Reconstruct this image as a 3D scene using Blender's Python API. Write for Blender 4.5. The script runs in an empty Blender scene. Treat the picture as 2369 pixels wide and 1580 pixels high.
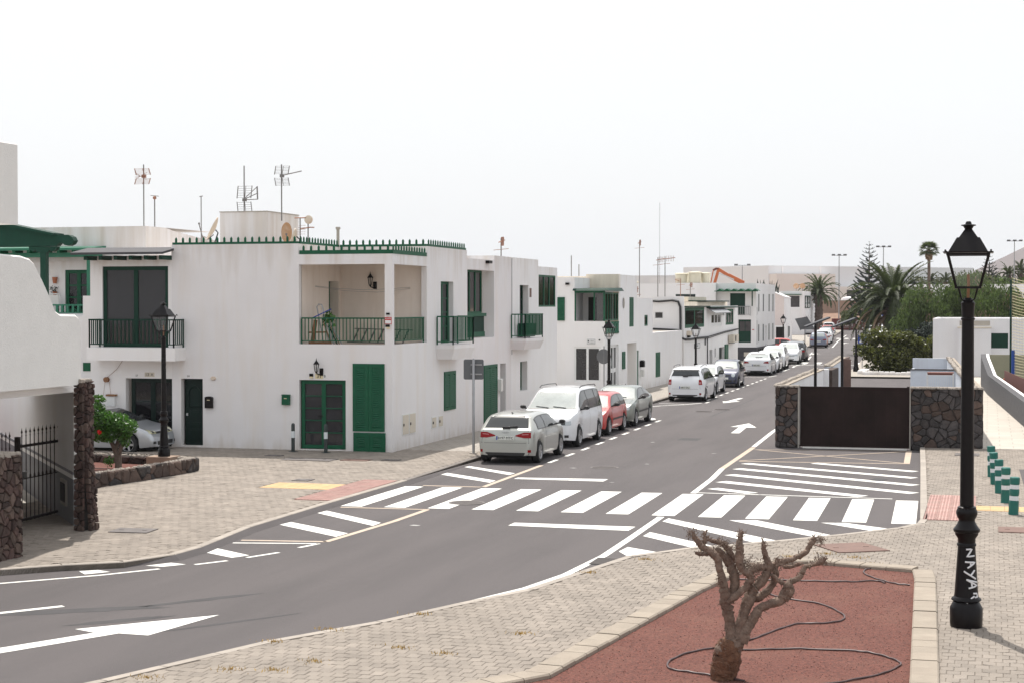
import bpy, bmesh, math, random
from mathutils import Vector, Matrix, noise
from mathutils.bvhtree import BVHTree
R = math.radians
random.seed(7)
scene = bpy.context.scene
COL = scene.collection
# ------------------------------------------------------------ camera, sky, sun
# World frame: X runs across the street, Y along it, the origin is the street corner of the corner house.
cam = bpy.data.objects.new('camera', bpy.data.cameras.new('camera'))
COL.objects.link(cam)
cam.location = (17.25, -47.75, 4.5)
cam.rotation_euler = (R(90 - 1.278), 0, R(15.8))
cam.data.lens = 59.27
cam.data.sensor_width = 36
cam.data.clip_start = 0.1
cam.data.clip_end = 9000
scene.camera = cam
SUN_EL = R(63)
SD = Vector((-0.43, 0.90, 0)).normalized()
world = bpy.data.worlds.new('World')
scene.world = world
world.use_nodes = True
nt = world.node_tree
nt.nodes.clear()
sky = nt.nodes.new('ShaderNodeTexSky')
sky.sky_type = 'NISHITA'
sky.sun_disc = False
sky.sun_elevation = SUN_EL
sky.sun_rotation = math.atan2(SD.x, SD.y)
sky.dust_density = 6.0
sky.air_density = 1.0
sky.ozone_density = 1.0
bg = nt.nodes.new('ShaderNodeBackground')
bg.inputs['Strength'].default_value = 0.1
mixs = nt.nodes.new('ShaderNodeMix'); mixs.data_type = 'RGBA'
mixs.inputs['Factor'].default_value = 0.72          # milky veil of dust in the air
mixs.inputs[7].default_value = (11.55, 11.8, 12.05, 1)
nt.links.new(sky.outputs['Color'], mixs.inputs[6])
nt.links.new(mixs.outputs[2], bg.inputs['Color'])
out = nt.nodes.new('ShaderNodeOutputWorld')
nt.links.new(bg.outputs['Background'], out.inputs['Surface'])
sun = bpy.data.objects.new('sun', bpy.data.lights.new('sun', 'SUN'))
COL.objects.link(sun)
sun.data.energy = 4.7
sun.data.angle = R(0.6)
sun.data.color = (1.0, 0.955, 0.89)
sdir = Vector((SD.x*math.cos(SUN_EL), SD.y*math.cos(SUN_EL), math.sin(SUN_EL)))
sun.rotation_euler = sdir.to_track_quat('Z', 'Y').to_euler()
sun.location = (0, 0, 60)
scene.view_settings.view_transform = 'Standard'
scene.view_settings.look = 'None'
scene.view_settings.exposure = 0.08
scene.view_settings.gamma = 1.0
scene.view_settings.use_curve_mapping = False
scene.render.engine = 'CYCLES'
scene.cycles.max_bounces = 6
scene.cycles.transparent_max_bounces = 8

# ------------------------------------------------------------ materials
MATS = {}
def mat(name, col, rough=0.6, var=0.0, vscale=3.0, bump=0.0, bscale=30.0, metal=0.0, spec=0.5,
        stain=None, sfac=0.0, sscale=(2, 2, .25), slo=.48, shi=.78, dirt=0.0, rnd=0.0, coat=0.0, alpha=None, island=0.0, ior=None):
    """Principled material: base colour with noise variation, optional stains, per-object / per-island jitter."""
    m = bpy.data.materials.new(name); m.use_nodes = True
    n = m.node_tree.nodes; L = m.node_tree.links
    b = n['Principled BSDF']
    b.inputs['Roughness'].default_value = rough
    b.inputs['Metallic'].default_value = metal
    b.inputs['Specular IOR Level'].default_value = spec
    b.inputs['Coat Weight'].default_value = coat
    b.inputs['Coat Roughness'].default_value = 0.05
    if ior: b.inputs['IOR'].default_value = ior
    c4 = (col[0], col[1], col[2], 1)
    tc = n.new('ShaderNodeTexCoord')
    geo = n.new('ShaderNodeNewGeometry')
    last = None
    def mixc(fac_socket, a, bcol, mode='MIX', fac=None):
        mx = n.new('ShaderNodeMix'); mx.data_type = 'RGBA'; mx.blend_type = mode
        if fac_socket is not None: L.new(fac_socket, mx.inputs['Factor'])
        else: mx.inputs['Factor'].default_value = fac
        if hasattr(a, 'links') or isinstance(a, bpy.types.NodeSocket): L.new(a, mx.inputs[6])
        else: mx.inputs[6].default_value = a
        if isinstance(bcol, bpy.types.NodeSocket): L.new(bcol, mx.inputs[7])
        else: mx.inputs[7].default_value = bcol
        return mx.outputs[2]
    cur = c4
    if var > 0:
        t = n.new('ShaderNodeTexNoise'); t.inputs['Scale'].default_value = vscale
        t.inputs['Detail'].default_value = 6; t.inputs['Roughness'].default_value = 0.65
        L.new(geo.outputs['Position'], t.inputs['Vector'])
        r = n.new('ShaderNodeMapRange'); r.inputs[1].default_value = .3; r.inputs[2].default_value = .7
        L.new(t.outputs['Fac'], r.inputs[0])
        dark = tuple(x*(1-var) for x in col)+(1,); lite = tuple(min(1, x*(1+var)) for x in col)+(1,)
        cur = mixc(r.outputs[0], dark, lite)
    if rnd > 0 or island > 0:
        hsv = n.new('ShaderNodeHueSaturation')
        mr = n.new('ShaderNodeMapRange')
        k = max(rnd, island)
        mr.inputs[3].default_value = 1-k; mr.inputs[4].default_value = 1+k
        if rnd > 0:
            oi = n.new('ShaderNodeObjectInfo'); L.new(oi.outputs['Random'], mr.inputs[0])
        else:
            L.new(geo.outputs['Random Per Island'], mr.inputs[0])
        L.new(mr.outputs[0], hsv.inputs['Value'])
        if isinstance(cur, bpy.types.NodeSocket): L.new(cur, hsv.inputs['Color'])
        else: hsv.inputs['Color'].default_value = cur
        cur = hsv.outputs['Color']
    if stain and sfac > 0:
        mp = n.new('ShaderNodeMapping'); mp.inputs['Scale'].default_value = sscale
        L.new(geo.outputs['Position'], mp.inputs['Vector'])
        t2 = n.new('ShaderNodeTexNoise'); t2.inputs['Scale'].default_value = 1.0
        t2.inputs['Detail'].default_value = 5; t2.inputs['Roughness'].default_value = 0.6
        L.new(mp.outputs['Vector'], t2.inputs['Vector'])
        r2 = n.new('ShaderNodeMapRange'); r2.inputs[1].default_value = slo; r2.inputs[2].default_value = shi
        r2.inputs[3].default_value = 0; r2.inputs[4].default_value = sfac
        L.new(t2.outputs['Fac'], r2.inputs[0])
        cur = mixc(r2.outputs[0], cur, stain+(1,))
    if dirt > 0:
        # splash dirt near the ground and rain streaks running down from the parapets, with ragged edges
        sp = n.new('ShaderNodeSeparateXYZ'); L.new(geo.outputs['Position'], sp.inputs[0])
        mp = n.new('ShaderNodeMapping'); mp.inputs['Scale'].default_value = (3.1, 3.1, .30); L.new(geo.outputs['Position'], mp.inputs['Vector'])
        tn = n.new('ShaderNodeTexNoise'); tn.inputs['Scale'].default_value = 1; tn.inputs['Detail'].default_value = 4; L.new(mp.outputs['Vector'], tn.inputs['Vector'])
        ma = n.new('ShaderNodeMapRange'); ma.inputs[1].default_value = 4.6; ma.inputs[2].default_value = 6.4; ma.inputs[3].default_value = -.22; ma.inputs[4].default_value = .24; L.new(sp.outputs['Z'], ma.inputs[0])
        mb_ = n.new('ShaderNodeMapRange'); mb_.inputs[1].default_value = .75; mb_.inputs[2].default_value = .0; mb_.inputs[3].default_value = -.22; mb_.inputs[4].default_value = .30; L.new(sp.outputs['Z'], mb_.inputs[0])
        mm = n.new('ShaderNodeMath'); mm.operation = 'MAXIMUM'; L.new(ma.outputs[0], mm.inputs[0]); L.new(mb_.outputs[0], mm.inputs[1])
        ad = n.new('ShaderNodeMath'); ad.operation = 'ADD'; L.new(tn.outputs['Fac'], ad.inputs[0]); L.new(mm.outputs[0], ad.inputs[1])
        mr2 = n.new('ShaderNodeMapRange'); mr2.inputs[1].default_value = .56; mr2.inputs[2].default_value = .95; mr2.inputs[3].default_value = 0; mr2.inputs[4].default_value = dirt; L.new(ad.outputs[0], mr2.inputs[0])
        cur = mixc(mr2.outputs[0], cur, (.46,.38,.29,1))
    if isinstance(cur, bpy.types.NodeSocket): L.new(cur, b.inputs['Base Color'])
    else: b.inputs['Base Color'].default_value = cur
    if bump > 0:
        t3 = n.new('ShaderNodeTexNoise'); t3.inputs['Scale'].default_value = bscale
        t3.inputs['Detail'].default_value = 4
        L.new(geo.outputs['Position'], t3.inputs['Vector'])
        bp = n.new('ShaderNodeBump'); bp.inputs['Strength'].default_value = bump
        bp.inputs['Distance'].default_value = 0.02
        L.new(t3.outputs['Fac'], bp.inputs['Height'])
        L.new(bp.outputs['Normal'], b.inputs['Normal'])
    if alpha is not None:
        b.inputs['Alpha'].default_value = alpha
    MATS[name] = m
    return m
M = {}
M['plaster'] = mat('white_plaster', (.755, .735, .735), .85, var=.03, vscale=.8, bump=.25, bscale=45, stain=(.66, .56, .44), sfac=.30, sscale=(2.1, 2.1, .22), dirt=.5)
M['plaster_bounce'] = mat('bounce_tinted_plaster', (.78, .70, .63), .85, var=.04, vscale=1.5, bump=.2, bscale=45, stain=(.55, .43, .32), sfac=.35, sscale=(3, 3, .3))  # cream tint paints in the warm light bounced into the loggia
M['plaster_clean'] = mat('white_plaster_clean', (.82, .805, .80), .85, var=.02, vscale=.6, bump=.15, bscale=45, stain=(.68, .62, .54), sfac=.25, sscale=(1.5, 1.5, .2), dirt=.5)
M['plaster_far'] = mat('white_plaster_far', (.80, .785, .79), .9, var=.03, vscale=.5, stain=(.62, .56, .50), sfac=.25, sscale=(.9, .9, .12))
M['plaster_cream'] = mat('cream_plaster', (.72, .65, .54), .9, var=.06, vscale=1.2, stain=(.45, .38, .30), sfac=.5, sscale=(3, 3, .4))
M['plaster_pink'] = mat('pinkish_plaster', (.72, .63, .60), .9, var=.03)
M['wall_rough'] = mat('rough_white_render', (.76, .75, .725), .9, var=.03, vscale=2.5, bump=.5, bscale=35)
M['wall_grey'] = mat('grey_wall_paint', (.23, .235, .25), .8, var=.06, vscale=3)
M['wall_blueish'] = mat('pale_blue_white_wall', (.66, .70, .76), .85, var=.05, vscale=1.5, stain=(.5, .5, .52), sfac=.4)
M['roof'] = mat('roof_screed', (.34, .31, .27), .9, var=.1)
M['green'] = mat('green_paint', (.008, .088, .043), .5, var=.12, vscale=4, bump=.05, spec=.25)
M['green_dark'] = mat('dark_green_paint', (.005, .038, .024), .5, var=.12, vscale=4, spec=.2)
M['green_light'] = mat('sunworn_green_paint', (.02, .17, .10), .5, var=.12, vscale=4)
M['door_dark'] = mat('blackish_green_door', (.005, .016, .013), .5, var=.2, spec=.2)
M['asphalt'] = mat('asphalt', (.116, .104, .104), .9, var=.09, vscale=55, bump=.6, bscale=160, stain=(.080, .073, .074), sfac=.6, sscale=(.75, .10, 1), slo=.42, shi=.7, spec=.3)
M['asphalt_dark'] = mat('oil_stain', (.062, .059, .061), .85, var=.15, vscale=2, spec=.3)
M['paint'] = mat('road_paint_white', (.70, .69, .65), .7, var=.10, vscale=5, stain=(.24, .23, .22), sfac=.8, sscale=(9, 5, 9), slo=.60, shi=.74)
M['paint_cream'] = mat('road_paint_cream', (.48, .385, .30), .75, var=.12, vscale=5, stain=(.30, .27, .25), sfac=.5, sscale=(3, 3, 3))
M['paint_worn'] = mat('road_paint_worn', (.55, .54, .52), .8, var=.2, vscale=8, stain=(.16, .15, .15), sfac=.9, sscale=(6, 6, 6))
M['paver'] = mat('concrete_paver', (.248, .213, .180), .9, var=.18, vscale=1.3, bump=.4, bscale=60, island=.10, stain=(.215, .185, .155), sfac=.6, sscale=(.5, .5, .5))
M['paver_single'] = mat('concrete_paver_single', (.248, .213, .180), .9, var=.18, vscale=1.3, bump=.4, bscale=60, rnd=.10, stain=(.215, .185, .155), sfac=.6, sscale=(.5, .5, .5))
M['paver_bed'] = mat('paver_bedding', (.212, .180, .150), .95, var=.2, vscale=5)
M['slab'] = mat('pale_pavement_slab', (.46, .42, .37), .9, var=.06, vscale=1.5, rnd=.06)
M['concrete'] = mat('concrete', (.40, .37, .33), .9, var=.1, vscale=2, bump=.3, stain=(.25, .23, .2), sfac=.4, sscale=(1, 1, 1))
M['kerb'] = mat('kerb_concrete', (.34, .30, .26), .9, var=.12, vscale=3, rnd=.08, bump=.3)
M['kerb_dark'] = mat('kerb_basalt', (.17, .148, .132), .85, var=.2, vscale=5, rnd=.1, bump=.3)
M['edging'] = mat('edging_stone', (.300, .255, .205), .9, var=.1, vscale=3, rnd=.07, bump=.4, bscale=25, stain=(.25, .2, .16), sfac=.5, sscale=(2, 2, 2))
M['tactile_red'] = mat('red_tactile_tile', (.42, .26, .23), .85, var=.12, vscale=4, rnd=.08, stain=(.42, .33, .28), sfac=.6, sscale=(2, 2, 2))
M['tactile_yellow'] = mat('yellow_tactile_tile', (.52, .345, .175), .85, var=.1, vscale=4, rnd=.06)
M['soil'] = mat('red_volcanic_soil', (.128, .043, .030), .95, var=.65, vscale=30, bump=1.0, bscale=55, stain=(.19, .085, .058), sfac=.7, sscale=(.8, .8, 1))
M['pebble'] = mat('red_lapilli', (.20, .085, .065), .95, island=.85)
M['ground'] = mat('dusty_ground', (.30, .22, .15), .95, var=.15, vscale=.02)
M['hill'] = mat('volcanic_hill', (.135, .113, .112), .95, var=.14, vscale=.006, stain=(.22, .18, .14), sfac=.6, sscale=(.004, .004, .004))  # base colour lightened to carry part of the distance haze
M['bank'] = mat('dry_earth_bank', (.25, .155, .11), .95, var=.25, vscale=1.2, bump=.8, bscale=2)
M['basalt'] = mat('basalt_stone', (.056, .050, .050), .9, var=.30, vscale=6, bump=.8, bscale=22, rnd=.40, stain=(.105, .080, .068), sfac=.5, sscale=(3, 3, 3))
M['basalt_brown'] = mat('brown_basalt_stone', (.088, .060, .049), .9, var=.30, vscale=6, bump=.8, bscale=22, rnd=.4)
M['redstone'] = mat('reddish_lava_stone', (.060, .036, .031), .95, var=.4, vscale=9, bump=1.0, bscale=18, rnd=.5)
M['mortar'] = mat('dark_mortar', (.035, .031, .03), .95, var=.2)
M['mortar_top'] = mat('wall_top_mortar', (.33, .29, .25), .95, var=.25, vscale=5, bump=.6, bscale=12)
M['corten'] = mat('brown_steel_gate', (.021, .0125, .0115), .6, var=.35, vscale=1.0, spec=.12)
M['rust'] = mat('rust_red_steel', (.13, .038, .026), .8, var=.15)
M['black'] = mat('black_lamp_paint', (.005, .0035, .0042), .36, var=.25, vscale=12, spec=.22)
M['black_matte'] = mat('black_plastic', (.014, .014, .015), .5)
M['gate_iron'] = mat('brown_iron', (.030, .021, .020), .55)
M['lampglass'] = mat('lamp_glass', (.75, .78, .78), .10, alpha=.05, spec=.4)
M['steel'] = mat('galvanised_steel', (.34, .34, .35), .5, metal=.6, var=.1)
M['sign_back'] = mat('sign_back_grey', (.125, .13, .138), .6, spec=.25, var=.06)
M['solar'] = mat('solar_panel_grey', (.055, .055, .062), .55, spec=.2)
M['alu'] = mat('aluminium', (.55, .55, .55), .35, metal=.9)
M['antenna'] = mat('antenna_metal', (.20, .19, .185), .5, metal=.5)
M['antenna_rust'] = mat('rusty_antenna', (.30, .15, .10), .7, metal=.2)
M['dish'] = mat('satellite_dish_paint', (.66, .58, .48), .6, stain=(.42, .20, .09), sfac=.8, sscale=(3, 3, 3))
M['dish_rust'] = mat('rusty_dish', (.50, .30, .17), .7, stain=(.66, .58, .48), sfac=.7, sscale=(4, 4, 4))
M['glass'] = mat('window_glass', (.012, .012, .014), .05, spec=.45, var=.3, vscale=1.2)
M['glass_clear'] = mat('clear_window_glass', (.06, .06, .065), .04, alpha=.45, spec=.5)
M['curtain'] = mat('grey_curtain', (.075, .068, .070), .9, var=.3, vscale=2)
M['curtain_stripe'] = mat('pleated_curtain', (.105, .095, .098), .9, stain=(.035, .032, .033), sfac=.9, sscale=(13, 13, .3))
M['dark_room'] = mat('dark_interior', (.02, .018, .018), .9)
M['white_frame'] = mat('white_window_frame', (.74, .74, .73), .5)
M['white_plastic'] = mat('white_plastic', (.72, .71, .68), .5)
M['cream_tank'] = mat('cream_water_tank', (.60, .56, .44), .7, stain=(.42, .38, .3), sfac=.4, sscale=(3, 3, .3))
M['garage'] = mat('cream_garage_door', (.62, .56, .47), .7)
M['plinth'] = mat('dark_grey_plinth', (.060, .058, .064), .8, var=.12, vscale=5)
M['cable'] = mat('black_cable', (.02, .02, .022), .6)
M['hose'] = mat('irrigation_hose', (.075, .045, .045), .5, var=.2, vscale=5)
M['wood'] = mat('raw_wood', (.24, .12, .06), .8, var=.2, vscale=8)
M['bark_dead'] = mat('dry_bark', (.200, .142, .110), .95, var=.38, vscale=11, bump=1.0, bscale=40, stain=(.10, .048, .035), sfac=.9, sscale=(5, 5, 4))
M['bark_base'] = mat('rusty_bark', (.135, .066, .038), .95, var=.45, vscale=14, bump=1.0, bscale=35)
M['bark'] = mat('grey_brown_bark', (.13, .10, .08), .95, var=.3, vscale=8, bump=.8)
M['palmtrunk'] = mat('palm_trunk', (.12, .085, .068), .95, var=.35, vscale=6, bump=.8, bscale=10)
M['frond'] = mat('palm_frond_green', (.044, .060, .020), .6, var=.25, vscale=2, rnd=.35, island=0)
M['frond_dead'] = mat('dry_palm_frond', (.26, .18, .12), .85, var=.25, vscale=3, rnd=.25)
M['leaf_hibiscus'] = mat('hibiscus_leaf', (.055, .135, .022), .45, island=.5)
M['leaf_bush'] = mat('rubber_bush_leaf', (.078, .088, .020), .45, island=.55)
M['leaf_tree'] = mat('pepper_tree_leaf', (.068, .100, .030), .7, island=.5)
M['leaf_olive'] = mat('olive_grey_leaf', (.085, .095, .045), .7, island=.5)
M['leaf_dark'] = mat('dark_conifer_leaf', (.020, .032, .024), .8, island=.4)
M['dry'] = mat('dry_twigs', (.25, .18, .12), .9, island=.4)
M['weed'] = mat('yellow_dry_weed', (.42, .27, .07), .9, island=.3)
M['flower'] = mat('red_flower', (.65, .01, .01), .5)
M['warehouse'] = mat('warehouse_cladding', (.72, .73, .75), .8, var=.03, vscale=.1)
M['warehouse2'] = mat('warehouse_beige', (.74, .69, .65), .9, var=.06, vscale=.2)
M['orange'] = mat('orange_machine_paint', (.50, .13, .04), .5, var=.15)
M['teal'] = mat('teal_bollard', (.004, .125, .10), .45, var=.08)
M['reflect'] = mat('white_reflective_band', (.66, .70, .72), .5)
M['bollard_grey'] = mat('grey_green_bollard', (.030, .040, .040), .5)
M['iron_cover'] = mat('rusty_iron_cover', (.165, .098, .078), .8, var=.15, vscale=6)
M['iron_grey'] = mat('grey_iron_cover', (.115, .10, .095), .7, var=.2, vscale=9)
M['blue'] = mat('blue_sign', (.01, .045, .30), .4)
M['sign_white'] = mat('sign_white', (.75, .75, .75), .5)
M['sign_red'] = mat('sign_red', (.50, .03, .03), .5)
M['tile_cream'] = mat('cream_number_tile', (.72, .62, .40), .3)
M['ink'] = mat('black_ink', (.01, .01, .01), .5)
M['graffiti'] = mat('white_graffiti', (.70, .70, .72), .7)
M['lampblock'] = mat('lamp_block_stone', (.30, .215, .16), .9, var=.15, vscale=4)
M['terracotta'] = mat('terracotta', (.40, .14, .07), .8)
M['olive_panel'] = mat('olive_wall', (.30, .29, .20), .9, var=.05)
M['darkwall'] = mat('dark_rough_render', (.085, .083, .088), .95, var=.25, vscale=6, bump=1, bscale=20)
M['net'] = mat('sports_net', (.46, .40, .24), .8)
M['pole_blue'] = mat('blue_pole', (.01, .06, .30), .5)
M['orange_cone'] = mat('orange_plastic', (.8, .12, .03), .5)
M['redwall'] = mat('dark_red_wall', (.15, .035, .032), .9, var=.15, vscale=.5)
M['brick_wall'] = mat('brown_block_wall', (.32, .22, .17), .9, var=.1, vscale=.6)

def leafy(mname, k=.30):
    m = MATS[mname]; n = m.node_tree.nodes; L = m.node_tree.links; b = n['Principled BSDF']; o = n['Material Output']
    tr = n.new('ShaderNodeBsdfTranslucent'); ms = n.new('ShaderNodeMixShader'); ms.inputs[0].default_value = k
    g = n.new('ShaderNodeHueSaturation'); g.inputs['Value'].default_value = 1.6; g.inputs['Saturation'].default_value = 1.1
    L.new(b.inputs['Base Color'].links[0].from_socket, g.inputs['Color']); L.new(g.outputs['Color'], tr.inputs['Color'])
    L.new(b.outputs['BSDF'], ms.inputs[1]); L.new(tr.outputs['BSDF'], ms.inputs[2]); L.new(ms.outputs[0], o.inputs['Surface'])
for k_ in ('hibiscus_leaf','rubber_bush_leaf','pepper_tree_leaf','olive_grey_leaf','palm_frond_green'): leafy(k_)
# ------------------------------------------------------------ mesh helper
class MB:
    def __init__(s): s.v = []; s.f = []; s.mi = []; s.cur = 0
    def add(s, vs, fs):
        o = len(s.v); s.v += [tuple(p) for p in vs]
        for f in fs: s.f.append(tuple(i+o for i in f)); s.mi.append(s.cur)
        return s
    def box(s, x0, x1, y0, y1, z0, z1):
        return s.add([(x0,y0,z0),(x1,y0,z0),(x1,y1,z0),(x0,y1,z0),(x0,y0,z1),(x1,y0,z1),(x1,y1,z1),(x0,y1,z1)],
                     [(0,3,2,1),(4,5,6,7),(0,1,5,4),(1,2,6,5),(2,3,7,6),(3,0,4,7)])
    def cbox(s, x0, x1, y0, y1, z0, z1, c=.02):
        """box with chamfered top edge"""
        return s.add([(x0,y0,z0),(x1,y0,z0),(x1,y1,z0),(x0,y1,z0),(x0,y0,z1-c),(x1,y0,z1-c),(x1,y1,z1-c),(x0,y1,z1-c),
                      (x0+c,y0+c,z1),(x1-c,y0+c,z1),(x1-c,y1-c,z1),(x0+c,y1-c,z1)],
                     [(0,3,2,1),(0,1,5,4),(1,2,6,5),(2,3,7,6),(3,0,4,7),(4,5,9,8),(5,6,10,9),(6,7,11,10),(7,4,8,11),(8,9,10,11)])
    def obox(s, c, ax, ay, az):
        c = Vector(c); ax = Vector(ax); ay = Vector(ay); az = Vector(az)
        vs = [c+sx*ax+sy*ay+sz*az for sz in (-1,1) for sx, sy in ((-1,-1),(1,-1),(1,1),(-1,1))]
        return s.add(vs, [(0,3,2,1),(4,5,6,7),(0,1,5,4),(1,2,6,5),(2,3,7,6),(3,0,4,7)])
    def bar(s, a, b, w, h=None):
        a = Vector(a); b = Vector(b); d = b-a
        if d.length < 1e-6: return s
        h = h or w; n = d.normalized()
        up = Vector((0,0,1)) if abs(n.z) < .9 else Vector((0,1,0))
        sx = n.cross(up).normalized(); sz = sx.cross(n).normalized()
        return s.obox((a+b)/2, sx*w/2, d/2, sz*h/2)
    def prism(s, poly, z0, z1):
        n = len(poly)
        vs = [(x,y,z0) for x,y in poly]+[(x,y,z1) for x,y in poly]
        return s.add(vs, [tuple(range(n-1,-1,-1)), tuple(range(n,2*n))]+[(i,(i+1)%n,(i+1)%n+n,i+n) for i in range(n)])
    def lathe(s, prof, cx=0, cy=0, n=20, cap=True):
        vs = []; fs = []
        for r, z in prof:
            for i in range(n):
                a = 2*math.pi*i/n; vs.append((cx+r*math.cos(a), cy+r*math.sin(a), z))
        for k in range(len(prof)-1):
            for i in range(n):
                j = (i+1)%n; fs.append((k*n+i, k*n+j, (k+1)*n+j, (k+1)*n+i))
        if cap:
            fs.append(tuple(range(n-1,-1,-1))); fs.append(tuple((len(prof)-1)*n+i for i in range(n)))
        return s.add(vs, fs)
    def tube(s, pts, rad, n=8, jit=0, cap=True, rng=None):
        pts = [Vector(p) for p in pts]
        if not isinstance(rad, (list, tuple)): rad = [rad]*len(pts)
        vs = []; fs = []
        ref = None
        for k, p in enumerate(pts):
            t = (pts[min(k+1, len(pts)-1)]-pts[max(k-1, 0)]).normalized()
            if ref is None:
                ref = Vector((0,0,1)) if abs(t.z) < .9 else Vector((1,0,0))
                ref = (ref-t*ref.dot(t)).normalized()
            else:
                ref = ref-t*ref.dot(t)
                ref = ref.normalized() if ref.length > 1e-5 else t.orthogonal().normalized()
            b = t.cross(ref)
            for i in range(n):
                a = 2*math.pi*i/n
                rr = rad[k]*(1+(rng.uniform(-jit, jit) if jit and rng else 0))
                vs.append(p+ref*math.cos(a)*rr+b*math.sin(a)*rr)
        for k in range(len(pts)-1):
            for i in range(n):
                j = (i+1)%n; fs.append((k*n+i, k*n+j, (k+1)*n+j, (k+1)*n+i))
        if cap: fs.append(tuple(range(n-1,-1,-1))); fs.append(tuple((len(pts)-1)*n+i for i in range(n)))
        return s.add(vs, fs)
    def mesh(s, name, mats, smooth=False, off=(0,0,0), ang=None):
        me = bpy.data.meshes.new(name)
        ox, oy, oz = off
        me.from_pydata([(x-ox, y-oy, z-oz) for x,y,z in s.v], [], s.f)
        if not isinstance(mats, (list, tuple)): mats = [mats]
        for m in mats: me.materials.append(m)
        if len(mats) > 1: me.polygons.foreach_set('material_index', s.mi)
        if smooth:
            me.polygons.foreach_set('use_smooth', [True]*len(me.polygons))
            try: me.set_sharp_from_angle(angle=R(ang or 40))
            except Exception: pass
        me.update()
        return me
    def build(s, name, mats, parent=None, smooth=False, kind=None, label=None, local=False, ang=None):
        off = (0,0,0)
        if parent is not None and not local: off = wloc(parent)
        me = s.mesh(name, mats, smooth, off, ang)
        o = bpy.data.objects.new(name, me); COL.objects.link(o)
        if parent is not None: o.parent = parent
        if kind: o['kind'] = kind
        if label: o['label'] = label
        return o
def wloc(o):
    v = Vector((0,0,0))
    while o is not None: v = v+o.location; o = o.parent
    return v
def thing(name, label, cat, loc=(0,0,0), rz=0, group=None):
    o = bpy.data.objects.new(name, None); COL.objects.link(o)
    o.empty_display_size = .2
    o.location = loc; o.rotation_euler = (0,0,rz)
    o['label'] = label; o['category'] = cat
    if group: o['group'] = group
    return o
def tag(o, label, cat, group=None):
    o['label'] = label; o['category'] = cat
    if group: o['group'] = group
    return o
def struct(o):
    o['kind'] = 'structure'; return o
def solo(mb, name, mats, label, cat, loc=(0,0,0), group=None, smooth=False, local=False, ang=None):
    """a thing that is a single mesh, origin at loc; vertices in world unless local"""
    me = mb.mesh(name, mats, smooth, (0,0,0) if local else loc, ang)
    o = bpy.data.objects.new(name, me); COL.objects.link(o); o.location = loc
    return tag(o, label, cat, group)
def inst(me, name, parent, loc, rot=(0,0,0), sc=(1,1,1), local=False):
    o = bpy.data.objects.new(name, me); COL.objects.link(o)
    if parent is not None:
        o.parent = parent
        if not local: loc = Vector(loc)-wloc(parent)
    o.location = loc; o.rotation_euler = rot; o.scale = sc
    return o
def dup(root, loc, rz=None, label=None, group=None):
    r = root.copy(); COL.objects.link(r); r.location = loc
    if rz is not None: r.rotation_euler = (0,0,rz)
    if label: r['label'] = label
    if group: r['group'] = group
    for ch in list(root.children):
        c = ch.copy(); COL.objects.link(c); c.parent = r
        for g in list(ch.children):
            d = g.copy(); COL.objects.link(d); d.parent = c
    return r
class Face:
    """a wall plane: u runs along it, v is height, n points out of the wall"""
    def __init__(s, kind, c): s.k = kind; s.c = c
    def P(s, u, v, n=0):
        return (u, s.c-n, v) if s.k == 'front' else (s.c+n, u, v)
    def box(s, mb, u0, u1, v0, v1, n0, n1):
        if s.k == 'front': mb.box(u0, u1, s.c-n1, s.c-n0, v0, v1)
        else: mb.box(s.c+n0, s.c+n1, u0, u1, v0, v1)
        return mb
def FX(c): return Face('side', c)
def FY(c): return Face('front', c)
def wall_sheet(mb, F, u0, u1, v0, v1, holes, depth=.18):
    us = sorted(set([u0, u1]+[h[0] for h in holes]+[h[1] for h in holes]))
    vs = sorted(set([v0, v1]+[h[2] for h in holes]+[h[3] for h in holes]))
    us = [u for u in us if u0-1e-6 <= u <= u1+1e-6]; vs = [v for v in vs if v0-1e-6 <= v <= v1+1e-6]
    for i in range(len(us)-1):
        for j in range(len(vs)-1):
            cu = (us[i]+us[i+1])/2; cv = (vs[j]+vs[j+1])/2
            if any(h[0] < cu < h[1] and h[2] < cv < h[3] for h in holes): continue
            mb.add([F.P(us[i],vs[j]), F.P(us[i+1],vs[j]), F.P(us[i+1],vs[j+1]), F.P(us[i],vs[j+1])], [(0,1,2,3)])
    for h in holes:
        d = h[4] if len(h) > 4 else depth
        if d <= 0: continue
        a, b, c, e = h[:4]
        mb.add([F.P(a,c), F.P(b,c), F.P(b,e), F.P(a,e), F.P(a,c,-d), F.P(b,c,-d), F.P(b,e,-d), F.P(a,e,-d)],
               [(0,4,5,1),(1,5,6,2),(2,6,7,3),(3,7,4,0)])
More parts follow.
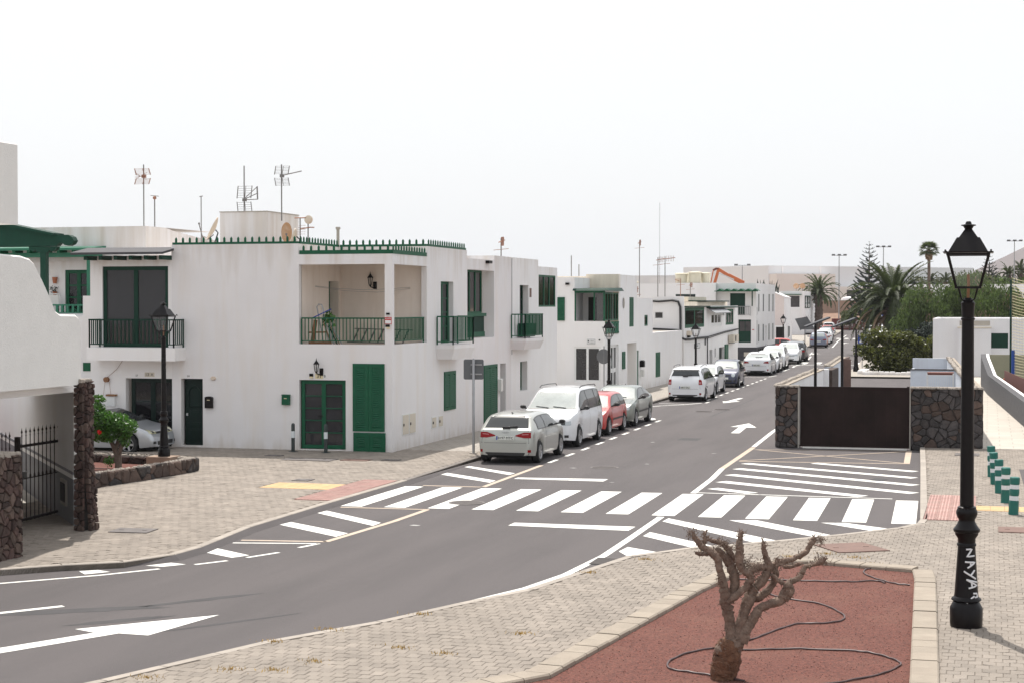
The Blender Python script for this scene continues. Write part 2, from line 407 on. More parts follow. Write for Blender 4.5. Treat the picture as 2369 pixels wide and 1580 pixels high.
def window(parent, F, u0, u1, v0, v1, n=-.14, cols=2, rows=1, fw=.06, fm='green', gm='glass', name='window', back='curtain', bars=0.03, backn=.06, stiles=None):
    mb = MB()
    F.box(mb, u0, u1, v0, v0+fw, n, n+.05); F.box(mb, u0, u1, v1-fw, v1, n, n+.05)
    F.box(mb, u0, u0+fw, v0+fw, v1-fw, n, n+.05); F.box(mb, u1-fw, u1, v0+fw, v1-fw, n, n+.05)
    o = mb.build(name, M[fm], parent)
    cw = (u1-u0-2*fw)/cols
    mb = MB()
    for i in range(1, cols): F.box(mb, u0+fw+cw*i-fw*.6, u0+fw+cw*i+fw*.6, v0+fw, v1-fw, n, n+.046)
    for i in range(cols):
        for j in range(1, rows):
            vv = v0+fw+(v1-v0-2*fw)*j/rows
            F.box(mb, u0+fw+cw*i+(fw*.6 if i else 0), u0+fw+cw*(i+1)-(fw*.6 if i < cols-1 else 0), vv-bars/2, vv+bars/2, n+.004, n+.038)
    if mb.v: mb.build('glazing_bar', M[fm], o)
    for i in range(cols):
        mb = MB(); a = u0+fw+cw*i+(fw*.6 if i else 0); b = u0+fw+cw*(i+1)-(fw*.6 if i < cols-1 else 0)
        F.box(mb, a, b, v0+fw, v1-fw, n+.012, n+.018); mb.build('pane', M[gm], o)
    if back:
        mb = MB(); F.box(mb, u0, u1, v0, v1, n-backn-.01, n-backn); mb.build('curtain', M[back], o)
    return o
def shutter(parent, F, u0, u1, v0, v1, n=.0, leaves=2, fw=.09, slat=.045, fm='green', name='shutter', t=.04, pan=None):
    """louvred shutter: leaves of stiles and rails with every slat its own piece"""
    res = []
    w = (u1-u0)/leaves
    for k in range(leaves):
        a = u0+w*k; b = a+w-.006
        mb = MB()
        F.box(mb, a, a+fw, v0, v1, n, n+t); F.box(mb, b-fw, b, v0, v1, n, n+t)
        F.box(mb, a+fw, b-fw, v0, v0+fw, n, n+t); F.box(mb, a+fw, b-fw, v1-fw, v1, n, n+t)
        F.box(mb, a+fw, b-fw, v0+fw, v1-fw, n, n+.004)
        o = mb.build(name, M[fm], parent)
        mb = MB(); L = b-a-2*fw
        hw = L/2
        if F.k == 'front':
            mb.obox((0,0,0), (hw,0,0), (0,.012,-.010), (0,.004,slat*.36))
        else:
            mb.obox((0,0,0), (0,hw,0), (-.012,0,-.010), (-.004,0,slat*.36))
        me = mb.mesh('slat', M[fm])
        z = v0+fw+slat*.6
        while z < v1-fw-slat*.4:
            inst(me, 'slat', o, F.P((a+b)/2, z, n+t*.62)); z += slat
        res.append(o)
    return res
def railing(parent, pts, z0, z1, sp=.12, bw=.022, fm='green', feet=True, name='railing', rail=.045, barname='baluster'):
    mb = MB()
    for (x0,y0),(x1,y1) in zip(pts[:-1], pts[1:]):
        mb.bar((x0,y0,z1-rail/2), (x1,y1,z1-rail/2), rail*1.5, rail)
        mb.bar((x0,y0,z0+.10), (x1,y1,z0+.10), rail*.8, rail*.7)
        for k in (0, 1):
            xx, yy = (x0,y0) if k == 0 else (x1,y1)
            mb.bar((xx,yy,z0), (xx,yy,z1-rail), rail*.8, rail*.8)
    o = mb.build(name, M[fm], parent)
    mb = MB(); mb.box(-bw/2, bw/2, -bw/2, bw/2, z0+.12-z0, z1-rail-z0); me = mb.mesh(barname, M[fm])
    for (x0,y0),(x1,y1) in zip(pts[:-1], pts[1:]):
        L = math.hypot(x1-x0, y1-y0); n = max(1, int(round(L/sp)))
        for i in range(1, n):
            t = i/n; inst(me, barname, o, (x0+(x1-x0)*t, y0+(y1-y0)*t, z0))
    return o
def text_mesh(s, size, depth=.004, shear=0):
    cu = bpy.data.curves.new('txt', 'FONT'); cu.body = s; cu.size = size; cu.extrude = depth/2
    cu.align_x = 'CENTER'; cu.align_y = 'CENTER'; cu.shear = shear; cu.resolution_u = 3
    o = bpy.data.objects.new('txt', cu)
    me = bpy.data.meshes.new_from_object(o)
    bpy.data.objects.remove(o)
    me.name = 'lettering'
    return me
def text(parent, F, s, u, v, n, size, m='ink', name='lettering'):
    me = text_mesh(s, size); me.materials.clear(); me.materials.append(M[m])
    rot = (R(90), 0, 0) if F.k == 'front' else (R(90), 0, R(90))
    return inst(me, name, parent, F.P(u, v, n), rot)
def clip_poly(poly, nx, ny, c):
    out = []
    for i in range(len(poly)):
        p = poly[i]; q = poly[(i+1)%len(poly)]
        dp = p[0]*nx+p[1]*ny-c; dq = q[0]*nx+q[1]*ny-c
        if dp <= 0: out.append(p)
        if (dp < 0) != (dq < 0) and abs(dp-dq) > 1e-9:
            t = dp/(dp-dq); out.append((p[0]+(q[0]-p[0])*t, p[1]+(q[1]-p[1])*t))
    return out
def cells(w, h, size, rng, jit=.60, aspect=1.0):
    nx = max(1, round(w/(size*aspect))); ny = max(1, round(h/size))
    sx = w/nx; sy = h/ny
    pts = []
    for j in range(-1, ny+1):
        for i in range(-1, nx+1):
            off = .5 if j%2 else 0
            pts.append(((i+.5+off+rng.uniform(-jit,jit))*sx, (j+.5+rng.uniform(-jit,jit))*sy))
    out = []
    for k, (px,py) in enumerate(pts):
        poly = [(0,0),(w,0),(w,h),(0,h)]
        for m, (qx,qy) in enumerate(pts):
            if m == k or abs(qx-px) > 3*sx or abs(qy-py) > 3*sy: continue
            dx = qx-px; dy = qy-py
            poly = clip_poly(poly, dx, dy, (qx*qx+qy*qy-px*px-py*py)/2)
            if len(poly) < 3: break
        if len(poly) >= 3:
            ar = abs(sum(poly[i][0]*poly[(i+1)%len(poly)][1]-poly[(i+1)%len(poly)][0]*poly[i][1] for i in range(len(poly))))/2
            if ar > sx*sy*.12: out.append(poly)
    return out
def stones(parent, P, w, h, size, mats, rng, gap=.011, depth=.06, aspect=1.2, name='stone', limit=300):
    """rubble facing: each stone a chamfered irregular block set on the wall plane; P(u,v,n) maps to world"""
    cl = cells(w, h, size, rng, aspect=aspect)
    for poly in cl:
        q_ = []
        for i in range(len(poly)):
            a_ = poly[i]; b_ = poly[(i+1)%len(poly)]
            q_ += [(a_[0]*.83+b_[0]*.17, a_[1]*.83+b_[1]*.17), (a_[0]*.17+b_[0]*.83, a_[1]*.17+b_[1]*.83)]
        poly = q_
        cx = sum(p[0] for p in poly)/len(poly); cy = sum(p[1] for p in poly)/len(poly)
        def ring(k, n, jj=0):
            r = []
            for x, y in poly:
                d = math.hypot(x-cx, y-cy) or 1
                f = max(.2, (d-k)/d)
                r.append(P(cx+(x-cx)*f, cy+(y-cy)*f, n+rng.uniform(-jj, jj)))
            return r
        d = depth*rng.uniform(.65, 1.25)
        n = len(poly)
        vs = ring(gap*.5, -.02)+ring(gap*.8, d*.45)+ring(gap*.5+size*.14, d, d*.18)
        fs = [(i,(i+1)%n,(i+1)%n+n,i+n) for i in range(n)]+[(i+n,(i+1)%n+n,(i+1)%n+2*n,i+2*n) for i in range(n)]+[tuple(range(2*n,3*n))]
        mb = MB(); mb.add(vs, fs)
        mb.build(name, M[rng.choice(mats)], parent)
    return len(cl)
def rng(s): return random.Random(s)
# ------------------------------------------------------------ ground, road, pavements
ZR, ZP = -.05, .05
def sheet(name, poly, z, m, parent=None):
    mb = MB(); mb.add([(x,y,z) for x,y in poly], [tuple(range(len(poly)))])
    return mb.build(name, m, parent)
def add_brick(mname, base, w, h, mortar, dark=.6):
    m = MATS[mname]
    n = m.node_tree.nodes; L = m.node_tree.links
    b = n['Principled BSDF']
    geo = n.new('ShaderNodeNewGeometry')
    br = n.new('ShaderNodeTexBrick'); br.inputs['Scale'].default_value = 1
    br.inputs['Brick Width'].default_value = w; br.inputs['Row Height'].default_value = h
    br.inputs['Mortar Size'].default_value = mortar
    br.inputs['Color1'].default_value = (1,1,1,1); br.inputs['Color2'].default_value = (.93,.93,.93,1)
    br.inputs['Mortar'].default_value = (dark,dark,dark,1)
    L.new(geo.outputs['Position'], br.inputs['Vector'])
    mx = n.new('ShaderNodeMix'); mx.data_type = 'RGBA'; mx.blend_type = 'MULTIPLY'; mx.inputs['Factor'].default_value = 1
    src = b.inputs['Base Color'].links[0].from_socket
    L.new(src, mx.inputs[6]); L.new(br.outputs['Color'], mx.inputs[7]); L.new(mx.outputs[2], b.inputs['Base Color'])
M['tiles'] = mat('pavement_tiles', (.36, .325, .285), .9, var=.08, vscale=1.2, stain=(.24, .21, .18), sfac=.5, sscale=(.5, .5, .5))
add_brick('pavement_tiles', None, .4, .4, .012)
M['tiles_pale'] = mat('pale_walkway_tiles', (.50, .455, .395), .9, var=.06, vscale=1.0, stain=(.30, .26, .22), sfac=.3, sscale=(.6, .6, .6))
add_brick('pale_walkway_tiles', None, .8, .8, .018, .75)
struct(sheet('ground', [(-4000,-300),(4000,-300),(4000,7000),(-4000,7000)], -.30, M['ground']))
road = struct(sheet('road', [(-45,-75),(60,-75),(60,75),(20,75),(20,255),(-60,255),(-60,120),(-45,120)], ZR, M['asphalt']))
# hill on the horizon, far right
mb = MB(); rr = rng(3)
nx, ny = 70, 16
hv = []
for j in range(ny+1):
    for i in range(nx+1):
        u = i/nx; v = j/ny
        x = -250+u*900; y = 1500+v*700
        base = max(0, min(165, (x+82)*.47))
        prof = math.sin(math.pi*min(1, v*1.1))**.8 if v < .91 else 0
        z = base*prof+noise.noise(Vector((x*.01, y*.01, 0)))*5*prof
        hv.append((x, y, z-2))
mb.add(hv, [(j*(nx+1)+i, j*(nx+1)+i+1, (j+1)*(nx+1)+i+1, (j+1)*(nx+1)+i) for j in range(ny) for i in range(nx)])
struct(mb.build('hill', M['hill'], smooth=True))

kerbL = [(-7,-27.2),(-2.5,-25.2),(1.31,-22.96),(2.05,-22.25),(2.9,-21.65),(3.33,-20.6),(3.37,-19.6),(3.17,-17.8),(3.06,-16.8),(3.04,-12.57),(3.11,-7.5),(2.98,-1.0),(2.75,10),(2.5,27.3),(2.52,35),(2.5,56),(2.1,80),(.6,108),(-.95,131),(-3.86,197.5),(-6.5,243)]
kerbR = [(3.5,-38),(6.0,-32.6),(7.12,-29.93),(8.06,-27.27),(8.98,-25.59),(9.65,-23.9),(10.31,-22.4),(10.72,-20.4),(11.1,-18.6),(11.95,-17.3),(13.4,-15.9),(14.52,-14.65),(15.5,-13.4),(15.86,-12.6),(15.9,-11.9),(15.72,-7.12),(15.45,0),(15.2,6.2)]
def kerb(parent, pts, w, z0, z1, side, m='kerb', step=1.0, name='kerbstone', ymin=-99, ymax=999):
    L = []
    for (x0,y0),(x1,y1) in zip(pts[:-1], pts[1:]):
        d = math.hypot(x1-x0, y1-y0); n = max(1, int(round(d/step)))
        dx, dy = (x1-x0)/d, (y1-y0)/d; nx_, ny_ = -dy*side, dx*side
        for i in range(n):
            a = i/n; b = (i+1)/n; g = .006/d
            ax, ay = x0+(x1-x0)*(a+g), y0+(y1-y0)*(a+g); bx, by = x0+(x1-x0)*(b-g), y0+(y1-y0)*(b-g)
            if not (ymin <= ay <= ymax): continue
            c = .012
            mb = MB()
            mb.add([(ax,ay,z0),(bx,by,z0),(bx,by,z1-c),(ax,ay,z1-c),(ax+nx_*c,ay+ny_*c,z1),(bx+nx_*c,by+ny_*c,z1),(bx+nx_*w,by+ny_*w,z1),(ax+nx_*w,ay+ny_*w,z1),(ax+nx_*w,ay+ny_*w,z0),(bx+nx_*w,by+ny_*w,z0)],
                   [(0,1,2,3),(3,2,5,4),(4,5,6,7),(7,6,9,8),(0,3,4,7,8),(1,9,6,5,2)])
            mb.build(name, M[m], parent)
def inside(p, poly):
    x, y = p; c = False; j = len(poly)-1
    for i in range(len(poly)):
        xi, yi = poly[i]; xj, yj = poly[j]
        if (yi > y) != (yj > y) and x < (xj-xi)*(y-yi)/(yj-yi)+xi: c = not c
        j = i
    return c
CF = Vector((-math.sin(R(15.8)), math.cos(R(15.8)))); CR = Vector((math.cos(R(15.8)), math.sin(R(15.8))))
def cam_sd(x, y):
    d = Vector((x-17.25, y+47.75)); return d.dot(CR), d.dot(CF)
def inview(x, y, k=.33):
    s, d = cam_sd(x, y); return d > 15 and abs(s) < k*d and d < 75
def pavers(parent, poly, w, d, seed, holes=(), ymax=8, singles=300, diag=False):
    r = rng(seed); xs = [p[0] for p in poly]; ys = [p[1] for p in poly]
    L = []
    row = 0; y = max(min(ys), -40)
    while y < min(max(ys), ymax):
        off = (row%2)*w*.5
        x = max(min(xs), -16)+off
        while x < min(max(xs), 26):
            cx, cy = x+w/2, y+d/2
            if inview(cx, cy) and inside((cx,cy), poly) and not any(inside((cx,cy), h) for h in holes):
                L.append((cam_sd(cx,cy)[1], x, y))
            x += w
        y += d; row += 1
    L.sort()
    def blk(mb, x, y, z):
        g = .003; c = .008; a = r.uniform(-.004,.004)
        x0, x1, y0, y1 = x+g, x+w-g, y+g, y+d-g
        t = [z+r.uniform(-.0035,.0035)+s for s in (a,-a,-a*.4,a*.6)]
        mb.add([(x0,y0,z-.03),(x1,y0,z-.03),(x1,y1,z-.03),(x0,y1,z-.03),(x0,y0,z-c*.6),(x1,y0,z-c*.6),(x1,y1,z-c*.6),(x0,y1,z-c*.6),
                (x0+c,y0+c,t[0]),(x1-c,y0+c,t[1]),(x1-c,y1-c,t[2]),(x0+c,y1-c,t[3])],
               [(0,1,5,4),(1,2,6,5),(2,3,7,6),(3,0,4,7),(4,5,9,8),(5,6,10,9),(6,7,11,10),(7,4,8,11),(8,9,10,11)])
    shared = []
    for k in range(8):
        mb = MB(); blk(mb, -w/2, -d/2, 0); shared.append(mb.mesh('paver', M['paver_single']))
    for q, x, y in L[:singles]:
        inst(r.choice(shared), 'paver', parent, (x+w/2, y+d/2, ZP+r.uniform(-.003,.003)))
    mb = MB()
    for q, x, y in L[singles:]: blk(mb, x, y, ZP)
    if mb.v:
        o = mb.build('paver_field', M['paver'], parent); o['kind'] = 'stuff'
# left pavement (near part in pavers, far part in tiles)
polyL = kerbL[:14]+[(-40,27.3),(-40,-27.2)]
plL = [(x,y) for x,y in polyL]
pavL = struct(MB().prism(polyL, -.12, .038).build('pavement', M['paver_bed']))
crossing_L = [(1.95,-12.25),(1.95,-7.7),(3.2,-7.7),(3.2,-12.4)]
planterL = [(-3.62,-11.4),(-3.06,-6.9),(-3.3,-6.45),(-6.7,-5.85),(-12,-5.3),(-12,-12.4)]
yel_L = [(.15,-10.15),(.15,-8.85),(1.95,-8.85),(1.95,-10.15)]
pavers(pavL, [(x-.15 if x > 0 else x, y+(.1 if y < -20 else 0)) for x,y in kerbL[:12]]+[(2.75,2.0),(-16,2.0),(-16,-27)], .20, .20, 5, holes=[crossing_L, planterL, yel_L], ymax=1.0)
mb = MB().prism([(2.72,.9)]+[(2.60,10),(2.36,27.3),(-40,27.3),(-40,.9)], .02, ZP); mb.build('tile_paving', M['tiles'], pavL)
kerb(pavL, kerbL[2:11], .15, -.12, ZP+.004, 1, 'kerb', 1.0)
kerb(pavL, kerbL[10:14], .15, -.12, ZP+.004, 1, 'kerb_dark', 1.0)
polyL2 = [(2.5,27.3),(2.52,35),(2.5,56),(2.1,80),(.6,108),(-.95,131),(-3.86,197.5),(-6.5,243),(-60,243),(-60,27.3)]
pavL2 = struct(MB().prism(polyL2, -.12, ZP).build('pavement', M['tiles']))
kerb(pavL2, kerbL[13:], .15, -.12, ZP+.006, 1, 'kerb_dark', 2.5)
# the asphalt is laid up to the dropped kerb as a short ramp
mb = MB(); P_ = [Vector(q) for q in kerbL[4:12]]; vi = []; vo = []
for i, q in enumerate(P_):
    a = P_[max(i-1,0)]; b = P_[min(i+1,len(P_)-1)]; t_ = (b-a).normalized(); nn = Vector((t_.y,-t_.x)); k_ = .0 if i in (0, len(P_)-1) else 1.0
    vi.append((q.x+nn.x*.004, q.y+nn.y*.004, ZR+.004+(.088*k_))); vo.append((q.x+nn.x*.13, q.y+nn.y*.13, ZR+.001))
n_ = len(vi); mb.add(vi+vo, [(i,i+1,n_+i+1,n_+i) for i in range(n_-1)]); mb.build('kerb_ramp', M['asphalt'], road)
# dropped red tactile crossing pad and yellow strip (each tile a piece)
def tiles(parent, x0, x1, y0, y1, s, m, name, studs=True, z=ZP+.004):
    mb = MB(); g = .004
    mb.box(-s/2+g, s/2-g, -s/2+g, s/2-g, -.02, 0)
    if studs:
        for i in range(4):
            for j in range(4):
                cx = -s/2+s*(i+.5)/4; cy = -s/2+s*(j+.5)/4
                mb.box(cx-.018, cx+.018, cy-.018, cy+.018, 0, .006)
    me = mb.mesh(name, M[m])
    y = y0+s/2
    while y < y1:
        x = x0+s/2
        while x < x1: inst(me, name, parent, (x, y, z)); x += s
        y += s
tiles(pavL, 2.0, 2.95, -12.15, -7.7, .3, 'tactile_red', 'tactile_tile')
tiles(pavL, .2, 1.95, -10.1, -8.9, .3, 'tactile_yellow', 'tactile_tile', False)
# near-right pavement
polyR = kerbR+[(15.2,6.2),(17.1,6.2),(17.1,8),(40,8),(40,-60),(3.5,-60)]
pavR = struct(MB().prism(polyR, -.12, .038).build('pavement', M['paver_bed']))
bed = [(10.2,-31.5),(12.25,-28.4),(12.75,-24.2),(13.02,-21.9),(13.35,-20.0),(13.9,-18.85),(14.3,-18.62),(16.05,-19.1),(16.12,-20.0),(16.37,-27.3),(16.5,-32)]
def offset(poly, d):
    out = []; n = len(poly)
    for i in range(n):
        p0 = Vector(poly[i-1]); p1 = Vector(poly[i]); p2 = Vector(poly[(i+1)%n])
        a = (p1-p0).normalized(); b = (p2-p1).normalized()
        na = Vector((-a.y, a.x)); nb = Vector((-b.y, b.x)); m_ = (na+nb).normalized()
        q = p1+m_*d/max(.4, m_.dot(na)); out.append((q.x, q.y))
    return out
bed_out = offset(bed, .22)
redR = [(15.9,-12.0),(15.85,-7.3),(17.0,-7.3),(17.1,-12.0)]
yelR = [(16.9,-10.2),(16.9,-9.15),(19,-9.15),(19,-10.2)]
pavers(pavR, [(x+.16,y) for x,y in kerbR]+[(24,6.2),(24,-40),(3.5,-40)], .165, .215, 6, holes=[bed_out, redR, yelR], ymax=6)
kerb(pavR, kerbR[1:], .15, -.12, ZP+.004, -1, 'kerb', 1.0)
tiles(pavR, 15.95, 17.0, -11.95, -7.4, .26, 'tactile_red', 'tactile_tile')
tiles(pavR, 17.0, 19.2, -10.1, -9.2, .3, 'tactile_yellow', 'tactile_tile', False)
# walkway beside the enclosure, side road beyond the bollards
walk = struct(MB().prism([(17.07,6.0),(16.75,30),(16.2,50),(16.0,60),(17.2,60),(18.6,16),(19.6,6.0)], -.02, ZP+.012).build('walkway', M['tiles_pale']))
struct(sheet('side_road', [(18.15,-8.4),(18.05,-.5),(24,-.5),(24,-8.6)], ZP+.012, M['asphalt']))
# island pavement round the parking enclosure, cross road behind it
isl = struct(MB().prism([(8.25,74.6),(8.3,66),(8.7,57.6),(22,57.6),(22,110),(6.4,110),(7.6,87)], -.12, ZP).build('pavement', M['tiles']))
kerb(isl, [(6.4,110),(7.6,87),(8.25,74.6),(8.3,66),(8.75,57.6)], .15, -.12, ZP+.005, 1, 'kerb', 2.0)
kerb(isl, [(8.75,57.6),(22,57.6)], .2, -.12, ZP+.005, 1, 'kerb_dark', 2.0)
isl2 = struct(MB().prism([(6.1,112),(5.6,126),(3.9,170),(3.2,243),(60,243),(60,112)], -.12, ZP-.003).build('pavement', M['tiles']))
# ------------------------------------------------------------ painted markings: parts of the road
ZM = ZR+.004
def mark(poly, name='road_marking', m='paint', z=ZM, parent=None):
    return sheet(name, poly, z, M[m], parent or road)
def line(pts, w, name='road_line', m='paint', z=ZM):
    mb = MB(); n = len(pts); L = []; Rr = []
    for i in range(n):
        a = Vector(pts[max(i-1,0)]); b = Vector(pts[min(i+1,n-1)]); t = (b-a).normalized(); nn = Vector((-t.y,t.x))*w/2
        p = Vector(pts[i]); L.append(p+nn); Rr.append(p-nn)
    vs = [(p.x,p.y,z) for p in L]+[(p.x,p.y,z) for p in Rr]
    mb.add(vs, [(i, n+i, n+i+1, i+1) for i in range(n-1)])
    return mb.build(name, M[m], road)
rz = rng(11)
for k in range(13):
    x = 3.2+1.01*k; sk = -.12*(k/12)
    mark([(x,-12.2+.25*min(1,k/4)-.1),(x+.5,-12.18+.25*min(1,k/4)-.1),(x+.5+sk,-7.95+.2*min(1,k/4)),(x+sk,-8.0+.2*min(1,k/4))], 'zebra_stripe')
def quad(*p, **k): return mark(list(p), **k)
quad((3.16,-2.85),(3.22,-2.55),(5.0,-4.15),(4.96,-4.62))
quad((3.18,-5.0),(3.2,-4.52),(5.03,-6.1),(5.02,-6.62))
quad((3.19,-13.64),(3.23,-13.2),(5.09,-14.8),(5.1,-15.31))
quad((3.18,-15.66),(3.24,-15.2),(5.02,-16.5),(4.98,-17.04))
quad((3.40,-19.6),(3.44,-19.1),(4.38,-19.74),(4.2,-20.1))
quad((3.15,-21.35),(3.42,-20.92),(3.76,-21.02),(3.5,-21.38))
quad((2.35,-22.2),(2.6,-22.0),(2.9,-22.12),(2.62,-22.48))
line([(5.16,-7.7),(5.11,-1.8)], .14, m='paint_cream'); line([(3.6,-7.72),(5.2,-7.66)], .12, m='paint_cream')
line([(3.3,-12.55),(5.35,-12.42)], .12, m='paint_cream', z=ZM+.003); line([(5.3,-12.45),(5.27,-14.5),(5.05,-17.75)], .14, m='paint_cream')
line([(3.4,-17.98),(5.05,-17.72)], .13, m='paint_cream'); line([(3.4,-18.36),(5.02,-18.0)], .1)
line([(5.02,-18.0),(4.86,-18.6)], .1)
line([(4.75,-19.27),(4.45,-20.0)], .1); line([(4.27,-20.43),(3.92,-21.0)], .1); line([(3.55,-21.6),(2.9,-22.5),(1.77,-23.68),(.2,-25.2),(-2,-27)], .1)
line([(3.85,-25.23),(3.25,-26.0),(1.4,-28.0)], .14)
mark([(4.0,-29.9),(3.8,-29.6),(4.64,-28.28),(5.35,-26.95),(4.96,-26.79),(6.43,-25.25),(6.16,-26.92),(5.7,-26.9),(4.9,-28.46),(4.3,-29.6)], 'lane_arrow')
quad((5.37,-5.2),(7.74,-4.95),(7.74,-5.55),(5.36,-5.55)); quad((7.76,-14.5),(7.76,-14.03),(10.32,-13.98),(10.3,-14.62))
line([(10.52,-12.25),(10.56,-15.7),(10.57,-18.05),(10.42,-20.3),(10.14,-21.8),(9.62,-23.3),(8.9,-25.1),(8.35,-26.5),(7.7,-28.0),(7.2,-29.3),(6.3,-31.4),(4.5,-35)], .15)
# end lines of the bays further along, dashes between the bays
for k in range(15):
    y = -1.0+2.16*k
    if 16.5 < y < 28.5: continue
    line([(5.12-.013*(y+1), y), (5.11-.013*(y+1), y+1.0)], .12)
for k in range(12):
    y = 31.5+2.1*k
    line([(4.45-.012*(y-31), y), (4.43-.012*(y-31), y+1.0)], .12, m='paint')
line([(2.65,25.3),(3.1,26.6),(3.95,27.7),(4.55,29.2)], .13); line([(2.7,28.5),(4.0,27.9)], .1)
line([(2.3,57.6),(3.2,57.0),(4.0,58.0),(4.25,60)], .12); line([(3.5,76),(3.9,82)], .1)
line([(-1.0,127.6),(1.0,127.8),(1.5,131),(-.4,160),(-2.6,200)], .13)
for (a,b) in (((3.9,66),(3.75,72)),((3.7,74),(3.5,80)),((3.0,92),(2.4,100)),((1.9,104),(1.3,112))): line([a,b], .13)
# O / D lettering painted between the bays
mb = MB(); rad = [(.55,.95),(.35,.7)]
n = 20; vs = []
for rx_, ry_ in rad:
    for i in range(n):
        a = 2*math.pi*i/n; vs.append((4.05+rx_*math.cos(a), 17.7+ry_*math.sin(a), ZM))
mb.add(vs, [(i,(i+1)%n,(i+1)%n+n,i+n) for i in range(n)]); mb.build('painted_letter', M['paint'], road)
# arrows
mark([(8.5,11.55),(8.8,11.55),(8.66,14.4),(9.02,14.45),(8.45,16.6),(8.03,14.6),(8.36,14.55)], 'lane_arrow')
mark([(5.5,29.5),(5.25,30.9),(5.43,30.85),(5.6,33.8),(5.82,33.8),(5.75,31.5),(6.05,31.1)], 'lane_arrow')
for (x,y,s,h) in ((8.0,57,1,0),(6.3,88,1,1),(1.9,108,-1,0),(6.0,112,1,1),(1.2,150,1,1),(2.2,196,1,1)):
    d = 1 if h else -1
    mark([(x-.15,y-2*d),(x+.15,y-2*d),(x+.12,y+.4*d),(x+.55,y+.2*d),(x,y+2*d),(x-.55,y+.2*d),(x-.12,y+.4*d)], 'lane_arrow')
# far zebra crossings
for (y0, xs, xe) in ((81.5, 3.4, 8.0), (174.5, -1.9, 3.4)):
    x = xs
    while x < xe: quad((x,y0),(x+.5,y0),(x+.35,y0+3.6),(x-.15,y0+3.6), name='zebra_stripe'); x += 1.05
line([(-1.6,171.2),(3.6,171.8)], .35); line([(3.0,79.3),(8.1,79.8)], .35)
# right-hand edge line, yellow box before the gate, long hatch lines
line([(10.42,-7.6),(10.32,-4.0),(10.17,-1.4)], .15); line([(10.17,-1.4),(10.07,5.8)], .16, m='paint_cream'); line([(10.05,6.0),(9.85,12.5),(9.6,36),(9.2,50)], .15)
line([(10.3,.95),(15.1,1.5)], .12, m='paint_cream'); quad((14.93,1.5),(15.1,1.5),(14.97,5.85),(14.79,5.85), m='paint_cream')
line([(10.3,4.95),(14.95,1.6)], .1, m='paint_cream', z=ZM+.002); line([(10.3,1.1),(14.8,5.5)], .1, m='paint_cream', z=ZM+.004); line([(10.2,5.0),(14.85,5.75)], .09, m='paint_cream')
for (a,b,w) in (((12.45,.95),(15.35,-.75),.34),((10.55,.35),(15.4,-2.5),.36),((10.55,-1.25),(15.5,-4.3),.38),((10.6,-2.95),(15.55,-6.15),.4),((10.65,-4.75),(14.4,-7.15),.42),((10.7,-6.4),(11.8,-7.2),.38)):
    line([a,b], w)
line([(10.5,-7.45),(15.1,-7.5)], .1)
quad((10.69,-13.0),(10.72,-12.45),(13.55,-15.45),(13.2,-15.9)); quad((12.0,-12.42),(12.55,-12.25),(14.55,-14.45),(14.25,-14.8))
quad((13.9,-12.3),(14.4,-12.2),(15.6,-13.1),(15.3,-13.6)); quad((10.74,-15.3),(10.76,-14.7),(12.4,-16.4),(12.2,-16.9)); quad((10.72,-17.45),(10.76,-16.85),(11.7,-17.55),(11.15,-18.3))
for (x0,y0,x1,y1) in ((6.4,20,6.46,33),(7.2,8,7.9,8.9)):
    mark([(x0,y0),(x1,y0),(x1+.02,y1),(x0+.03,y1)], 'asphalt_patch', 'asphalt_dark', ZM-.002)
# worn skid marks and faint stripe remains
mark([(14.4,-2.8),(14.75,-3.0),(14.6,-3.6),(14.3,-3.4)], 'worn_marking', 'asphalt_dark', ZM+.002)
for (x,y,w,h,a) in ((4.1,-25.6,3.2,.38,.55),(5.6,-24.2,2.0,.22,.9),(6.8,-25.8,2.3,.12,.95),(5.2,-26.1,1.6,.25,.8)):
    ca, sa = math.cos(a), math.sin(a); pts = []
    rs = rng(int(x*10))
    for i in range(26):
        t = 2*math.pi*i/26; q = rs.uniform(.75,1.15)
        px, py = math.cos(t)*w/2*q, math.sin(t)*h/2*q; pts.append((x+px*ca-py*sa, y+px*sa+py*ca))
    mark(pts, 'oil_stain', 'asphalt_dark', ZM-.002)
# manhole covers, drain, cable-chamber lids
def cover(x, y, r_, z, m='iron_grey'):
    mb = MB(); mb.lathe([(r_,z),(r_,z+.003)], x, y, 28)
    for i in range(-3,4):
        w = math.sqrt(max(0, (r_*.85)**2-(i*r_*.22)**2)); mb.box(x-w, x+w, y+i*r_*.22-.012, y+i*r_*.22+.012, z+.003, z+.007)
    mb.build('manhole_cover', M[m], road)
cover(5.76,-10.95,.42,ZM+.004); cover(6.96,-1.91,.40,ZM); cover(5.65,23.1,.42,ZM); cover(6.2,24.7,.42,ZM)
def lid(parent, x0, x1, y0, y1, m, rot=0, name='chamber_cover'):
    mb = MB(); cx, cy = (x0+x1)/2, (y0+y1)/2; a, b = (x1-x0)/2, (y1-y0)/2
    ca, sa = math.cos(rot), math.sin(rot)
    mb.obox((cx,cy,ZP+.004), (a*ca,a*sa,0), (-b*sa,b*ca,0), (0,0,.012)); 
    for s in (-1,1): mb.obox((cx+s*a*.6*ca,cy+s*a*.6*sa,ZP+.018), (.05,0,0), (0,.012,0), (0,0,.004))
    mb.build(name, M[m], parent)
lid(pavR, 14.35,15.35,-17.05,-16.0,'iron_cover', .55); lid(pavR, 17.45,18.3,-13.6,-12.8,'iron_cover'); lid(pavR, 16.3,17.0,3.4,4.2,'iron_grey')
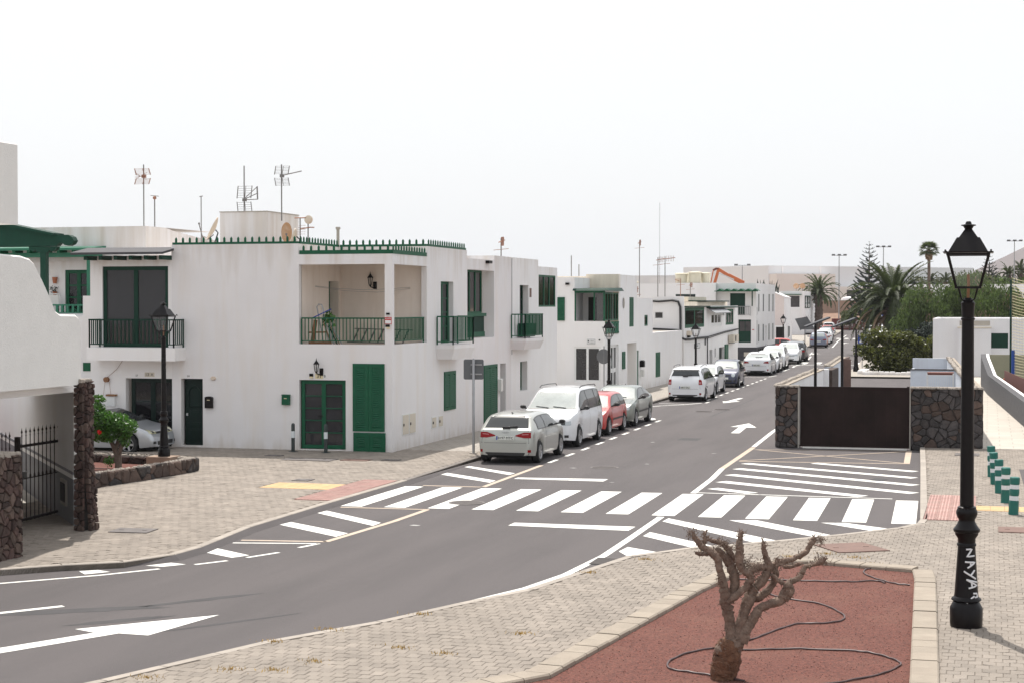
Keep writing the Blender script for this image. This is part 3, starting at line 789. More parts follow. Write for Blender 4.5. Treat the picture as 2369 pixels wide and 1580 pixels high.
lid(pavL, .7,1.5,-18.3,-17.7,'iron_grey', .1); lid(pavL, .35,.8,-8.45,-8.0,'iron_grey'); lid(pavL, -2.2,-.7,-3.3,-2.6,'iron_grey'); lid(pavL, -.5,.3,-3.0,-2.5,'iron_cover'); lid(pavL,.6,1.1,-2.6,-2.3,'iron_grey'); lid(pavL,-3.2,-2.7,-2.2,-1.9,'iron_grey')
dr = thing('drain_grate', 'black slotted drain grate at the kerb on the white edge line of the bend', 'drain grate', (10.75,-18.7,ZR))
mb = MB(); mb.box(10.52,10.98,-19.1,-18.3,ZR,ZR+.006); mb.build('frame', M['black_matte'], dr)
for k in range(7): MB().box(10.54,10.96,-19.06+k*.11,-19.01+k*.11,ZR+.006,ZR+.016).build('bar', M['iron_grey'], dr)
# planting bed with red lapilli, edging stones
soil = struct(MB().prism(bed, -.1, .046).build('planting_bed', M['soil']))
mb = MB()
rp = rng(21)
for k in range(16000):
    x = rp.uniform(10.4,16.4); y = rp.uniform(-31,-18.7)
    if not inside((x,y), bed): continue
    s = rp.uniform(.004,.014); a = rp.uniform(0,6.28); h = s*rp.uniform(.5,1)
    mb.add([(x+s*math.cos(a),y+s*math.sin(a),.045),(x+s*math.cos(a+2.1),y+s*math.sin(a+2.1),.045),(x+s*math.cos(a+4.2),y+s*math.sin(a+4.2),.045),(x,y,.046+h)], [(0,1,3),(1,2,3),(2,0,3)])
o = mb.build('gravel', M['pebble']); o['kind'] = 'stuff'; o['label'] = 'loose red volcanic gravel on the planting bed'; o['category'] = 'gravel'
def edging(parent, pts, w, z0, z1, step, side=1):
    for (x0,y0),(x1,y1) in zip(pts[:-1], pts[1:]):
        d = math.hypot(x1-x0,y1-y0); n = max(1, int(round(d/step))); dx,dy = (x1-x0)/d,(y1-y0)/d; nx_,ny_ = -dy*side,dx*side
        for i in range(n):
            a = (d*i/n)+.007; b = (d*(i+1)/n)-.007; zz = z1+rp.uniform(-.006,.006); c = .02
            A = (x0+dx*a,y0+dy*a); B = (x0+dx*b,y0+dy*b)
            q = lambda P_,t,z: (P_[0]+nx_*t, P_[1]+ny_*t, z)
            mb = MB(); mb.add([q(A,0,z0),q(B,0,z0),q(B,w,z0),q(A,w,z0),q(A,0,zz-c),q(B,0,zz-c),q(B,w,zz-c),q(A,w,zz-c),q(A,c,zz),q(B,c,zz),q(B,w-c,zz),q(A,w-c,zz)],
                [(0,1,5,4),(1,2,6,5),(2,3,7,6),(3,0,4,7),(4,5,9,8),(5,6,10,9),(6,7,11,10),(7,4,8,11),(8,9,10,11)])
            mb.build('edging_stone', M['edging'], parent)
edge = thing('bed_edging', 'pale stone edging blocks framing the red planting bed', 'stone edging', (13,-22,0))
edging(edge, bed, .34, -.1, .11, .42, 1)
# small dry weeds along the kerb
wd = MB()
for (x,y) in [(8.6,-26.3),(8.2,-27.3),(9.4,-24.9),(9.9,-27.2),(9.2,-28.3),(10.6,-27.4),(8.4,-29.0),(11.5,-18.9),(12.6,-17.6),(14.5,-17.4),(15.0,-17.7),(13.9,-17.9),(10.9,-20.6),(11.2,-25.9),(15.3,-18.4),(7.6,-29.7),(8.9,-28.9)]:
    for k in range(46):
        a = rp.uniform(0,6.28); r_ = rp.gauss(0,.09); px = x+math.cos(a)*r_*1.6; py = y+math.sin(a)*r_; h = rp.uniform(.01,.05); w = .006
        wd.add([(px-w,py,ZP),(px+w,py,ZP),(px+rp.uniform(-.03,.03),py+rp.uniform(-.03,.03),ZP+h)], [(0,1,2)])
o = wd.build('dry_weeds', M['weed']); o['kind'] = 'stuff'; o['label'] = 'yellow dry weeds sprouting between the pavers'; o['category'] = 'weeds'
# litter specks: small white bits on the asphalt
for i,(x,y,s) in enumerate([(6.15,-2.3,.06),(9.2,3.3,.05),(7.9,-.6,.04),(6.6,6.9,.05),(9.6,17.5,.07),(5.9,-15.0,.07),(9.3,-24.9,.05),(8.0,-5.7,.04)]):
    mark([(x-s*1.6,y-s*.5),(x+s,y-s*.8),(x+s*1.8,y+s*.5),(x-s*.6,y+s)], 'paint_speck', 'paint_worn', ZM)
# ------------------------------------------------------------ houses on the left side of the street
def roofcap(mb, x0, x1, y0, y1, zt, th=.18, drop=.3, down=None):
    """parapet ring with a sunken roof; inner faces and the two hidden outer sides"""
    a, b, c, d = x0+th, x1-th, y0+th, y1-th
    mb.add([(x0,y0,zt),(x1,y0,zt),(x1,y1,zt),(x0,y1,zt),(a,c,zt),(b,c,zt),(b,d,zt),(a,d,zt),(a,c,zt-drop),(b,c,zt-drop),(b,d,zt-drop),(a,d,zt-drop)],
           [(0,1,5,4),(1,2,6,5),(2,3,7,6),(3,0,4,7),(4,5,9,8),(5,6,10,9),(6,7,11,10),(7,4,8,11),(8,9,10,11)])
    if down is not None:
        mb.add([(x0,y1,down),(x1,y1,down),(x1,y1,zt),(x0,y1,zt)], [(0,1,2,3)]); mb.add([(x0,y0,down),(x0,y1,down),(x0,y1,zt),(x0,y0,zt)], [(0,1,2,3)])
def block(parent, x0, x1, y0, y1, z0, zt, fh=(), sh=(), m='plaster', name='wall', depth=.18, drop=.3, th=.18, ff=True, ss=True):
    mb = MB()
    if ff: wall_sheet(mb, FY(y0), x0, x1, z0, zt, fh, depth)
    if ss: wall_sheet(mb, FX(x1), y0, y1, z0, zt, sh, depth)
    roofcap(mb, x0, x1, y0, y1, zt, th, drop, z0)
    return mb.build(name, M[m], parent)
def spikes(parent, pts, z, sp, rail_h=.07, h=.17, low=False):
    mb = MB()
    for (x0,y0),(x1,y1) in zip(pts[:-1], pts[1:]): mb.bar((x0,y0,z+rail_h/2),(x1,y1,z+rail_h/2),.07,rail_h)
    o = mb.build('roof_rail', M['green'], parent)
    s = MB(); s.add([(-.032,-.018,0),(.032,-.018,0),(.032,.018,0),(-.032,.018,0),(-.032,-.018,h*.66),(.032,-.018,h*.66),(.032,.018,h*.66),(-.032,.018,h*.66),(0,0,h)],
        [(0,1,5,4),(1,2,6,5),(2,3,7,6),(3,0,4,7),(4,5,8),(5,6,8),(6,7,8),(7,4,8)])
    me = s.mesh('spike', M['green'])
    for (x0,y0),(x1,y1) in zip(pts[:-1], pts[1:]):
        L = math.hypot(x1-x0,y1-y0); n = max(1, int(round(L/sp))); rot = (0,0,math.atan2(y1-y0,x1-x0))
        for i in range(n):
            t = (i+.5)/n; inst(me, 'spike', o, (x0+(x1-x0)*t, y0+(y1-y0)*t, z+rail_h), rot)
def balcony_slab(parent, x0, x1, y0, y1, z0, z1, taper=.12):
    mb = MB(); mb.add([(x0,y0+taper,z0),(x1-taper,y0+taper,z0),(x1-taper,y1-taper,z0),(x0,y1-taper,z0),(x0,y0,z1-.12),(x1,y0,z1-.12),(x1,y1,z1-.12),(x0,y1,z1-.12),(x0,y0,z1),(x1,y0,z1),(x1,y1,z1),(x0,y1,z1)],
        [(0,3,2,1),(0,1,5,4),(1,2,6,5),(2,3,7,6),(4,5,9,8),(5,6,10,9),(6,7,11,10),(8,9,10,11)])
    return mb.build('balcony_slab', M['plaster'], parent)
def panel_door(parent, F, u0, u1, v0, v1, n=-.16, m='door_dark', name='door', arch=True):
    mb = MB(); F.box(mb, u0, u1, v0, v1, n-.04, n)
    o = mb.build(name, M[m], parent)
    w = u1-u0; h = v1-v0
    for a, b in ((.06,.24),(.28,.34),(.38,.52)):
        mb = MB(); F.box(mb, u0+w*.16, u1-w*.16, v0+h*a, v0+h*b, n, n+.018); F.box(mb, u0+w*.24, u1-w*.24, v0+h*(a+.025), v0+h*(b-.025), n+.018, n+.03); mb.build('panel', M[m], o)
    mb = MB(); pts = []
    r_ = w*.30; cu = (u0+u1)/2; zt = v0+h*.78
    pts = [F.P(cu-r_, v0+h*.57, n+.012)]+[F.P(cu-r_*math.cos(t), zt+r_*math.sin(t), n+.012) for t in [math.pi*i/10 for i in range(11)]]+[F.P(cu+r_, v0+h*.57, n+.012), F.P(cu-r_, v0+h*.57, n+.012)]
    mb.tube(pts, .02, 5); mb.build('arch_moulding', M[m], o)
    mb = MB(); F.box(mb, u0+.06, u0+.10, v0+h*.44, v0+h*.48, n, n+.06); mb.build('handle', M['alu'], o)
    return o
def lantern_wall(F, u, v, label, s=1.0):
    t = thing('wall_lantern', label, 'wall lamp', F.P(u, v, 0), 0, 'black wall lanterns')
    k = -1 if F.k == 'front' else 0
    cx, cy, cz = F.P(u-.06 if F.k == 'front' else u, v, .16); 
    mb = MB(); mb.lathe([(.0,cz+.36*s),(.012*s,cz+.30*s),(.02*s,cz+.27*s),(.03*s,cz+.25*s),(.10*s,cz+.16*s),(.10*s,cz+.15*s),(.07*s,cz+.15*s)], cx, cy, 6); mb.build('cap', M['black'], t)
    mb = MB(); mb.lathe([(.045*s,cz-.06*s),(.075*s,cz+.145*s)], cx, cy, 6); mb.build('glass', M['lampglass'], t)
    mb = MB()
    for i in range(6):
        a = 2*math.pi*i/6; mb.bar((cx+.047*s*math.cos(a),cy+.047*s*math.sin(a),cz-.06*s),(cx+.078*s*math.cos(a),cy+.078*s*math.sin(a),cz+.15*s),.012)
    mb.lathe([(.0,cz-.13*s),(.03*s,cz-.10*s),(.05*s,cz-.06*s)], cx, cy, 6); mb.build('cage', M['black'], t)
    a = Vector(F.P(u+.03, v-.08*s, .0)); mb = MB(); mb.tube([a+Vector(F.P(0,0,0))*0, Vector(F.P(u+.02, v-.16*s, .08)), Vector((cx,cy,cz-.12*s))], .018*s, 6); mb.build('bracket', M['black'], t)
    p = Vector(F.P(u+.05, v-.08*s, .02)); mb = MB(); mb.obox(p, (.055*s,0,0) if F.k=='front' else (0,.055*s,0), (0,.02,0) if F.k=='front' else (.02,0,0), (0,0,.11*s)); mb.build('back_plate', M['black'], t)
    return t
# --- corner house with green roof spikes
H = thing('corner_house', 'white corner house with green roof spikes and open loggia above a green louvred double door', 'house', (0,0,0))
F0 = FY(0); S0 = FX(0)
ZB = -.1
mb = MB()
wall_sheet(mb, F0, -7.3, -3.03, ZB, 6.33, [(-6.93-.06,-6.25,.1,2.18)], .22)
wall_sheet(mb, F0, -3.03, 0, ZB, 6.0, [(-3.02,-.24,3.27,5.69,.18),(-3.02,-1.5,.08,2.19,.16)], .18)
wall_sheet(mb, S0, 0, 3.30, ZB, 6.0, [(.18,3.23,3.27,5.69,.18)], .18)
wall_sheet(mb, S0, 3.30, 7.52, ZB, 6.33, [(4.66,6.01,3.2,5.23,.24)], .24)
# step between the two roof levels and the roofs
mb.add([(-3.03,0,6.0),(-3.03,3.3,6.0),(-3.03,3.3,6.33),(-3.03,0,6.33)], [(0,1,2,3)])
mb.add([(-3.03,3.3,6.0),(0,3.3,6.0),(0,3.3,6.33),(-3.03,3.3,6.33)], [(0,1,2,3)])
mb.add([(-7.3,7.52,ZB),(0,7.52,ZB),(0,7.52,6.33),(-7.3,7.52,6.33)], [(0,1,2,3)]); mb.add([(-7.3,0,ZB),(-7.3,7.52,ZB),(-7.3,7.52,6.33),(-7.3,0,6.33)], [(0,1,2,3)])
mb.build('wall', M['plaster'], H)
mb = MB(); mb.add([(-3.03,0,6.0),(0,0,6.0),(0,3.3,6.0),(-3.03,3.3,6.0)], [(0,1,2,3)]); mb.add([(-7.3,0,6.33),(-3.03,0,6.33),(-3.03,3.3,6.33),(0,3.3,6.33),(0,7.52,6.33),(-7.3,7.52,6.33)], [(0,1,2,3,4,5)]); mb.build('roof', M['roof'], H)
# loggia room
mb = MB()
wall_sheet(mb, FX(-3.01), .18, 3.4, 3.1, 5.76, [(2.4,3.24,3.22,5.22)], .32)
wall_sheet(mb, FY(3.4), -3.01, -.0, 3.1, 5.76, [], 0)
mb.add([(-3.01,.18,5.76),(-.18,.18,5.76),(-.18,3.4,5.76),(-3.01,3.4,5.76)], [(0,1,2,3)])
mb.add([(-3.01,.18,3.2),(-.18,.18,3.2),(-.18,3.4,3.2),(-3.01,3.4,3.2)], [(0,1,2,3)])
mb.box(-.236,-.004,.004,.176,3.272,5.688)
mb.build('loggia', M['plaster_bounce'], H)
d = MB(); FX(-3.01).box(d, 2.38, 3.26, 3.2, 5.24, -.34, -.30); d.build('loggia_door', M['green'], H)
spikes(H, [(-3.0,.03),(-.02,.03),(-.02,3.2)], 6.0, .245, .12, .16)
spikes(H, [(-7.28,.05),(-3.06,.05)], 6.33, .235); spikes(H, [(-3.06,.15),(-3.06,3.35)], 6.33, .235); spikes(H, [(-3.0,3.36),(-.05,3.36)], 6.33, .235); spikes(H, [(-.05,3.45),(-.05,7.48)], 6.33, .235)
railing(H, [(-2.97,.09),(-.26,.09)], 3.27, 4.08, .115, .024)
railing(H, [(-.09,.24),(-.09,3.16)], 3.27, 4.08, .125, .024)
# front door, 31
window(H, F0, -2.98, -1.53, .10, 2.18, n=-.14, cols=2, rows=5, fw=.11, fm='green', gm='glass_clear', name='glazed_door', back='curtain_stripe', bars=.03)
MB().box(-2.27,-2.23,-.0,.0+.001,1.0,1.1); hb = MB(); hb.box(-2.42,-2.26,.055,.085,1.08,1.11); hb.build('handle', M['black'], H)
shutter(H, F0, -1.26, -.24, .66, 2.70, n=.0, leaves=2, fw=.11, slat=.056, name='shutter_door')
shutter(H, F0, -1.24, -.21, .05, .62, n=.01, leaves=2, fw=.13, slat=.055, name='shutter_door')
panel_door(H, F0, -6.93, -6.25, .11, 2.18, n=-.18)
# street side
window(H, S0, 4.66, 6.01, 3.2, 5.23, n=-.22, cols=2, rows=4, fw=.09, fm='green', name='balcony_door', back='curtain', bars=.03)
balcony_slab(H, 0, .62, 4.15, 6.45, 2.70, 3.17)
railing(H, [(.03,4.2),(.57,4.2),(.57,6.4),(.03,6.4)], 3.17, 4.10, .13, .024)
shutter(H, S0, 4.97, 6.18, .99, 2.27, n=.0, leaves=2, fw=.10, slat=.055)
for y0, y1, z0, z1, nm in ((.85,1.45,.48,1.13,'meter_cupboard'),(1.48,2.1,.48,1.13,'meter_cupboard'),(3.68,4.15,.49,.87,'meter_box'),(4.36,4.84,.49,.87,'meter_box')):
    mb = MB(); S0.box(mb, y0, y1, z0, z1, 0, .018); o = mb.build(nm, M['white_frame'], H)
    mb = MB(); S0.box(mb, y0+.04, y1-.04, z0+.03, z1-.03, .018, .028); o2 = mb.build('cover_plate', M['garage'], o)
    mb = MB(); S0.box(mb, y0+.06, y0+.11, (z0+z1)/2-.04, (z0+z1)/2+.04, .028, .05); mb.build('lock', M['black_matte'], o)
lantern_wall(F0, -2.33, 2.52, 'black wall lantern above the glazed green street door')
lantern_wall(FY(3.4), -1.86, 5.17, 'black wall lantern high on the back wall of the upper loggia', 1.05)
# number tiles
t = thing('number_tile', 'black and cream house number tiles reading 31 B above the glazed door', 'house number', (-2.3,0,2.24))
MB().box(-2.49,-2.29+.06,-.012,0,2.235,2.385).build('tile', M['tile_cream'], t); MB().box(-2.228,-2.12,-.012,0,2.24,2.38).build('tile', M['white_frame'], t)
text(t, F0, '31', -2.36, 2.31, .014, .17); text(t, F0, 'B', -2.174, 2.31, .014, .11)
t = thing('door_bell_box', 'small black and yellow box beside the 31 B tiles', 'door bell', (-2.61,0,2.25)); MB().box(-2.67,-2.56,-.04,0,2.30,2.385).build('cover', M['black'], t); MB().box(-2.665,-2.565,-.045,0,2.25,2.298).build('base', M['tile_cream'], t)
# mailboxes
def mailbox(x0, x1, z0, z1, m, label, arch):
    t = thing('mailbox', label, 'mailbox', ((x0+x1)/2, 0, z0))
    mb = MB(); mb.cbox(x0, x1, -.10, 0, z0, z1, .02); mb.build('body', M[m], t)
    mb = MB()
    if arch:
        n = 10; cx = (x0+x1)/2; w = (x1-x0)/2
        vs = [(cx-w*math.cos(math.pi*i/n), -.11, z1-.02+w*.35*math.sin(math.pi*i/n)) for i in range(n+1)]; vs += [(x, .0, z) for x, y, z in vs]
        mb.add(vs, [tuple(range(n+1)), tuple(range(2*n+1,n,-1))]+[(i,i+n+1,i+n+2,i+1) for i in range(n)])
    else: mb.cbox(x0-.01, x1+.01, -.115, 0, z1, z1+.03, .01)
    mb.build('lid', M[m], t); MB().box(x0+.08, x1-.08, -.106, -.10, z1-.10, z1-.08).build('slot', M['tile_cream'], t)
mailbox(-3.56,-3.31,1.42,1.71,'green','green metal mailbox on the blank wall left of the glazed door',False)
mailbox(-6.14,-5.89,1.28,1.62,'black','black arched mailbox beside the dark panelled door',True)
t = thing('oval_wall_light', 'oval cream wall light above and right of the dark panelled door', 'wall light', (-5.89,0,2.2))
mb = MB(); n = 14
vs = [(-5.89+.10*math.cos(2*math.pi*i/n), 0, 2.2+.065*math.sin(2*math.pi*i/n)) for i in range(n)]+[(-5.89+.07*math.cos(2*math.pi*i/n), -.06, 2.2+.045*math.sin(2*math.pi*i/n)) for i in range(n)]
mb.add(vs, [(i,(i+1)%n,(i+1)%n+n,i+n) for i in range(n)]+[tuple(range(n,2*n))]); mb.build('diffuser', M['dish'], t)
# alarm sign on loggia pillar
t = thing('alarm_sign', 'red and white alarm sign on the loggia pillar', 'sign', (-.16,0,3.85))
MB().box(-.235,-.02,-.012,0,3.88,4.09).build('plate', M['sign_red'], t); MB().box(-.22,-.035,-.016,-.012,3.90,4.0).build('white_panel', M['sign_white'], t); text(t, F0, 'ALARMA', -.127, 4.05, .014, .05, 'sign_white')
t = thing('outdoor_sensor', 'black motion sensor with cream base under the alarm sign', 'sensor', (-.14,0,3.76)); MB().box(-.2,-.08,-.06,0,3.80,3.87).build('hood', M['black'], t); MB().box(-.17,-.08,-.05,0,3.745,3.798).build('base', M['tile_cream'], t)
t = thing('wall_camera', 'small black camera above the alarm sign', 'camera', (-.14,0,4.16)); MB().box(-.18,-.08,-.05,0,4.165,4.225).build('housing', M['black'], t); MB().box(-.19,-.07,-.025,0,4.13,4.163).build('base', M['white_plastic'], t)
# clothes line, clutter, ladder on the loggia
t = thing('clothes_line', 'thin clothes line strung across the loggia', 'clothes line', (-2.9,1.0,4.95))
mb = MB()
mb.tube([(-2.98,1.2,5.05),(-2.4,1.6,4.97),(-1.7,2.2,4.93),(-1.1,2.9,4.97),(-.6,3.36,5.02)], .006, 4); mb.tube([(-2.98,1.2,5.03),(-2.2,1.8,4.90),(-1.4,2.5,4.86),(-.6,3.36,4.98)], .005, 4); mb.build('cord', M['steel'], t)
t = thing('ladder', 'grey ladder lying on its side along the loggia', 'ladder', (-1.9,3.0,3.25))
mb = MB(); mb.bar((-2.4,3.1,3.70),(-.35,2.9,3.66),.05,.03); mb.bar((-2.5,2.7,3.28),(-.35,2.55,3.24),.05,.03); mb.build('rail', M['iron_grey'], t)
mb = MB(); mb.bar((0,0,0),(-.07,-.38,-.42),.035); me = mb.mesh('rung', M['iron_grey'])
for k in range(7): inst(me, 'rung', t, (-2.25+.29*k, 3.08-.02*k, 3.69))
t = thing('folded_clutter', 'folded chairs, tools and boards leaning in the left corner of the loggia', 'clutter', (-2.7,.6,3.2))
MB().bar((-2.80,.5,3.25),(-2.72,.6,4.0),.12,.03).build('board', M['wood'], t); mb = MB(); mb.bar((-2.85,.35,3.62),(-2.3,.45,3.63),.05); mb.bar((-2.85,.35,3.30),(-2.2,.5,3.3),.08); mb.build('crate_slat', M['wood'], t)
mb = MB(); mb.tube([(-2.45,.6,3.25),(-2.68,.6,4.4),(-2.62,.6,4.48),(-2.52,.6,4.47),(-2.48,.6,4.35),(-2.25,.5,3.25)], .022, 6); mb.build('chair_frame', M['steel'], t)
MB().bar((-2.8,.5,4.05),(-2.15,.45,4.33),.03).build('broom_stick', M['blue'], t)
mb = MB(); rr = rng(4)
for k in range(46):
    c = Vector((-2.30+rr.gauss(0,.09), .55+rr.gauss(0,.06), 4.0+rr.gauss(0,.12))); a = Vector((rr.uniform(-1,1),rr.uniform(-1,1),rr.uniform(-1,1))).normalized()*.05; b = a.orthogonal().normalized()*.04; mb.add([c-a-b,c+a-b,c+a+b,c-a+b],[(0,1,2,3)])
mb.build('green_cloth', M['leaf_hibiscus'], t)
for dx, c in ((0,'wood'),(.1,'steel'),(.2,'green_dark'),(.28,'dry'),(.36,'steel')): MB().bar((-2.15+dx,.5,3.22),(-2.45+dx*.9,.55,3.95-dx*.6),.03).build('pole', M[c], t)
# two stubby bollards by the door
def street_bollard(x, y, label):
    t = thing('door_bollard', label, 'bollard', (x,y,ZP), 0, 'bollards at the glazed door')
    mb = MB(); mb.lathe([(.14,0),(.14,.012),(.055,.015),(.055,.42)], 0, 0, 14); mb.build('post', M['bollard_grey'], t, smooth=True, local=True)
    mb = MB(); mb.lathe([(.058,.42),(.058,.62)], 0, 0, 14); mb.build('white_band', M['reflect'], t, smooth=True, local=True)
    mb = MB(); mb.lathe([(.055,.62),(.055,.80),(.045,.84),(.02,.86),(0,.862)], 0, 0, 14); mb.build('cap', M['bollard_grey'], t, smooth=True, local=True)
street_bollard(-2.96,-.62,'dark bollard with white band at the left jamb of the glazed door')
street_bollard(-1.86,-.72,'dark bollard with white band standing right in front of the glazed door')
# --- attached house on the left with the wide sliding window
H2 = thing('balcony_house', 'white house with wide green sliding window, balcony and slate eave, left of the corner house', 'house', (-10.14,0,0))
mb = MB()
wall_sheet(mb, F0, -10.14, -7.3, ZB, 6.0, [(-8.91,-7.3+.04,.08,2.17,.22),(-9.71,-7.42,3.14,5.67,.12)], .2)
mb.box(-10.14,-10.0,0.001,8,ZB,5.98)
mb.add([(-10.14,0,5.99),(-7.3,0,5.99),(-7.3,8,5.99),(-10.14,8,5.99)],[(0,1,2,3)])
mb.build('wall', M['plaster_clean'], H2)
window(H2, F0, -8.79, -7.28, .10, 2.17, n=-.2, cols=2, rows=3, fw=.13, fm='door_dark', gm='glass', name='glazed_door', back='dark_room')
window(H2, F0, -9.71, -7.42, 3.14, 5.67, n=-.10, cols=2, rows=1, fw=.12, fm='green_dark', gm='glass_clear', name='sliding_window', back='curtain_stripe', backn=.05)
mb = MB(); mb.cbox(-9.87,-6.83,-.72,0,2.74,3.14,.01); mb.build('balcony_slab', M['plaster_clean'], H2)
railing(H2, [(-9.80,-.02),(-9.80,-.66),(-6.90,-.66),(-6.90,-.02)], 3.14, 4.02, .135, .026, fm='green_dark')
# slate eave on rafters
mb = MB(); mb.add([(-10.40,-.75,6.02),(-7.22,-.75,6.02),(-7.22,.3,6.2),(-10.40,.3,6.2),(-10.40,-.75,6.09),(-7.22,-.75,6.09),(-7.22,.3,6.27),(-10.40,.3,6.27)], [(0,3,2,1),(4,5,6,7),(0,1,5,4),(1,2,6,5),(2,3,7,6),(3,0,4,7)]); ev = mb.build('eave', M['plinth'], H2)
mb = MB(); mb.prism([(-.06,-.62),(.06,-.62),(.06,.02),(-.06,.02)], 0, .13); me = mb.mesh('rafter', M['green_dark'])
for k in range(6): inst(me, 'rafter', ev, (-9.95+.52*k, 0, 5.86))
# roof structures behind
mb = MB(); wall_sheet(mb, FY(2.0), -14.5, -9.25, 5.9, 7.03, [], 0)
mb.add([(-9.25,2,5.9),(-9.25,7,5.9),(-9.25,7,6.7),(-9.25,3.9,6.95),(-9.25,3.4,7.03),(-9.25,2,7.03)],[(0,1,2,3,4,5)])
mb.add([(-14.5,2,7.03),(-9.25,2,7.03),(-9.25,7,7.03),(-14.5,7,7.03)],[(0,1,2,3)])
mb.add([(-9.25,6,5.9),(-3.5,6,5.9),(-3.5,6,6.45),(-8.55,6,6.62),(-9.25,6,6.9)],[(0,1,2,3,4)])
mb.build('roof_parapet', M['plaster'], H2)
# porch wing further left
H3 = thing('porch_house', 'white house wing with green timber porch and green glazed door above the curved wall', 'house', (-12.5,3,0))
mb = MB(); wall_sheet(mb, FY(2.2), -17, -10.2, 2.0, 6.3, [(-12.34,-11.0,4.2,5.62,.12)], .12)
mb.box(-17,-10.75,1.5,3.2,1.5,4.16); mb.box(-10.75,-10.14,.6,1.6,ZB,4.75); mb.box(-17,-10.14,.62,1.5,ZB,4.1)
mb.build('wall', M['plaster_clean'], H3)
d = window(H3, FY(2.2), -12.34, -11.0, 4.2, 5.62, n=-.10, cols=3, rows=3, fw=.12, fm='green', gm='glass', name='glazed_door', back='curtain_stripe', bars=.05)
mb = MB(); mb.box(-17,-10.6,1.45,1.6,6.02,6.17); mb.build('porch_beam', M['green_light'], H3)
mb = MB(); mb.box(-11.1,-10.96,1.45,1.59,4.2,6.02); mb.build('porch_post', M['green_light'], H3)
mb = MB(); mb.add([(-17,1.2,6.24),(-10.7,1.2,6.24),(-10.7,3.2,6.42),(-17,3.2,6.42),(-17,1.2,6.32),(-10.7,1.2,6.32),(-10.7,3.2,6.5),(-17,3.2,6.5)], [(0,3,2,1),(4,5,6,7),(0,1,5,4),(1,2,6,5),(2,3,7,6),(3,0,4,7)]); pr = mb.build('porch_roof', M['green_light'], H3)
mb = MB(); mb.box(-.05,.05,-.1,.4,-.09,.0); me = mb.mesh('rafter', M['green'])
for k in range(9): inst(me, 'rafter', pr, (-15.3+.55*k, 1.3, 6.25))
railing(H3, [(-13.6,1.5),(-11.03,1.5)], 4.1, 4.48, .2, .075, fm='green_light', rail=.05)
mb = MB(); mb.box(-10.10,-9.9,1.7,1.9,0,2.0)
t = thing('hanging_pot', 'terracotta pot on the white wall of the porch', 'plant pot', (-12.66,2.15,5.17)); mb = MB(); mb.lathe([(.06,5.17),(.09,5.38),(.10,5.38)], -12.66, 2.1, 10); mb.build('pot', M['terracotta'], t)
t = thing('hanging_plant', 'small dark plant in a pot under the terracotta pot', 'plant', (-12.68,2.15,4.8)); mb = MB(); mb.lathe([(.05,4.78),(.08,4.9)], -12.66, 2.1, 10); mb.build('pot', M['terracotta'], t)
mb = MB(); rr = rng(9)
for k in range(60):
    c = Vector((-12.70+rr.gauss(0,.07), 2.08+rr.gauss(0,.05), 4.95+rr.gauss(0,.06))); a = Vector((rr.uniform(-1,1),rr.uniform(-1,1),rr.uniform(-1,1))).normalized()*.03; b = a.orthogonal().normalized()*.02; mb.add([c-a-b,c+a-b,c+a+b],[(0,1,2)])
mb.build('leaves', M['leaf_dark'], t)
t = thing('folding_chair', 'white tubular chair standing on the porch', 'chair', (-12.5,1.85,4.2)); mb = MB(); mb.tube([(-12.85,1.85,4.15),(-12.8,1.85,4.76),(-12.74,1.85,4.82),(-12.36,1.85,4.82),(-12.31,1.85,4.76),(-12.39,1.85,4.15)], .018, 6); mb.build('frame', M['white_frame'], t); MB().box(-12.8,-12.36,1.83,1.85,4.45,4.78).build('backrest', M['white_plastic'], t)
# lower wall seen under the porch wing, with small green window
mb = MB(); mb.box(-10.75,-10.2,.58,.62,2.35,2.62); mb.build('green_board', M['green'], H3)
# number tiles 57, 13 A, 59, wall fittings
t = thing('number_tile', 'pair of pale tiles reading 13 A above the dark glazed door', 'house number', (-8.07,0,2.22)); MB().box(-8.24,-8.075,-.012,0,2.225,2.36).build('tile', M['garage'], t); MB().box(-8.07,-7.905,-.012,0,2.225,2.36).build('tile', M['garage'], t); text(t,F0,'13',-8.155,2.292,.014,.13); text(t,F0,'A',-7.985,2.292,.014,.11)
for s_, x in (('57',-8.52),('59',-6.735)):
    t = thing('painted_number', 'small dark house number %s painted %s' % (s_, 'left of the 13 A tiles' if s_=='57' else 'over the dark panelled door'), 'house number', (x,0,2.24)); text(t,F0,s_,x,2.255,.004,.085)
t = thing('cable_reel_lamp', 'round brown lamp fitting with loose cables on the wall near the sliding window', 'lamp', (-9.55,0,2.1)); mb = MB(); mb.tube([(-9.55,0,2.12),(-9.55,-.12,2.12)], .085, 12); mb.build('drum', M['wood'], t); mb = MB(); mb.tube([(-9.62,-.06,2.12),(-9.50,-.06,2.12)], .03, 8); mb.build('bulb', M['alu'], t)
mb = MB(); mb.tube([(-9.52,-.03,2.2),(-9.2,-.03,2.45),(-9.0,-.03,2.72)], .006, 4); mb.tube([(-9.62,-.03,2.05),(-9.68,-.03,1.6)], .005, 4); mb.tube([(-9.47,-.03,2.05),(-9.42,-.03,1.66)], .005, 4); mb.build('cable', M['wood'], t)
t = thing('meter_cabinet', 'small white meter cabinet with tiled top on the wall behind the silver car', 'cabinet', (-9.36,0,1.25)); MB().box(-9.50,-9.24,-.12,0,1.2,1.60).build('body', M['white_frame'], t); MB().box(-9.53,-9.20,-.15,0,1.60,1.66).build('lid', M['wood'], t)

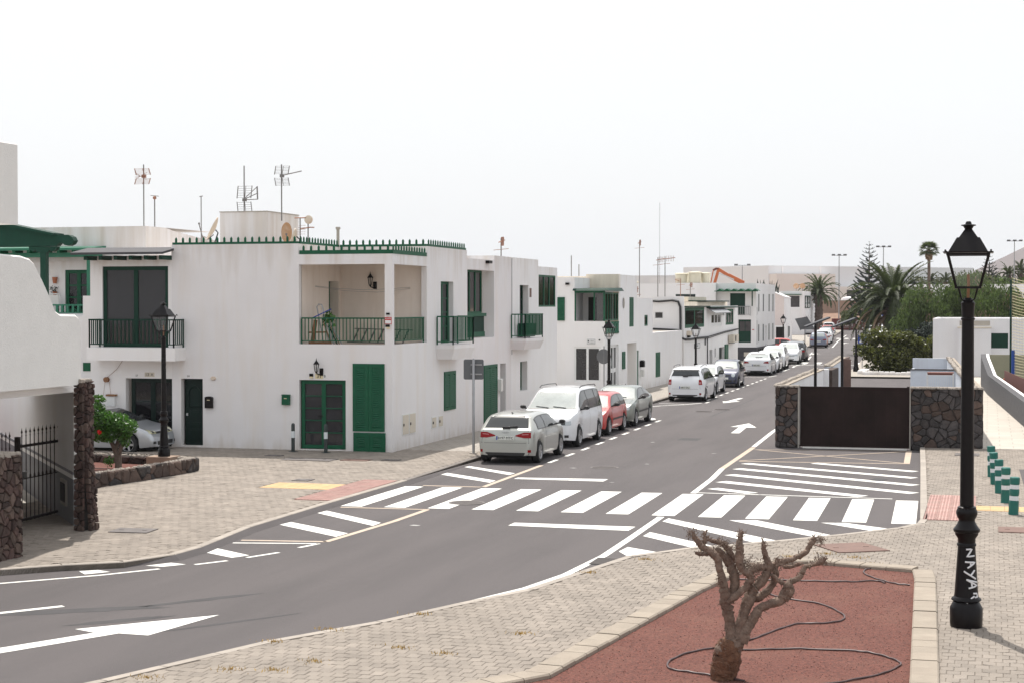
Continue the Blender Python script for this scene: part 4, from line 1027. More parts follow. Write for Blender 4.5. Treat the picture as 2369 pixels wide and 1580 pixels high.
# --- second house: sun-room window, stepped roof
HB = thing('sunroom_house', 'white street house with glazed green sun room and black-edged step in its roof', 'house', (0,7.52,0))
mb = MB()
wall_sheet(mb, S0, 7.52, 10.85, ZB, 6.06, [(7.57,10.83,3.3,5.68,.45)], .2)
wall_sheet(mb, S0, 10.85, 13.11, ZB, 6.24, [(9.50,11.17,.08,2.32),(11.62,12.37,.3,2.31,.42)], .2)
mb.box(-6,-.001,7.53,10.84,5.9,5.98)
roofcap(mb, -6, 0, 10.85, 13.1, 6.24, .18, .25)
mb.add([(0,10.85,6.06),(0,10.85,6.24),(-6,10.85,6.24),(-6,10.85,6.06)],[(0,1,2,3)])
wl = mb.build('wall', M['plaster'], HB)
mb = MB(); wall_sheet(mb, FX(-1.2), 7.53, 10.84, 6.0, 6.3, [], 0); mb.box(-1.4,-1.2,7.53,10.84,5.99,6.31); mb.build('rear_parapet', M['plaster_cream'], HB)
window(HB, S0, 7.57, 10.43, 4.15, 5.68, n=-.4, cols=4, rows=1, fw=.07, fm='green', name='sunroom_window', back='dark_room')
mb = MB(); S0.box(mb, 7.57, 10.6, 3.32, 3.5, -.35, -.28); S0.box(mb, 7.57, 10.6, 4.05, 4.16, -.42, -.22); mb.build('parapet_rail', M['green'], HB)
mb = MB(); mb.box(-.34,-.30,-.04,.04,0,.58); me = mb.mesh('board', M['green_dark'])
for k in range(26): inst(me, 'board', HB, (0, 7.64+.115*k, 3.48))
shutter(HB, S0, 9.50, 11.17, .11, 2.32, n=.0, leaves=2, fw=.10, slat=.07, name='shutter_door')
mb = MB(); S0.box(mb, 11.62, 11.9, .3, 2.31, -.42, -.38); mb.box(-.43,-.40,11.62,12.37,.1,2.31); mb.build('door', M['green_dark'], HB)
mb = MB(); mb.box(0,.10,11.35,11.58,1.25,1.75); 
t = thing('intercom_box', 'white plastic box on the wall between the louvred door and the next doorway', 'wall box', (0,11.4,1.3)); mb = MB(); mb.cbox(0,.14,11.28,11.52,1.32,1.78,.03); mb.build('cover', M['white_plastic'], t); mb = MB(); mb.tube([(.04,11.4,1.32),(.04,11.4,1.15)], .02, 6); mb.build('conduit', M['white_plastic'], t)
t = thing('roof_floodlight', 'small black floodlight under the roof step of the sunroom house', 'floodlight', (0,9.9,5.95)); MB().box(.0,.14,9.75,10.15,5.93,6.03).build('housing', M['black'], t)
# --- third house: small balcony
HC = thing('narrow_house', 'white street house with small green balcony and corner window, before the alley', 'house', (0,13.11,0))
mb = MB()
wall_sheet(mb, S0, 13.11, 17.05, ZB, 6.24, [(14.30,15.57,3.2,5.21,.3),(14.36,15.40,1.17,2.29,.3)], .3)
wall_sheet(mb, S0, 17.05, 20.1, ZB, 5.98, [(17.09,19.81,4.37,5.65,.1)], .1)
roofcap(mb, -6, 0, 13.115, 17.05, 6.24, .18, .25); roofcap(mb, -6, 0, 17.055, 20.1, 5.98, .18, .25, ZB)
mb.add([(0,17.05,5.98),(0,17.05,6.24),(-6,17.05,6.24),(-6,17.05,5.98)],[(0,1,2,3)])
mb.build('wall', M['plaster_clean'], HC)
window(HC, S0, 14.30, 15.57, 3.2, 5.21, n=-.28, cols=2, rows=4, fw=.09, fm='green_dark', name='balcony_door', back='dark_room')
window(HC, S0, 14.36, 15.40, 1.17, 2.29, n=-.28, cols=2, rows=2, fw=.07, fm='green', name='window', back='dark_room')
window(HC, S0, 17.09, 19.81, 4.37, 5.65, n=-.06, cols=3, rows=1, fw=.07, fm='green', name='window', back='dark_room')
balcony_slab(HC, 0, .6, 13.0, 15.65, 2.78, 3.2)
railing(HC, [(.03,13.05),(.55,13.05),(.55,15.6),(.03,15.6)], 3.2, 4.12, .13, .024)
MB().box(.05,.45,13.9,14.9,3.25,3.75).build('balcony_cupboard', M['green_dark'], HC)
mb = MB(); S0.box(mb, 18.6, 19.2, .5, 1.05, 0, .02); S0.box(mb, 17.2,17.25,0,.5,0,.03); mb.build('meter_box', M['concrete'], HC)
mb = MB(); mb.tube([(.02,13.13,6.2),(.02,13.13,2.6)], .012, 4); mb.build('cable', M['steel'], HC)
t = thing('name_plaque', 'narrow brown plaque beside the tall window of the small balcony', 'plaque', (0,16,4.9)); MB().box(0,.02,15.72,15.95,4.75,5.1).build('plate', M['iron_cover'], t)
# alley side wall of narrow house closed by roofcap 'down'
# --- house D
HD = thing('bay_house', 'white two-storey house with green glazed corner bay and street-name plate beside the alley', 'house', (0,29.13,0))
FD = FY(29.13)
mb = MB()
wall_sheet(mb, FD, -6, 0, ZB, 5.10, [(-1.46,-.0001,3.68,5.099,.0),(-1.48,-.20,.86,2.50,.12)], .12)
wall_sheet(mb, FD, -6, -1.46, 5.10, 5.73, [], 0)
wall_sheet(mb, S0, 29.13, 32.2, ZB, 5.10, [(29.1301,32.15,3.05,5.06,0),(30.05,32.17,.1,2.55,.2)], .2)
wall_sheet(mb, S0, 32.2, 36.6, ZB, 5.91, [(34.2,36.46,.1,2.54,.6),(34.69,35.77,3.35,4.82,.12)], .2)
mb.add([(-6,29.13,5.73),(-1.46,29.13,5.73),(-1.46,32.33,5.73),(-6,32.33,5.73)],[(0,1,2,3)])
mb.add([(-1.46,29.13,3.68),(0,29.13,3.68),(0,32.15,3.68),(-1.46,32.15,3.68)],[(0,1,2,3)])
mb.add([(-1.46,29.13,3.68),(-1.46,32.3,3.68),(-1.46,32.3,5.73),(-1.46,29.13,5.73)],[(0,1,2,3)])
mb.add([(-1.46,30.9,3.68),(0,30.9,3.68),(0,30.9,5.1),(-1.46,30.9,5.1)],[(0,1,2,3)])
mb.build('wall', M['plaster_clean'], HD)
mb = MB(); mb.box(-6,-1.66,32.31,32.5,5.1,5.83); mb.box(-1.66,0.002,32.31,32.5,5.1,5.93); mb.box(-6,-.01,32.5,36.6,5.6,5.7); mb.box(-6,-.001,36.5,36.62,3,5.9); mb.build('parapet', M['plaster_cream'], HD)
mb = MB(); mb.add([(-1.5,28.9,5.10),(.22,28.9,5.10),(.22,32.4,5.10),(-1.5,32.4,5.10),(-1.5,29.0,5.20),(.12,29.0,5.20),(.12,32.3,5.26),(-1.5,32.3,5.26)], [(0,3,2,1),(4,5,6,7),(0,1,5,4),(1,2,6,5),(2,3,7,6),(3,0,4,7)]); mb.build('bay_roof', M['green_dark'], HD)
w_ = MB(); w_.box(-1.46,0,29.14,29.2,5.0,5.1); w_.box(-1.46,-1.40,29.14,29.2,3.68,5.0); w_.box(-.55,-.49,29.14,29.2,3.68,5.0); w_.box(-.08,0,29.13,29.21,3.68,5.0); w_.build('bay_frame', M['green'], HD)
MB().box(-.49,-.08,29.16,29.175,3.7,5.0).build('pane', M['glass_clear'], HD)
MB().box(-1.2,-.8,30.86,30.9,3.70,4.8).build('inner_door', M['dark_room'], HD)
window(HD, S0, 29.2, 32.12, 3.70, 5.02, n=-.06, cols=5, rows=1, fw=.07, fm='green', name='bay_window', back=None)
mb = MB(); S0.box(mb, 29.2, 31.99, 3.08, 3.66, 0, .05); bl = mb.build('bay_panel', M['green'], HD)
for k in range(4):
    mb = MB(); a = 29.25+.68*k; mb.bar((.06,a,3.12),(.06,a+.62,3.62),.035); mb.bar((.062,a+.62,3.12),(.062,a,3.62),.035); mb.build('cross_lath', M['green_light'], bl)
window(HD, FD, -1.48, -.20, .86, 2.50, n=-.08, cols=2, rows=1, fw=.09, fm='white_frame', gm='glass', name='window', back='dark_room')
window(HD, S0, 30.05, 32.17, .1, 2.55, n=-.15, cols=3, rows=2, fw=.14, fm='white_frame', gm='glass', name='glazed_door', back='dark_room', bars=.2)
shutter(HD, FD, -2.28, -1.92, 3.70, 4.80, n=.01, leaves=1, fw=.07, slat=.09); shutter(HD, S0, 32.92, 33.55, 1.32, 2.17, n=.01, leaves=1, fw=.1, slat=.09); shutter(HD, S0, 34.69, 35.77, 3.35, 4.82, n=-.05, leaves=2, fw=.12, slat=.1)
gd = MB(); gd.box(-.62,-.58,34.2,36.46,.05,2.54); gdo = gd.build('garage_door', M['garage'], HD)
for k in range(9): MB().box(-.58,-.555,34.22,36.44,.10+.27*k,.35+.27*k).build('panel', M['garage'], gdo)
mb = MB(); n = 16; vs = [(.03, 33.25+.2*math.cos(2*math.pi*i/n), 4.52+.26*math.sin(2*math.pi*i/n)) for i in range(n)]; mb.add(vs, [tuple(range(n))]); mb.add([(0,y,z) for x,y,z in vs], [tuple(range(n))]); mb.build('oval_plaque', M['concrete'], HD)
t = thing('street_name_plate', 'white street-name plate with a crest on the bay house front wall', 'sign', (-.65,29.13,2.7)); MB().box(-.86,-.45,29.11,29.13,2.60,2.86).build('plate', M['sign_white'], t); mb = MB(); mb.box(-.845,-.465,29.105,29.11,2.615,2.845); mb.build('rim', M['ink'], t); MB().box(-.835,-.475,29.10,29.105,2.625,2.835).build('face', M['sign_white'], t)
MB().box(-.81,-.75,29.095,29.10,2.72,2.80).build('crest', M['ink'], t); text(t, FD, 'CALLE', -.61, 2.775, .036, .06); text(t, FD, 'LA CARIÑOSA', -.64, 2.68, .036, .045)
t = thing('floodlight', 'small black floodlight high on the front wall of the bay house', 'floodlight', (-1.75,29.1,5.4)); MB().box(-1.87,-1.7,28.98,29.13,5.38,5.48).build('housing', M['black'], t)
t = thing('wall_fixture', 'small round black fixture right of the street-name plate', 'fixture', (-.25,29.1,2.8)); mb = MB(); mb.tube([(-.25,29.13,2.81),(-.25,29.05,2.81)], .035, 10); mb.build('head', M['black'], t)
# --- E: low white house
HE = thing('low_house', 'low white house with louvred shutter and pink-tiled terrace behind the white people carrier', 'house', (0,36.62,0))
mb = MB(); wall_sheet(mb, FX(-.10), 36.62, 41.25, ZB, 4.78, [(36.8,37.55,.1,2.12),(39.02,39.96,3.33,3.9)], .12); wall_sheet(mb, FY(36.63), -6, -.1, 2.0, 4.78, [], 0)
mb.add([(-6,36.62,4.78),(-.1,36.62,4.78),(-.1,41.25,4.78),(-6,41.25,4.78)],[(0,1,2,3)]); mb.add([(-6,41.25,2),(-.1,41.25,2),(-.1,41.25,4.78),(-6,41.25,4.78)],[(0,1,2,3)])
wall_sheet(mb, FX(-.10), 41.25, 50.3, ZB, 2.95, [(42.11,43.34,.54,1.87,.05)], .1)
mb.add([(-6,41.25,2.9),(-.3,41.25,2.9),(-.3,50.3,2.9),(-6,50.3,2.9)],[(0,1,2,3)]); mb.box(-.3,-.1001,41.26,50.3,2.6,2.949)
mb.build('wall', M['plaster_clean'], HE)
MB().box(-6,-.32,41.3,50.3,2.91,2.925).build('terrace_floor', M['tiles'], HE)
mb = MB(); S0.box(mb, 36.8, 37.55, .1, 2.12, -.2, -.15); mb.build('door', M['green'], HE)
window(HE, FX(-.1), 39.02, 39.96, 3.33, 3.9, n=-.08, cols=1, rows=1, fw=.09, fm='green', name='window', back='dark_room')
shutter(HE, FX(-.1), 42.11, 43.34, .54, 1.87, n=-.02, leaves=2, fw=.12, slat=.09)
t = thing('wall_mailbox', 'black mailbox beside the narrow green door of the low house', 'mailbox', (-.1,37.9,1.3)); MB().cbox(-.1,.12,37.75,38.1,1.25,1.6,.05).build('body', M['black'], t); MB().cbox(-.1,.1,37.8,38.1,.75,1.1,.02).build('meter', M['white_plastic'], t)
# --- F: house with black pipework
HF = thing('pipework_house', 'white two-storey house with thick black cables running round its facade', 'house', (0,50.4,0))
FFc = FY(50.4)
mb = MB(); wall_sheet(mb, FFc, -5, 0, ZB, 4.93, [(-1.78,-1.24,3.60,4.03,.1)], .1)
wall_sheet(mb, S0, 50.4, 72.4, ZB, 4.35, [(50.6,57.6,3.05,4.28,.15),(60.5,64.8,3.05,3.95,.2),(65.2,66.0,3.7,4.1,.2),(66.6,70.3,3.05,4.12,.2),(59.77,60.94,.1,1.55,.2),(61.8,62.4,1.0,1.6,.2),(63.7,66.02,.1,1.6,.25)], .2)
mb.add([(-5,50.4,4.34),(0,50.4,4.34),(0,72.4,4.34),(-5,72.4,4.34)],[(0,1,2,3)]); mb.add([(-5,72.4,ZB),(0,72.4,ZB),(0,72.4,4.34),(-5,72.4,4.34)],[(0,1,2,3)])
mb.build('wall', M['plaster_clean'], HF)
mb = MB(); mb.box(-4.9,-.9,50.45,64,4.35,4.93); mb.box(-.9,-.3,50.45,62,4.35,4.60); mb.box(-4,-.4,56,70,4.35,4.62); mb.build('roof_room', M['plaster_cream'], HF)
mb = MB(); mb.box(0,.25,50.5,58.5,4.30,4.36); mb.box(0,.3,58.5,70.9,4.22,4.30); mb.box(-1.2,-.1,57,69,4.63,4.70); mb.build('bay_eave', M['green_dark'], HF)
window(HF, FFc, -1.78, -1.24, 3.60, 4.03, n=-.06, cols=1, fw=.05, fm='white_frame', name='window', back='dark_room')
window(HF, S0, 50.6, 57.6, 3.05, 4.28, n=-.05, cols=2, fw=.2, fm='green', name='bay_window', back='dark_room')
window(HF, S0, 60.5, 64.8, 3.05, 3.95, n=-.08, cols=3, fw=.2, fm='white_frame', name='bay_window', back='dark_room'); window(HF, S0, 66.6, 70.3, 3.05, 4.12, n=-.08, cols=3, fw=.15, fm='green', name='bay_window', back='dark_room')
mb = MB(); mb.add([(.02,58.6,4.24),(.02,65.5,4.24),(.55,65.5,3.92),(.55,58.6,3.92),(.02,58.6,4.2),(.02,65.5,4.2),(.55,65.5,3.88),(.55,58.6,3.88)], [(0,1,2,3),(4,7,6,5),(0,3,7,4),(1,5,6,2),(3,2,6,7),(0,4,5,1)]); mb.build('awning', M['steel'], HF)
for (a,b,c,d_,m_) in ((59.77,60.94,.1,1.55,'door_dark'),(61.8,62.4,1.0,1.6,'dark_room'),(63.7,66.02,.1,1.6,'door_dark'),(65.2,66.0,3.7,4.1,'door_dark')):
    mb = MB(); S0.box(mb,a,b,c,d_,-.22,-.18); mb.build('door' if d_-c > 1 else 'window', M[m_], HF)
mb = MB(); S0.box(mb, 66.1, 67.4, .3, 1.75, 0, .08); mb.build('shutter', M['green'], HF)
mb = MB()
mb.tube([(-1.85,50.30,4.66),(-1.5,50.30,4.64),(-.7,50.30,4.70),(-.35,50.30,4.62),(-.22,50.30,4.3),(-.20,50.28,3.6),(-.2,50.28,2.8),(-.16,50.25,2.5),(.06,50.5,2.40),(.09,52,2.38),(.09,55,2.40),(.09,58.5,2.38)], .07, 6)
mb.tube([(-1.85,50.32,3.02),(-1.3,50.32,3.0),(-.3,50.32,2.95)], .05, 6); mb.tube([(.08,58.5,2.4),(.08,62,2.5),(.08,66,2.62),(.08,72,2.72)], .035, 6); mb.tube([(.08,58.5,2.3),(.08,62,2.42),(.08,66,2.55),(.08,72,2.68)], .025, 6); mb.tube([(.06,57.7,2.38),(.06,57.7,1.9)], .04, 6); mb.tube([(.06,58.6,2.38),(.07,58.6,0)], .035, 6)
mb.build('cable_run', M['cable'], HF)
t = thing('street_sign_plate', 'small framed street-name plate on the wall under the black cables', 'sign', (0,55,1.9)); MB().box(0,.03,53.9,55.9,1.78,2.08).build('frame', M['plinth'], t); MB().box(.03,.04,54.05,55.75,1.81,2.05).build('face', M['sign_white'], t); text(t, S0, 'CALLE', 54.9, 1.93, .045, .16)
t = thing('air_conditioner', 'white air-conditioning unit on brackets high on the pipework house', 'air conditioner', (0,69,1.9)); MB().cbox(.05,.40,67.6,70.1,1.85,2.38,.03).build('casing', M['garage'], t); mb = MB(); mb.tube([(.4,68.6,2.12),(.42,68.6,2.12)], .22, 14); mb.build('fan', M['black_matte'], t); MB().box(0,.42,68,68.1,1.78,1.85).build('bracket', M['steel'], t)
t = thing('wall_flood_lamp', 'grey floodlight on a bracket below the black cable bend', 'floodlight', (0,51.4,2.6)); MB().box(0,.2,51.2,52.0,2.62,2.88).build('head', M['dish'], t); MB().box(0,.15,51.4,51.8,2.5,2.62).build('bracket', M['black'], t)
# --- G: tall house with dark plinth and slit windows
HG = thing('slit_window_house', 'tall white house with dark grey plinth and narrow slit windows', 'house', (-.3,84.44,0))
FG = FY(84.44); SG = FX(-.3)
ups = [(84.9,85.25,3.55,4.2),(85.75,86.5,3.87,5.25),(88.5,89.3,3.87,5.27),(92.2,93.0,3.85,5.28),(94.8,95.6,3.83,5.3)]
los = [(84.9,85.25,1.30,3.2),(85.75,86.5,1.5,2.85),(88.5,89.3,1.5,2.85),(92.2,93.0,1.5,2.85),(94.8,95.6,1.5,2.85)]
mb = MB(); wall_sheet(mb, FG, -6, -.3, 1.10, 6.10, [(-2.35,-1.16,3.60,5.31,.12),(-1.69,-.70,1.46,3.25,.15)], .15)
wall_sheet(mb, SG, 84.44, 96.6, 1.10, 6.10, [u+(.05,) for u in ups+los]+[(89.9,91.3,1.101,2.7,.25)], .25)
roofcap(mb, -6, -.3, 84.44, 96.6, 6.10, .2, .3, ZB); mb.box(-20,-6,88,110,0,6.0)
mb.build('wall', M['plaster_far'], HG)
mb = MB(); wall_sheet(mb, FG, -6, -.25, ZB, 1.10, [(-1.25,-.72,.38,.72,.03)], .03); wall_sheet(mb, FX(-.25), 84.40, 96.6, ZB, 1.10, [(85.6,87.0,.5,.95,.1),(87.6,89.3,.5,.95,.1),(89.9,91.3,ZB+.02,1.099,.25),(92.5,95,.5,.95,.1)], .2); mb.add([(-6,84.41,1.10),(-.25,84.41,1.10),(-.25,96.6,1.10),(-.3,96.6,1.10),(-.3,84.44,1.10),(-6,84.44,1.10)],[(0,1,2,3,4,5)]); mb.build('plinth', M['plinth'], HG)
MB().box(-1.25,-.72,84.45,84.5,.38,.72).build('vent_panel', M['garage'], HG)
mb = MB(); mb.box(-2.35,-1.16,84.56,84.6,3.6,5.31); mb.build('shutter_panel', M['green_dark'], HG)
mb = MB(); mb.box(-1.69,-.7,84.58,84.62,1.46,3.25); o = mb.build('garage_window', M['green_dark'], HG); MB().box(-1.6,-1.2,84.565,84.58,2.35,3.1).build('pane', M['curtain'], o); MB().box(-1.15,-.75,84.565,84.58,2.35,3.1).build('pane', M['curtain'], o)
for a,b,c,d_ in ups+los:
    mb = MB(); SG.box(mb,a,b,c,d_,-.09,-.04); mb.build('slit_window', M['door_dark'], HG)
for a,b in ((85.6,87.0),(87.6,89.3),(92.5,95)): mb = MB(); mb.box(-.4,-.36,a,b,.5,.95); mb.build('basement_window', M['dark_room'], HG)
mb = MB(); SG.box(mb,89.9,91.3,0,2.7,-.3,-.24); mb.build('door', M['plaster_far'], HG)
mb = MB(); mb.box(-3.4,-.15,83.2,84.4,5.44,5.50); pg = mb.build('pergola_beam', M['green'], HG)
for k in range(6): MB().add([(-3.2+.55*k,83.0,5.5),(-2.95+.55*k,83.0,5.66),(-2.7+.55*k,83.0,5.5),(-3.2+.55*k,84.4,5.5),(-2.95+.55*k,84.4,5.66),(-2.7+.55*k,84.4,5.5)],[(0,1,2),(3,5,4),(0,3,4,1),(1,4,5,2)]).build('pergola_tile', M['green'], pg)
railing(HG, [(-2.3,84.35),(-.75,84.35)], 3.55, 4.3, .16, .03, fm='steel'); MB().box(-.5,-.42,83.3,83.4,4.3,5.44).build('pergola_post', M['green_dark'], HG)
t = thing('small_wall_sign', 'small white and red notice on the front wall of the slit-window house', 'sign', (-.5,84.4,2.45)); MB().box(-.61,-.43,84.40,84.42,2.40,2.62).build('plate', M['sign_white'], t); MB().box(-.60,-.44,84.39,84.40,2.44,2.5).build('band', M['sign_red'], t)
# block behind F/G carrying the water tanks
HT = thing('tank_house', 'plain white block behind the pipework house carrying cream water tanks', 'house', (-6,86,0))
mb = MB(); wall_sheet(mb, FY(84.0), -13, -3.4, 0, 6.08, [(-6.59,-5.02,5.02,5.24,.1)], .1); mb.add([(-13,84,6.08),(-3.4,84,6.08),(-3.4,96,6.08),(-13,96,6.08)],[(0,1,2,3)]); mb.box(-7.3,-3.41,84.01,90,6.0,6.13); mb.build('wall', M['plaster_far'], HT)
window(HT, FY(84.0), -6.59, -5.02, 5.0, 5.24, n=-.05, cols=4, fw=.05, fm='green_dark', name='window', back='dark_room')
def tank(x, y, z, r_, h, label):
    t = thing('water_tank', label, 'water tank', (x,y,z), 0, 'cream water tanks on the roof')
    mb = MB(); mb.lathe([(r_*.85,0),(r_*.93,h*.9),(r_*.93,h*.92)], 0, 0, 24); mb.build('drum', M['cream_tank'], t, smooth=True, local=True)
    mb = MB(); mb.lathe([(r_*1.02,h*.90),(r_*1.04,h*.96),(r_*.9,h*1.02),(r_*.3,h*1.06),(0,h*1.06)], 0, 0, 24); mb.build('lid', M['cream_tank'], t, smooth=True, local=True)
tank(-6.35,85.2,6.1,.52,.80,'cream water tank at the left end of the roof row'); tank(-5.95,87.2,6.1,.48,.84,'cream water tank half hidden behind the two in front'); tank(-5.25,85.2,6.12,.54,.88,'cream water tank in the middle, the largest of the row'); tank(-4.5,85.8,6.12,.42,.82,'cream water tank at the right end of the roof row')
MB()
tk = tank(-1.6,41.0,4.75,.75,.95,'cream water tank on the roof between bay house and low house')
for i,x in enumerate((-3.3,-2.4)):
    pass
# --- H and I: far houses, turned with the street
HH = thing('sloping_roof_house', 'pinkish white far house with sloping parapet and porch opening', 'house', (-2.95,127,0), R(5.3))
mb = MB(); wall_sheet(mb, FY(0), -9, 0, ZB, 2.25, [(-.95,-.1,.1,2.1,.6)], .4); wall_sheet(mb, FX(0), 0, 36, ZB, 2.2, [], 0)
mb.build('low_wall', M['plaster_far'], HH, local=True)
mb = MB(); mb.add([(-9,1.2,2.2),(-.15,1.2,2.2),(-.15,1.2,5.15),(-1.75,1.2,5.85),(-9,1.2,5.85)],[(0,1,2,3)]); mb.build('gable_wall', M['plaster_pink'], HH, local=True)
mb = MB(); mb.add([(-1.75,1.15,5.85),(-.1,1.15,5.15),(-.1,36,5.15),(-1.75,36,5.85),(-1.75,1.15,5.95),(-.1,1.15,5.25),(-.1,36,5.25),(-1.75,36,5.95)], [(0,3,2,1),(4,5,6,7),(0,1,5,4),(1,2,6,5)]); mb.add([(-.15,1.2,2.2),(-.15,36,2.2),(-.15,36,5.15),(-.15,1.2,5.15)],[(0,1,2,3)]); mb.build('upper_wall', M['plaster_far'], HH, local=True)
MB().box(-.95,-.1,.55,.6,0,2.1).build('porch_recess', M['dark_room'], HH, local=True)
MB().box(0,.05,13,15,.8,2.0).build('window', M['door_dark'], HH, local=True); MB().box(0,.05,19,21,.8,1.9).build('window', M['door_dark'], HH, local=True)
HI = thing('balcony_block', 'white far house with green-framed corner balcony and carved railing', 'house', (-8.3,196,0), R(2.1))
mb = MB(); wall_sheet(mb, FY(0), -9, 0, ZB, 6.3, [(-2.4,-.6,4.0,5.6,.4)], .4); wall_sheet(mb, FX(0), 0, 30, ZB, 6.3, [(2,13,3.9,5.6,.6),(4,5.5,1.2,2.8,.3),(9,10.5,1.2,2.8,.3),(14,15.5,1.2,2.8,.3)], .4); roofcap(mb,-9,0,0,30,6.3,.3,.3,ZB); mb.build('wall', M['plaster_far'], HI, local=True)
MB().box(-2.4,-.6,.35,.4,4.0,5.6).build('window', M['curtain'], HI, local=True); MB().box(-.5,-.45,2,13,3.9,5.6).build('balcony_back', M['plaster_far'], HI, local=True)
mb = MB(); mb.box(0,.1,2,13,5.5,5.65); mb.box(0,.1,2,13,4.5,4.6); mb.box(0,.1,2,13,3.85,3.95)
for y in (2,7.3,12.8): mb.box(0,.12,y,y+.25,3.9,5.6)
mb.build('balcony_frame', M['green_dark'], HI, local=True)
for y in (4.5,10): mb = MB(); mb.tube([(.05,y+1.4*math.cos(a),4.22+.22*math.sin(a)) for a in [2*math.pi*i/12 for i in range(13)]], .06, 5); mb.build('carved_oval', M['white_frame'], HI, local=True)
for a in (4,9,14): MB().box(-.32,-.28,a,a+1.5,1.2,2.8).build('window', M['garage'], HI, local=True)
MB().box(-3.2,-.3,-.5,0,5.75,5.85).build('awning', M['green'], HI, local=True)
# ------------------------------------------------------------ house on the near left, with carport
HL = thing('carport_house', 'white rendered house at the left edge with curved stepped wall over a carport', 'house', (0,-22,0))
prof = [(-27,2.92),(-18.35,2.92),(-18.2,2.98),(-18.2,4.10),(-18.26,4.22),(-18.38,4.28),(-18.95,4.29),(-19.12,4.36),(-19.3,4.62),(-19.6,4.98),(-19.85,5.25),(-20.0,5.33),(-20.3,5.38),(-21.2,5.40),(-27,5.41)]
mb = MB(); n = len(prof); c = .04
vs = [(.1-c,y,z) for y,z in prof]+[(.1,y-.03 if y > -26 else y,z-(.03 if z > 3 else -.0)) for y,z in prof]+[(-.28,y,z) for y,z in prof]
mb.add(vs, [tuple(range(n,2*n)), tuple(range(3*n-1,2*n-1,-1))]+[(i,(i+1)%n,(i+1)%n+n,i+n) for i in range(n)]+[(i+2*n,(i+1)%n+2*n,(i+1)%n,i) for i in range(n)])
mb.build('curved_wall', M['wall_rough'], HL, smooth=True, ang=35)
mb = MB(); mb.cbox(-6,.06,-27,-20.36,5.95,7.44,.03); mb.box(-6,-.05,-27,-20.95,5.35,5.96); mb.build('upper_block', M['wall_rough'], HL)
mb = MB(); mb.prism([(-9,-27),(-.285,-27),(-.285,-17.6),(-2.6,-13.6),(-9,-13.6)],2.75,2.95); mb.build('carport_ceiling', M['plaster_clean'], HL)
# inner carport wall behind the iron gate: white above, stripe, grey below
d0 = Vector((-.42,-17.62)); dv = Vector((-1.62,1.95)).normalized(); dn = Vector((dv.y,-dv.x))
def slanted(z0,z1,m,name,off=0,L=12):
    p = [d0-dn*(off), d0+dv*L-dn*off, d0+dv*L+dn*.2, d0+dn*.2]
    mb = MB(); mb.prism([(q.x,q.y) for q in p], z0, z1); return mb.build(name, M[m], HL)
slanted(-.05,.98,'wall_grey','inner_wall',.012); slanted(.98,1.07,'white_frame','dado_stripe',.018); slanted(1.07,1.12,'wall_grey','dado_line',.02); slanted(1.12,2.75,'plaster_clean','inner_wall')
mb = MB(); mb.box(-9,-8.8,-27,-9,-.05,2.75); mb.box(-9,-.28,-27,-26.8,-.05,2.75); mb.build('rear_wall', M['plaster_clean'], HL)
mb = MB(); mb.box(-9,-3.4,-19,-12,.04,.062); mb.build('carport_floor', M['concrete'], HL)
q = d0+dv*1.1-dn*.03; mb = MB(); mb.obox((q.x,q.y,.62), (dv.x*.36,dv.y*.36,0), (dn.x*.02,dn.y*.02,0), (0,0,.26)); fr = mb.build('wall_niche', M['concrete'], HL)
q = d0+dv*1.1-dn*.055; mb = MB(); mb.obox((q.x,q.y,.62), (dv.x*.26,dv.y*.26,0), (dn.x*.01,dn.y*.01,0), (0,0,.19)); mb.build('niche_back', M['dark_room'], fr)
# stone pillars
def pillar(x0,x1,y0,y1,z1,label,size,mats,flare=0,seed=1,core='mortar'):
    t = thing('stone_pillar', label, 'stone pillar', ((x0+x1)/2,(y0+y1)/2,0)); r = rng(seed)
    mb = MB(); mb.box(x0+.03,x1-.03,y0+.03,y1-.03,-.02,z1-.02); mb.build('core', M[core], t)
    fl = lambda v: flare*(max(0,1-v/ (z1*.5)))
    stones(t, lambda u,v,n: (x0+u, y0-n-fl(v)*.3, v), x1-x0, z1, size, mats, r, depth=.045, aspect=1.5)
    stones(t, lambda u,v,n: (x1+n+fl(v), y0+u, v), y1-y0, z1, size, mats, r, depth=.045, aspect=1.5)
    mb = MB()
    k = int((x1-x0)*(y1-y0)*500)+14
    for i in range(k):
        x = r.uniform(x0,x1); y = r.uniform(y0,y1); s = r.uniform(.03,.07)
        mb.lathe([(s,z1-.03),(s*.8,z1+r.uniform(.01,.04)),(0,z1+.045)], x, y, 5, cap=False)
    o = mb.build('rubble_top', M['mortar_top'], t)
    return t
pillar(-.02,.20,-18.28,-17.95,2.99,'tall slim pillar of reddish lava stone at the end of the carport wall',.10,['redstone','redstone','basalt_brown'],.10,2)
pillar(-.3,.80,-22.9,-21.5,1.86,'thick low pillar of reddish lava stone at the left edge',.13,['redstone','basalt_brown'],.0,3)
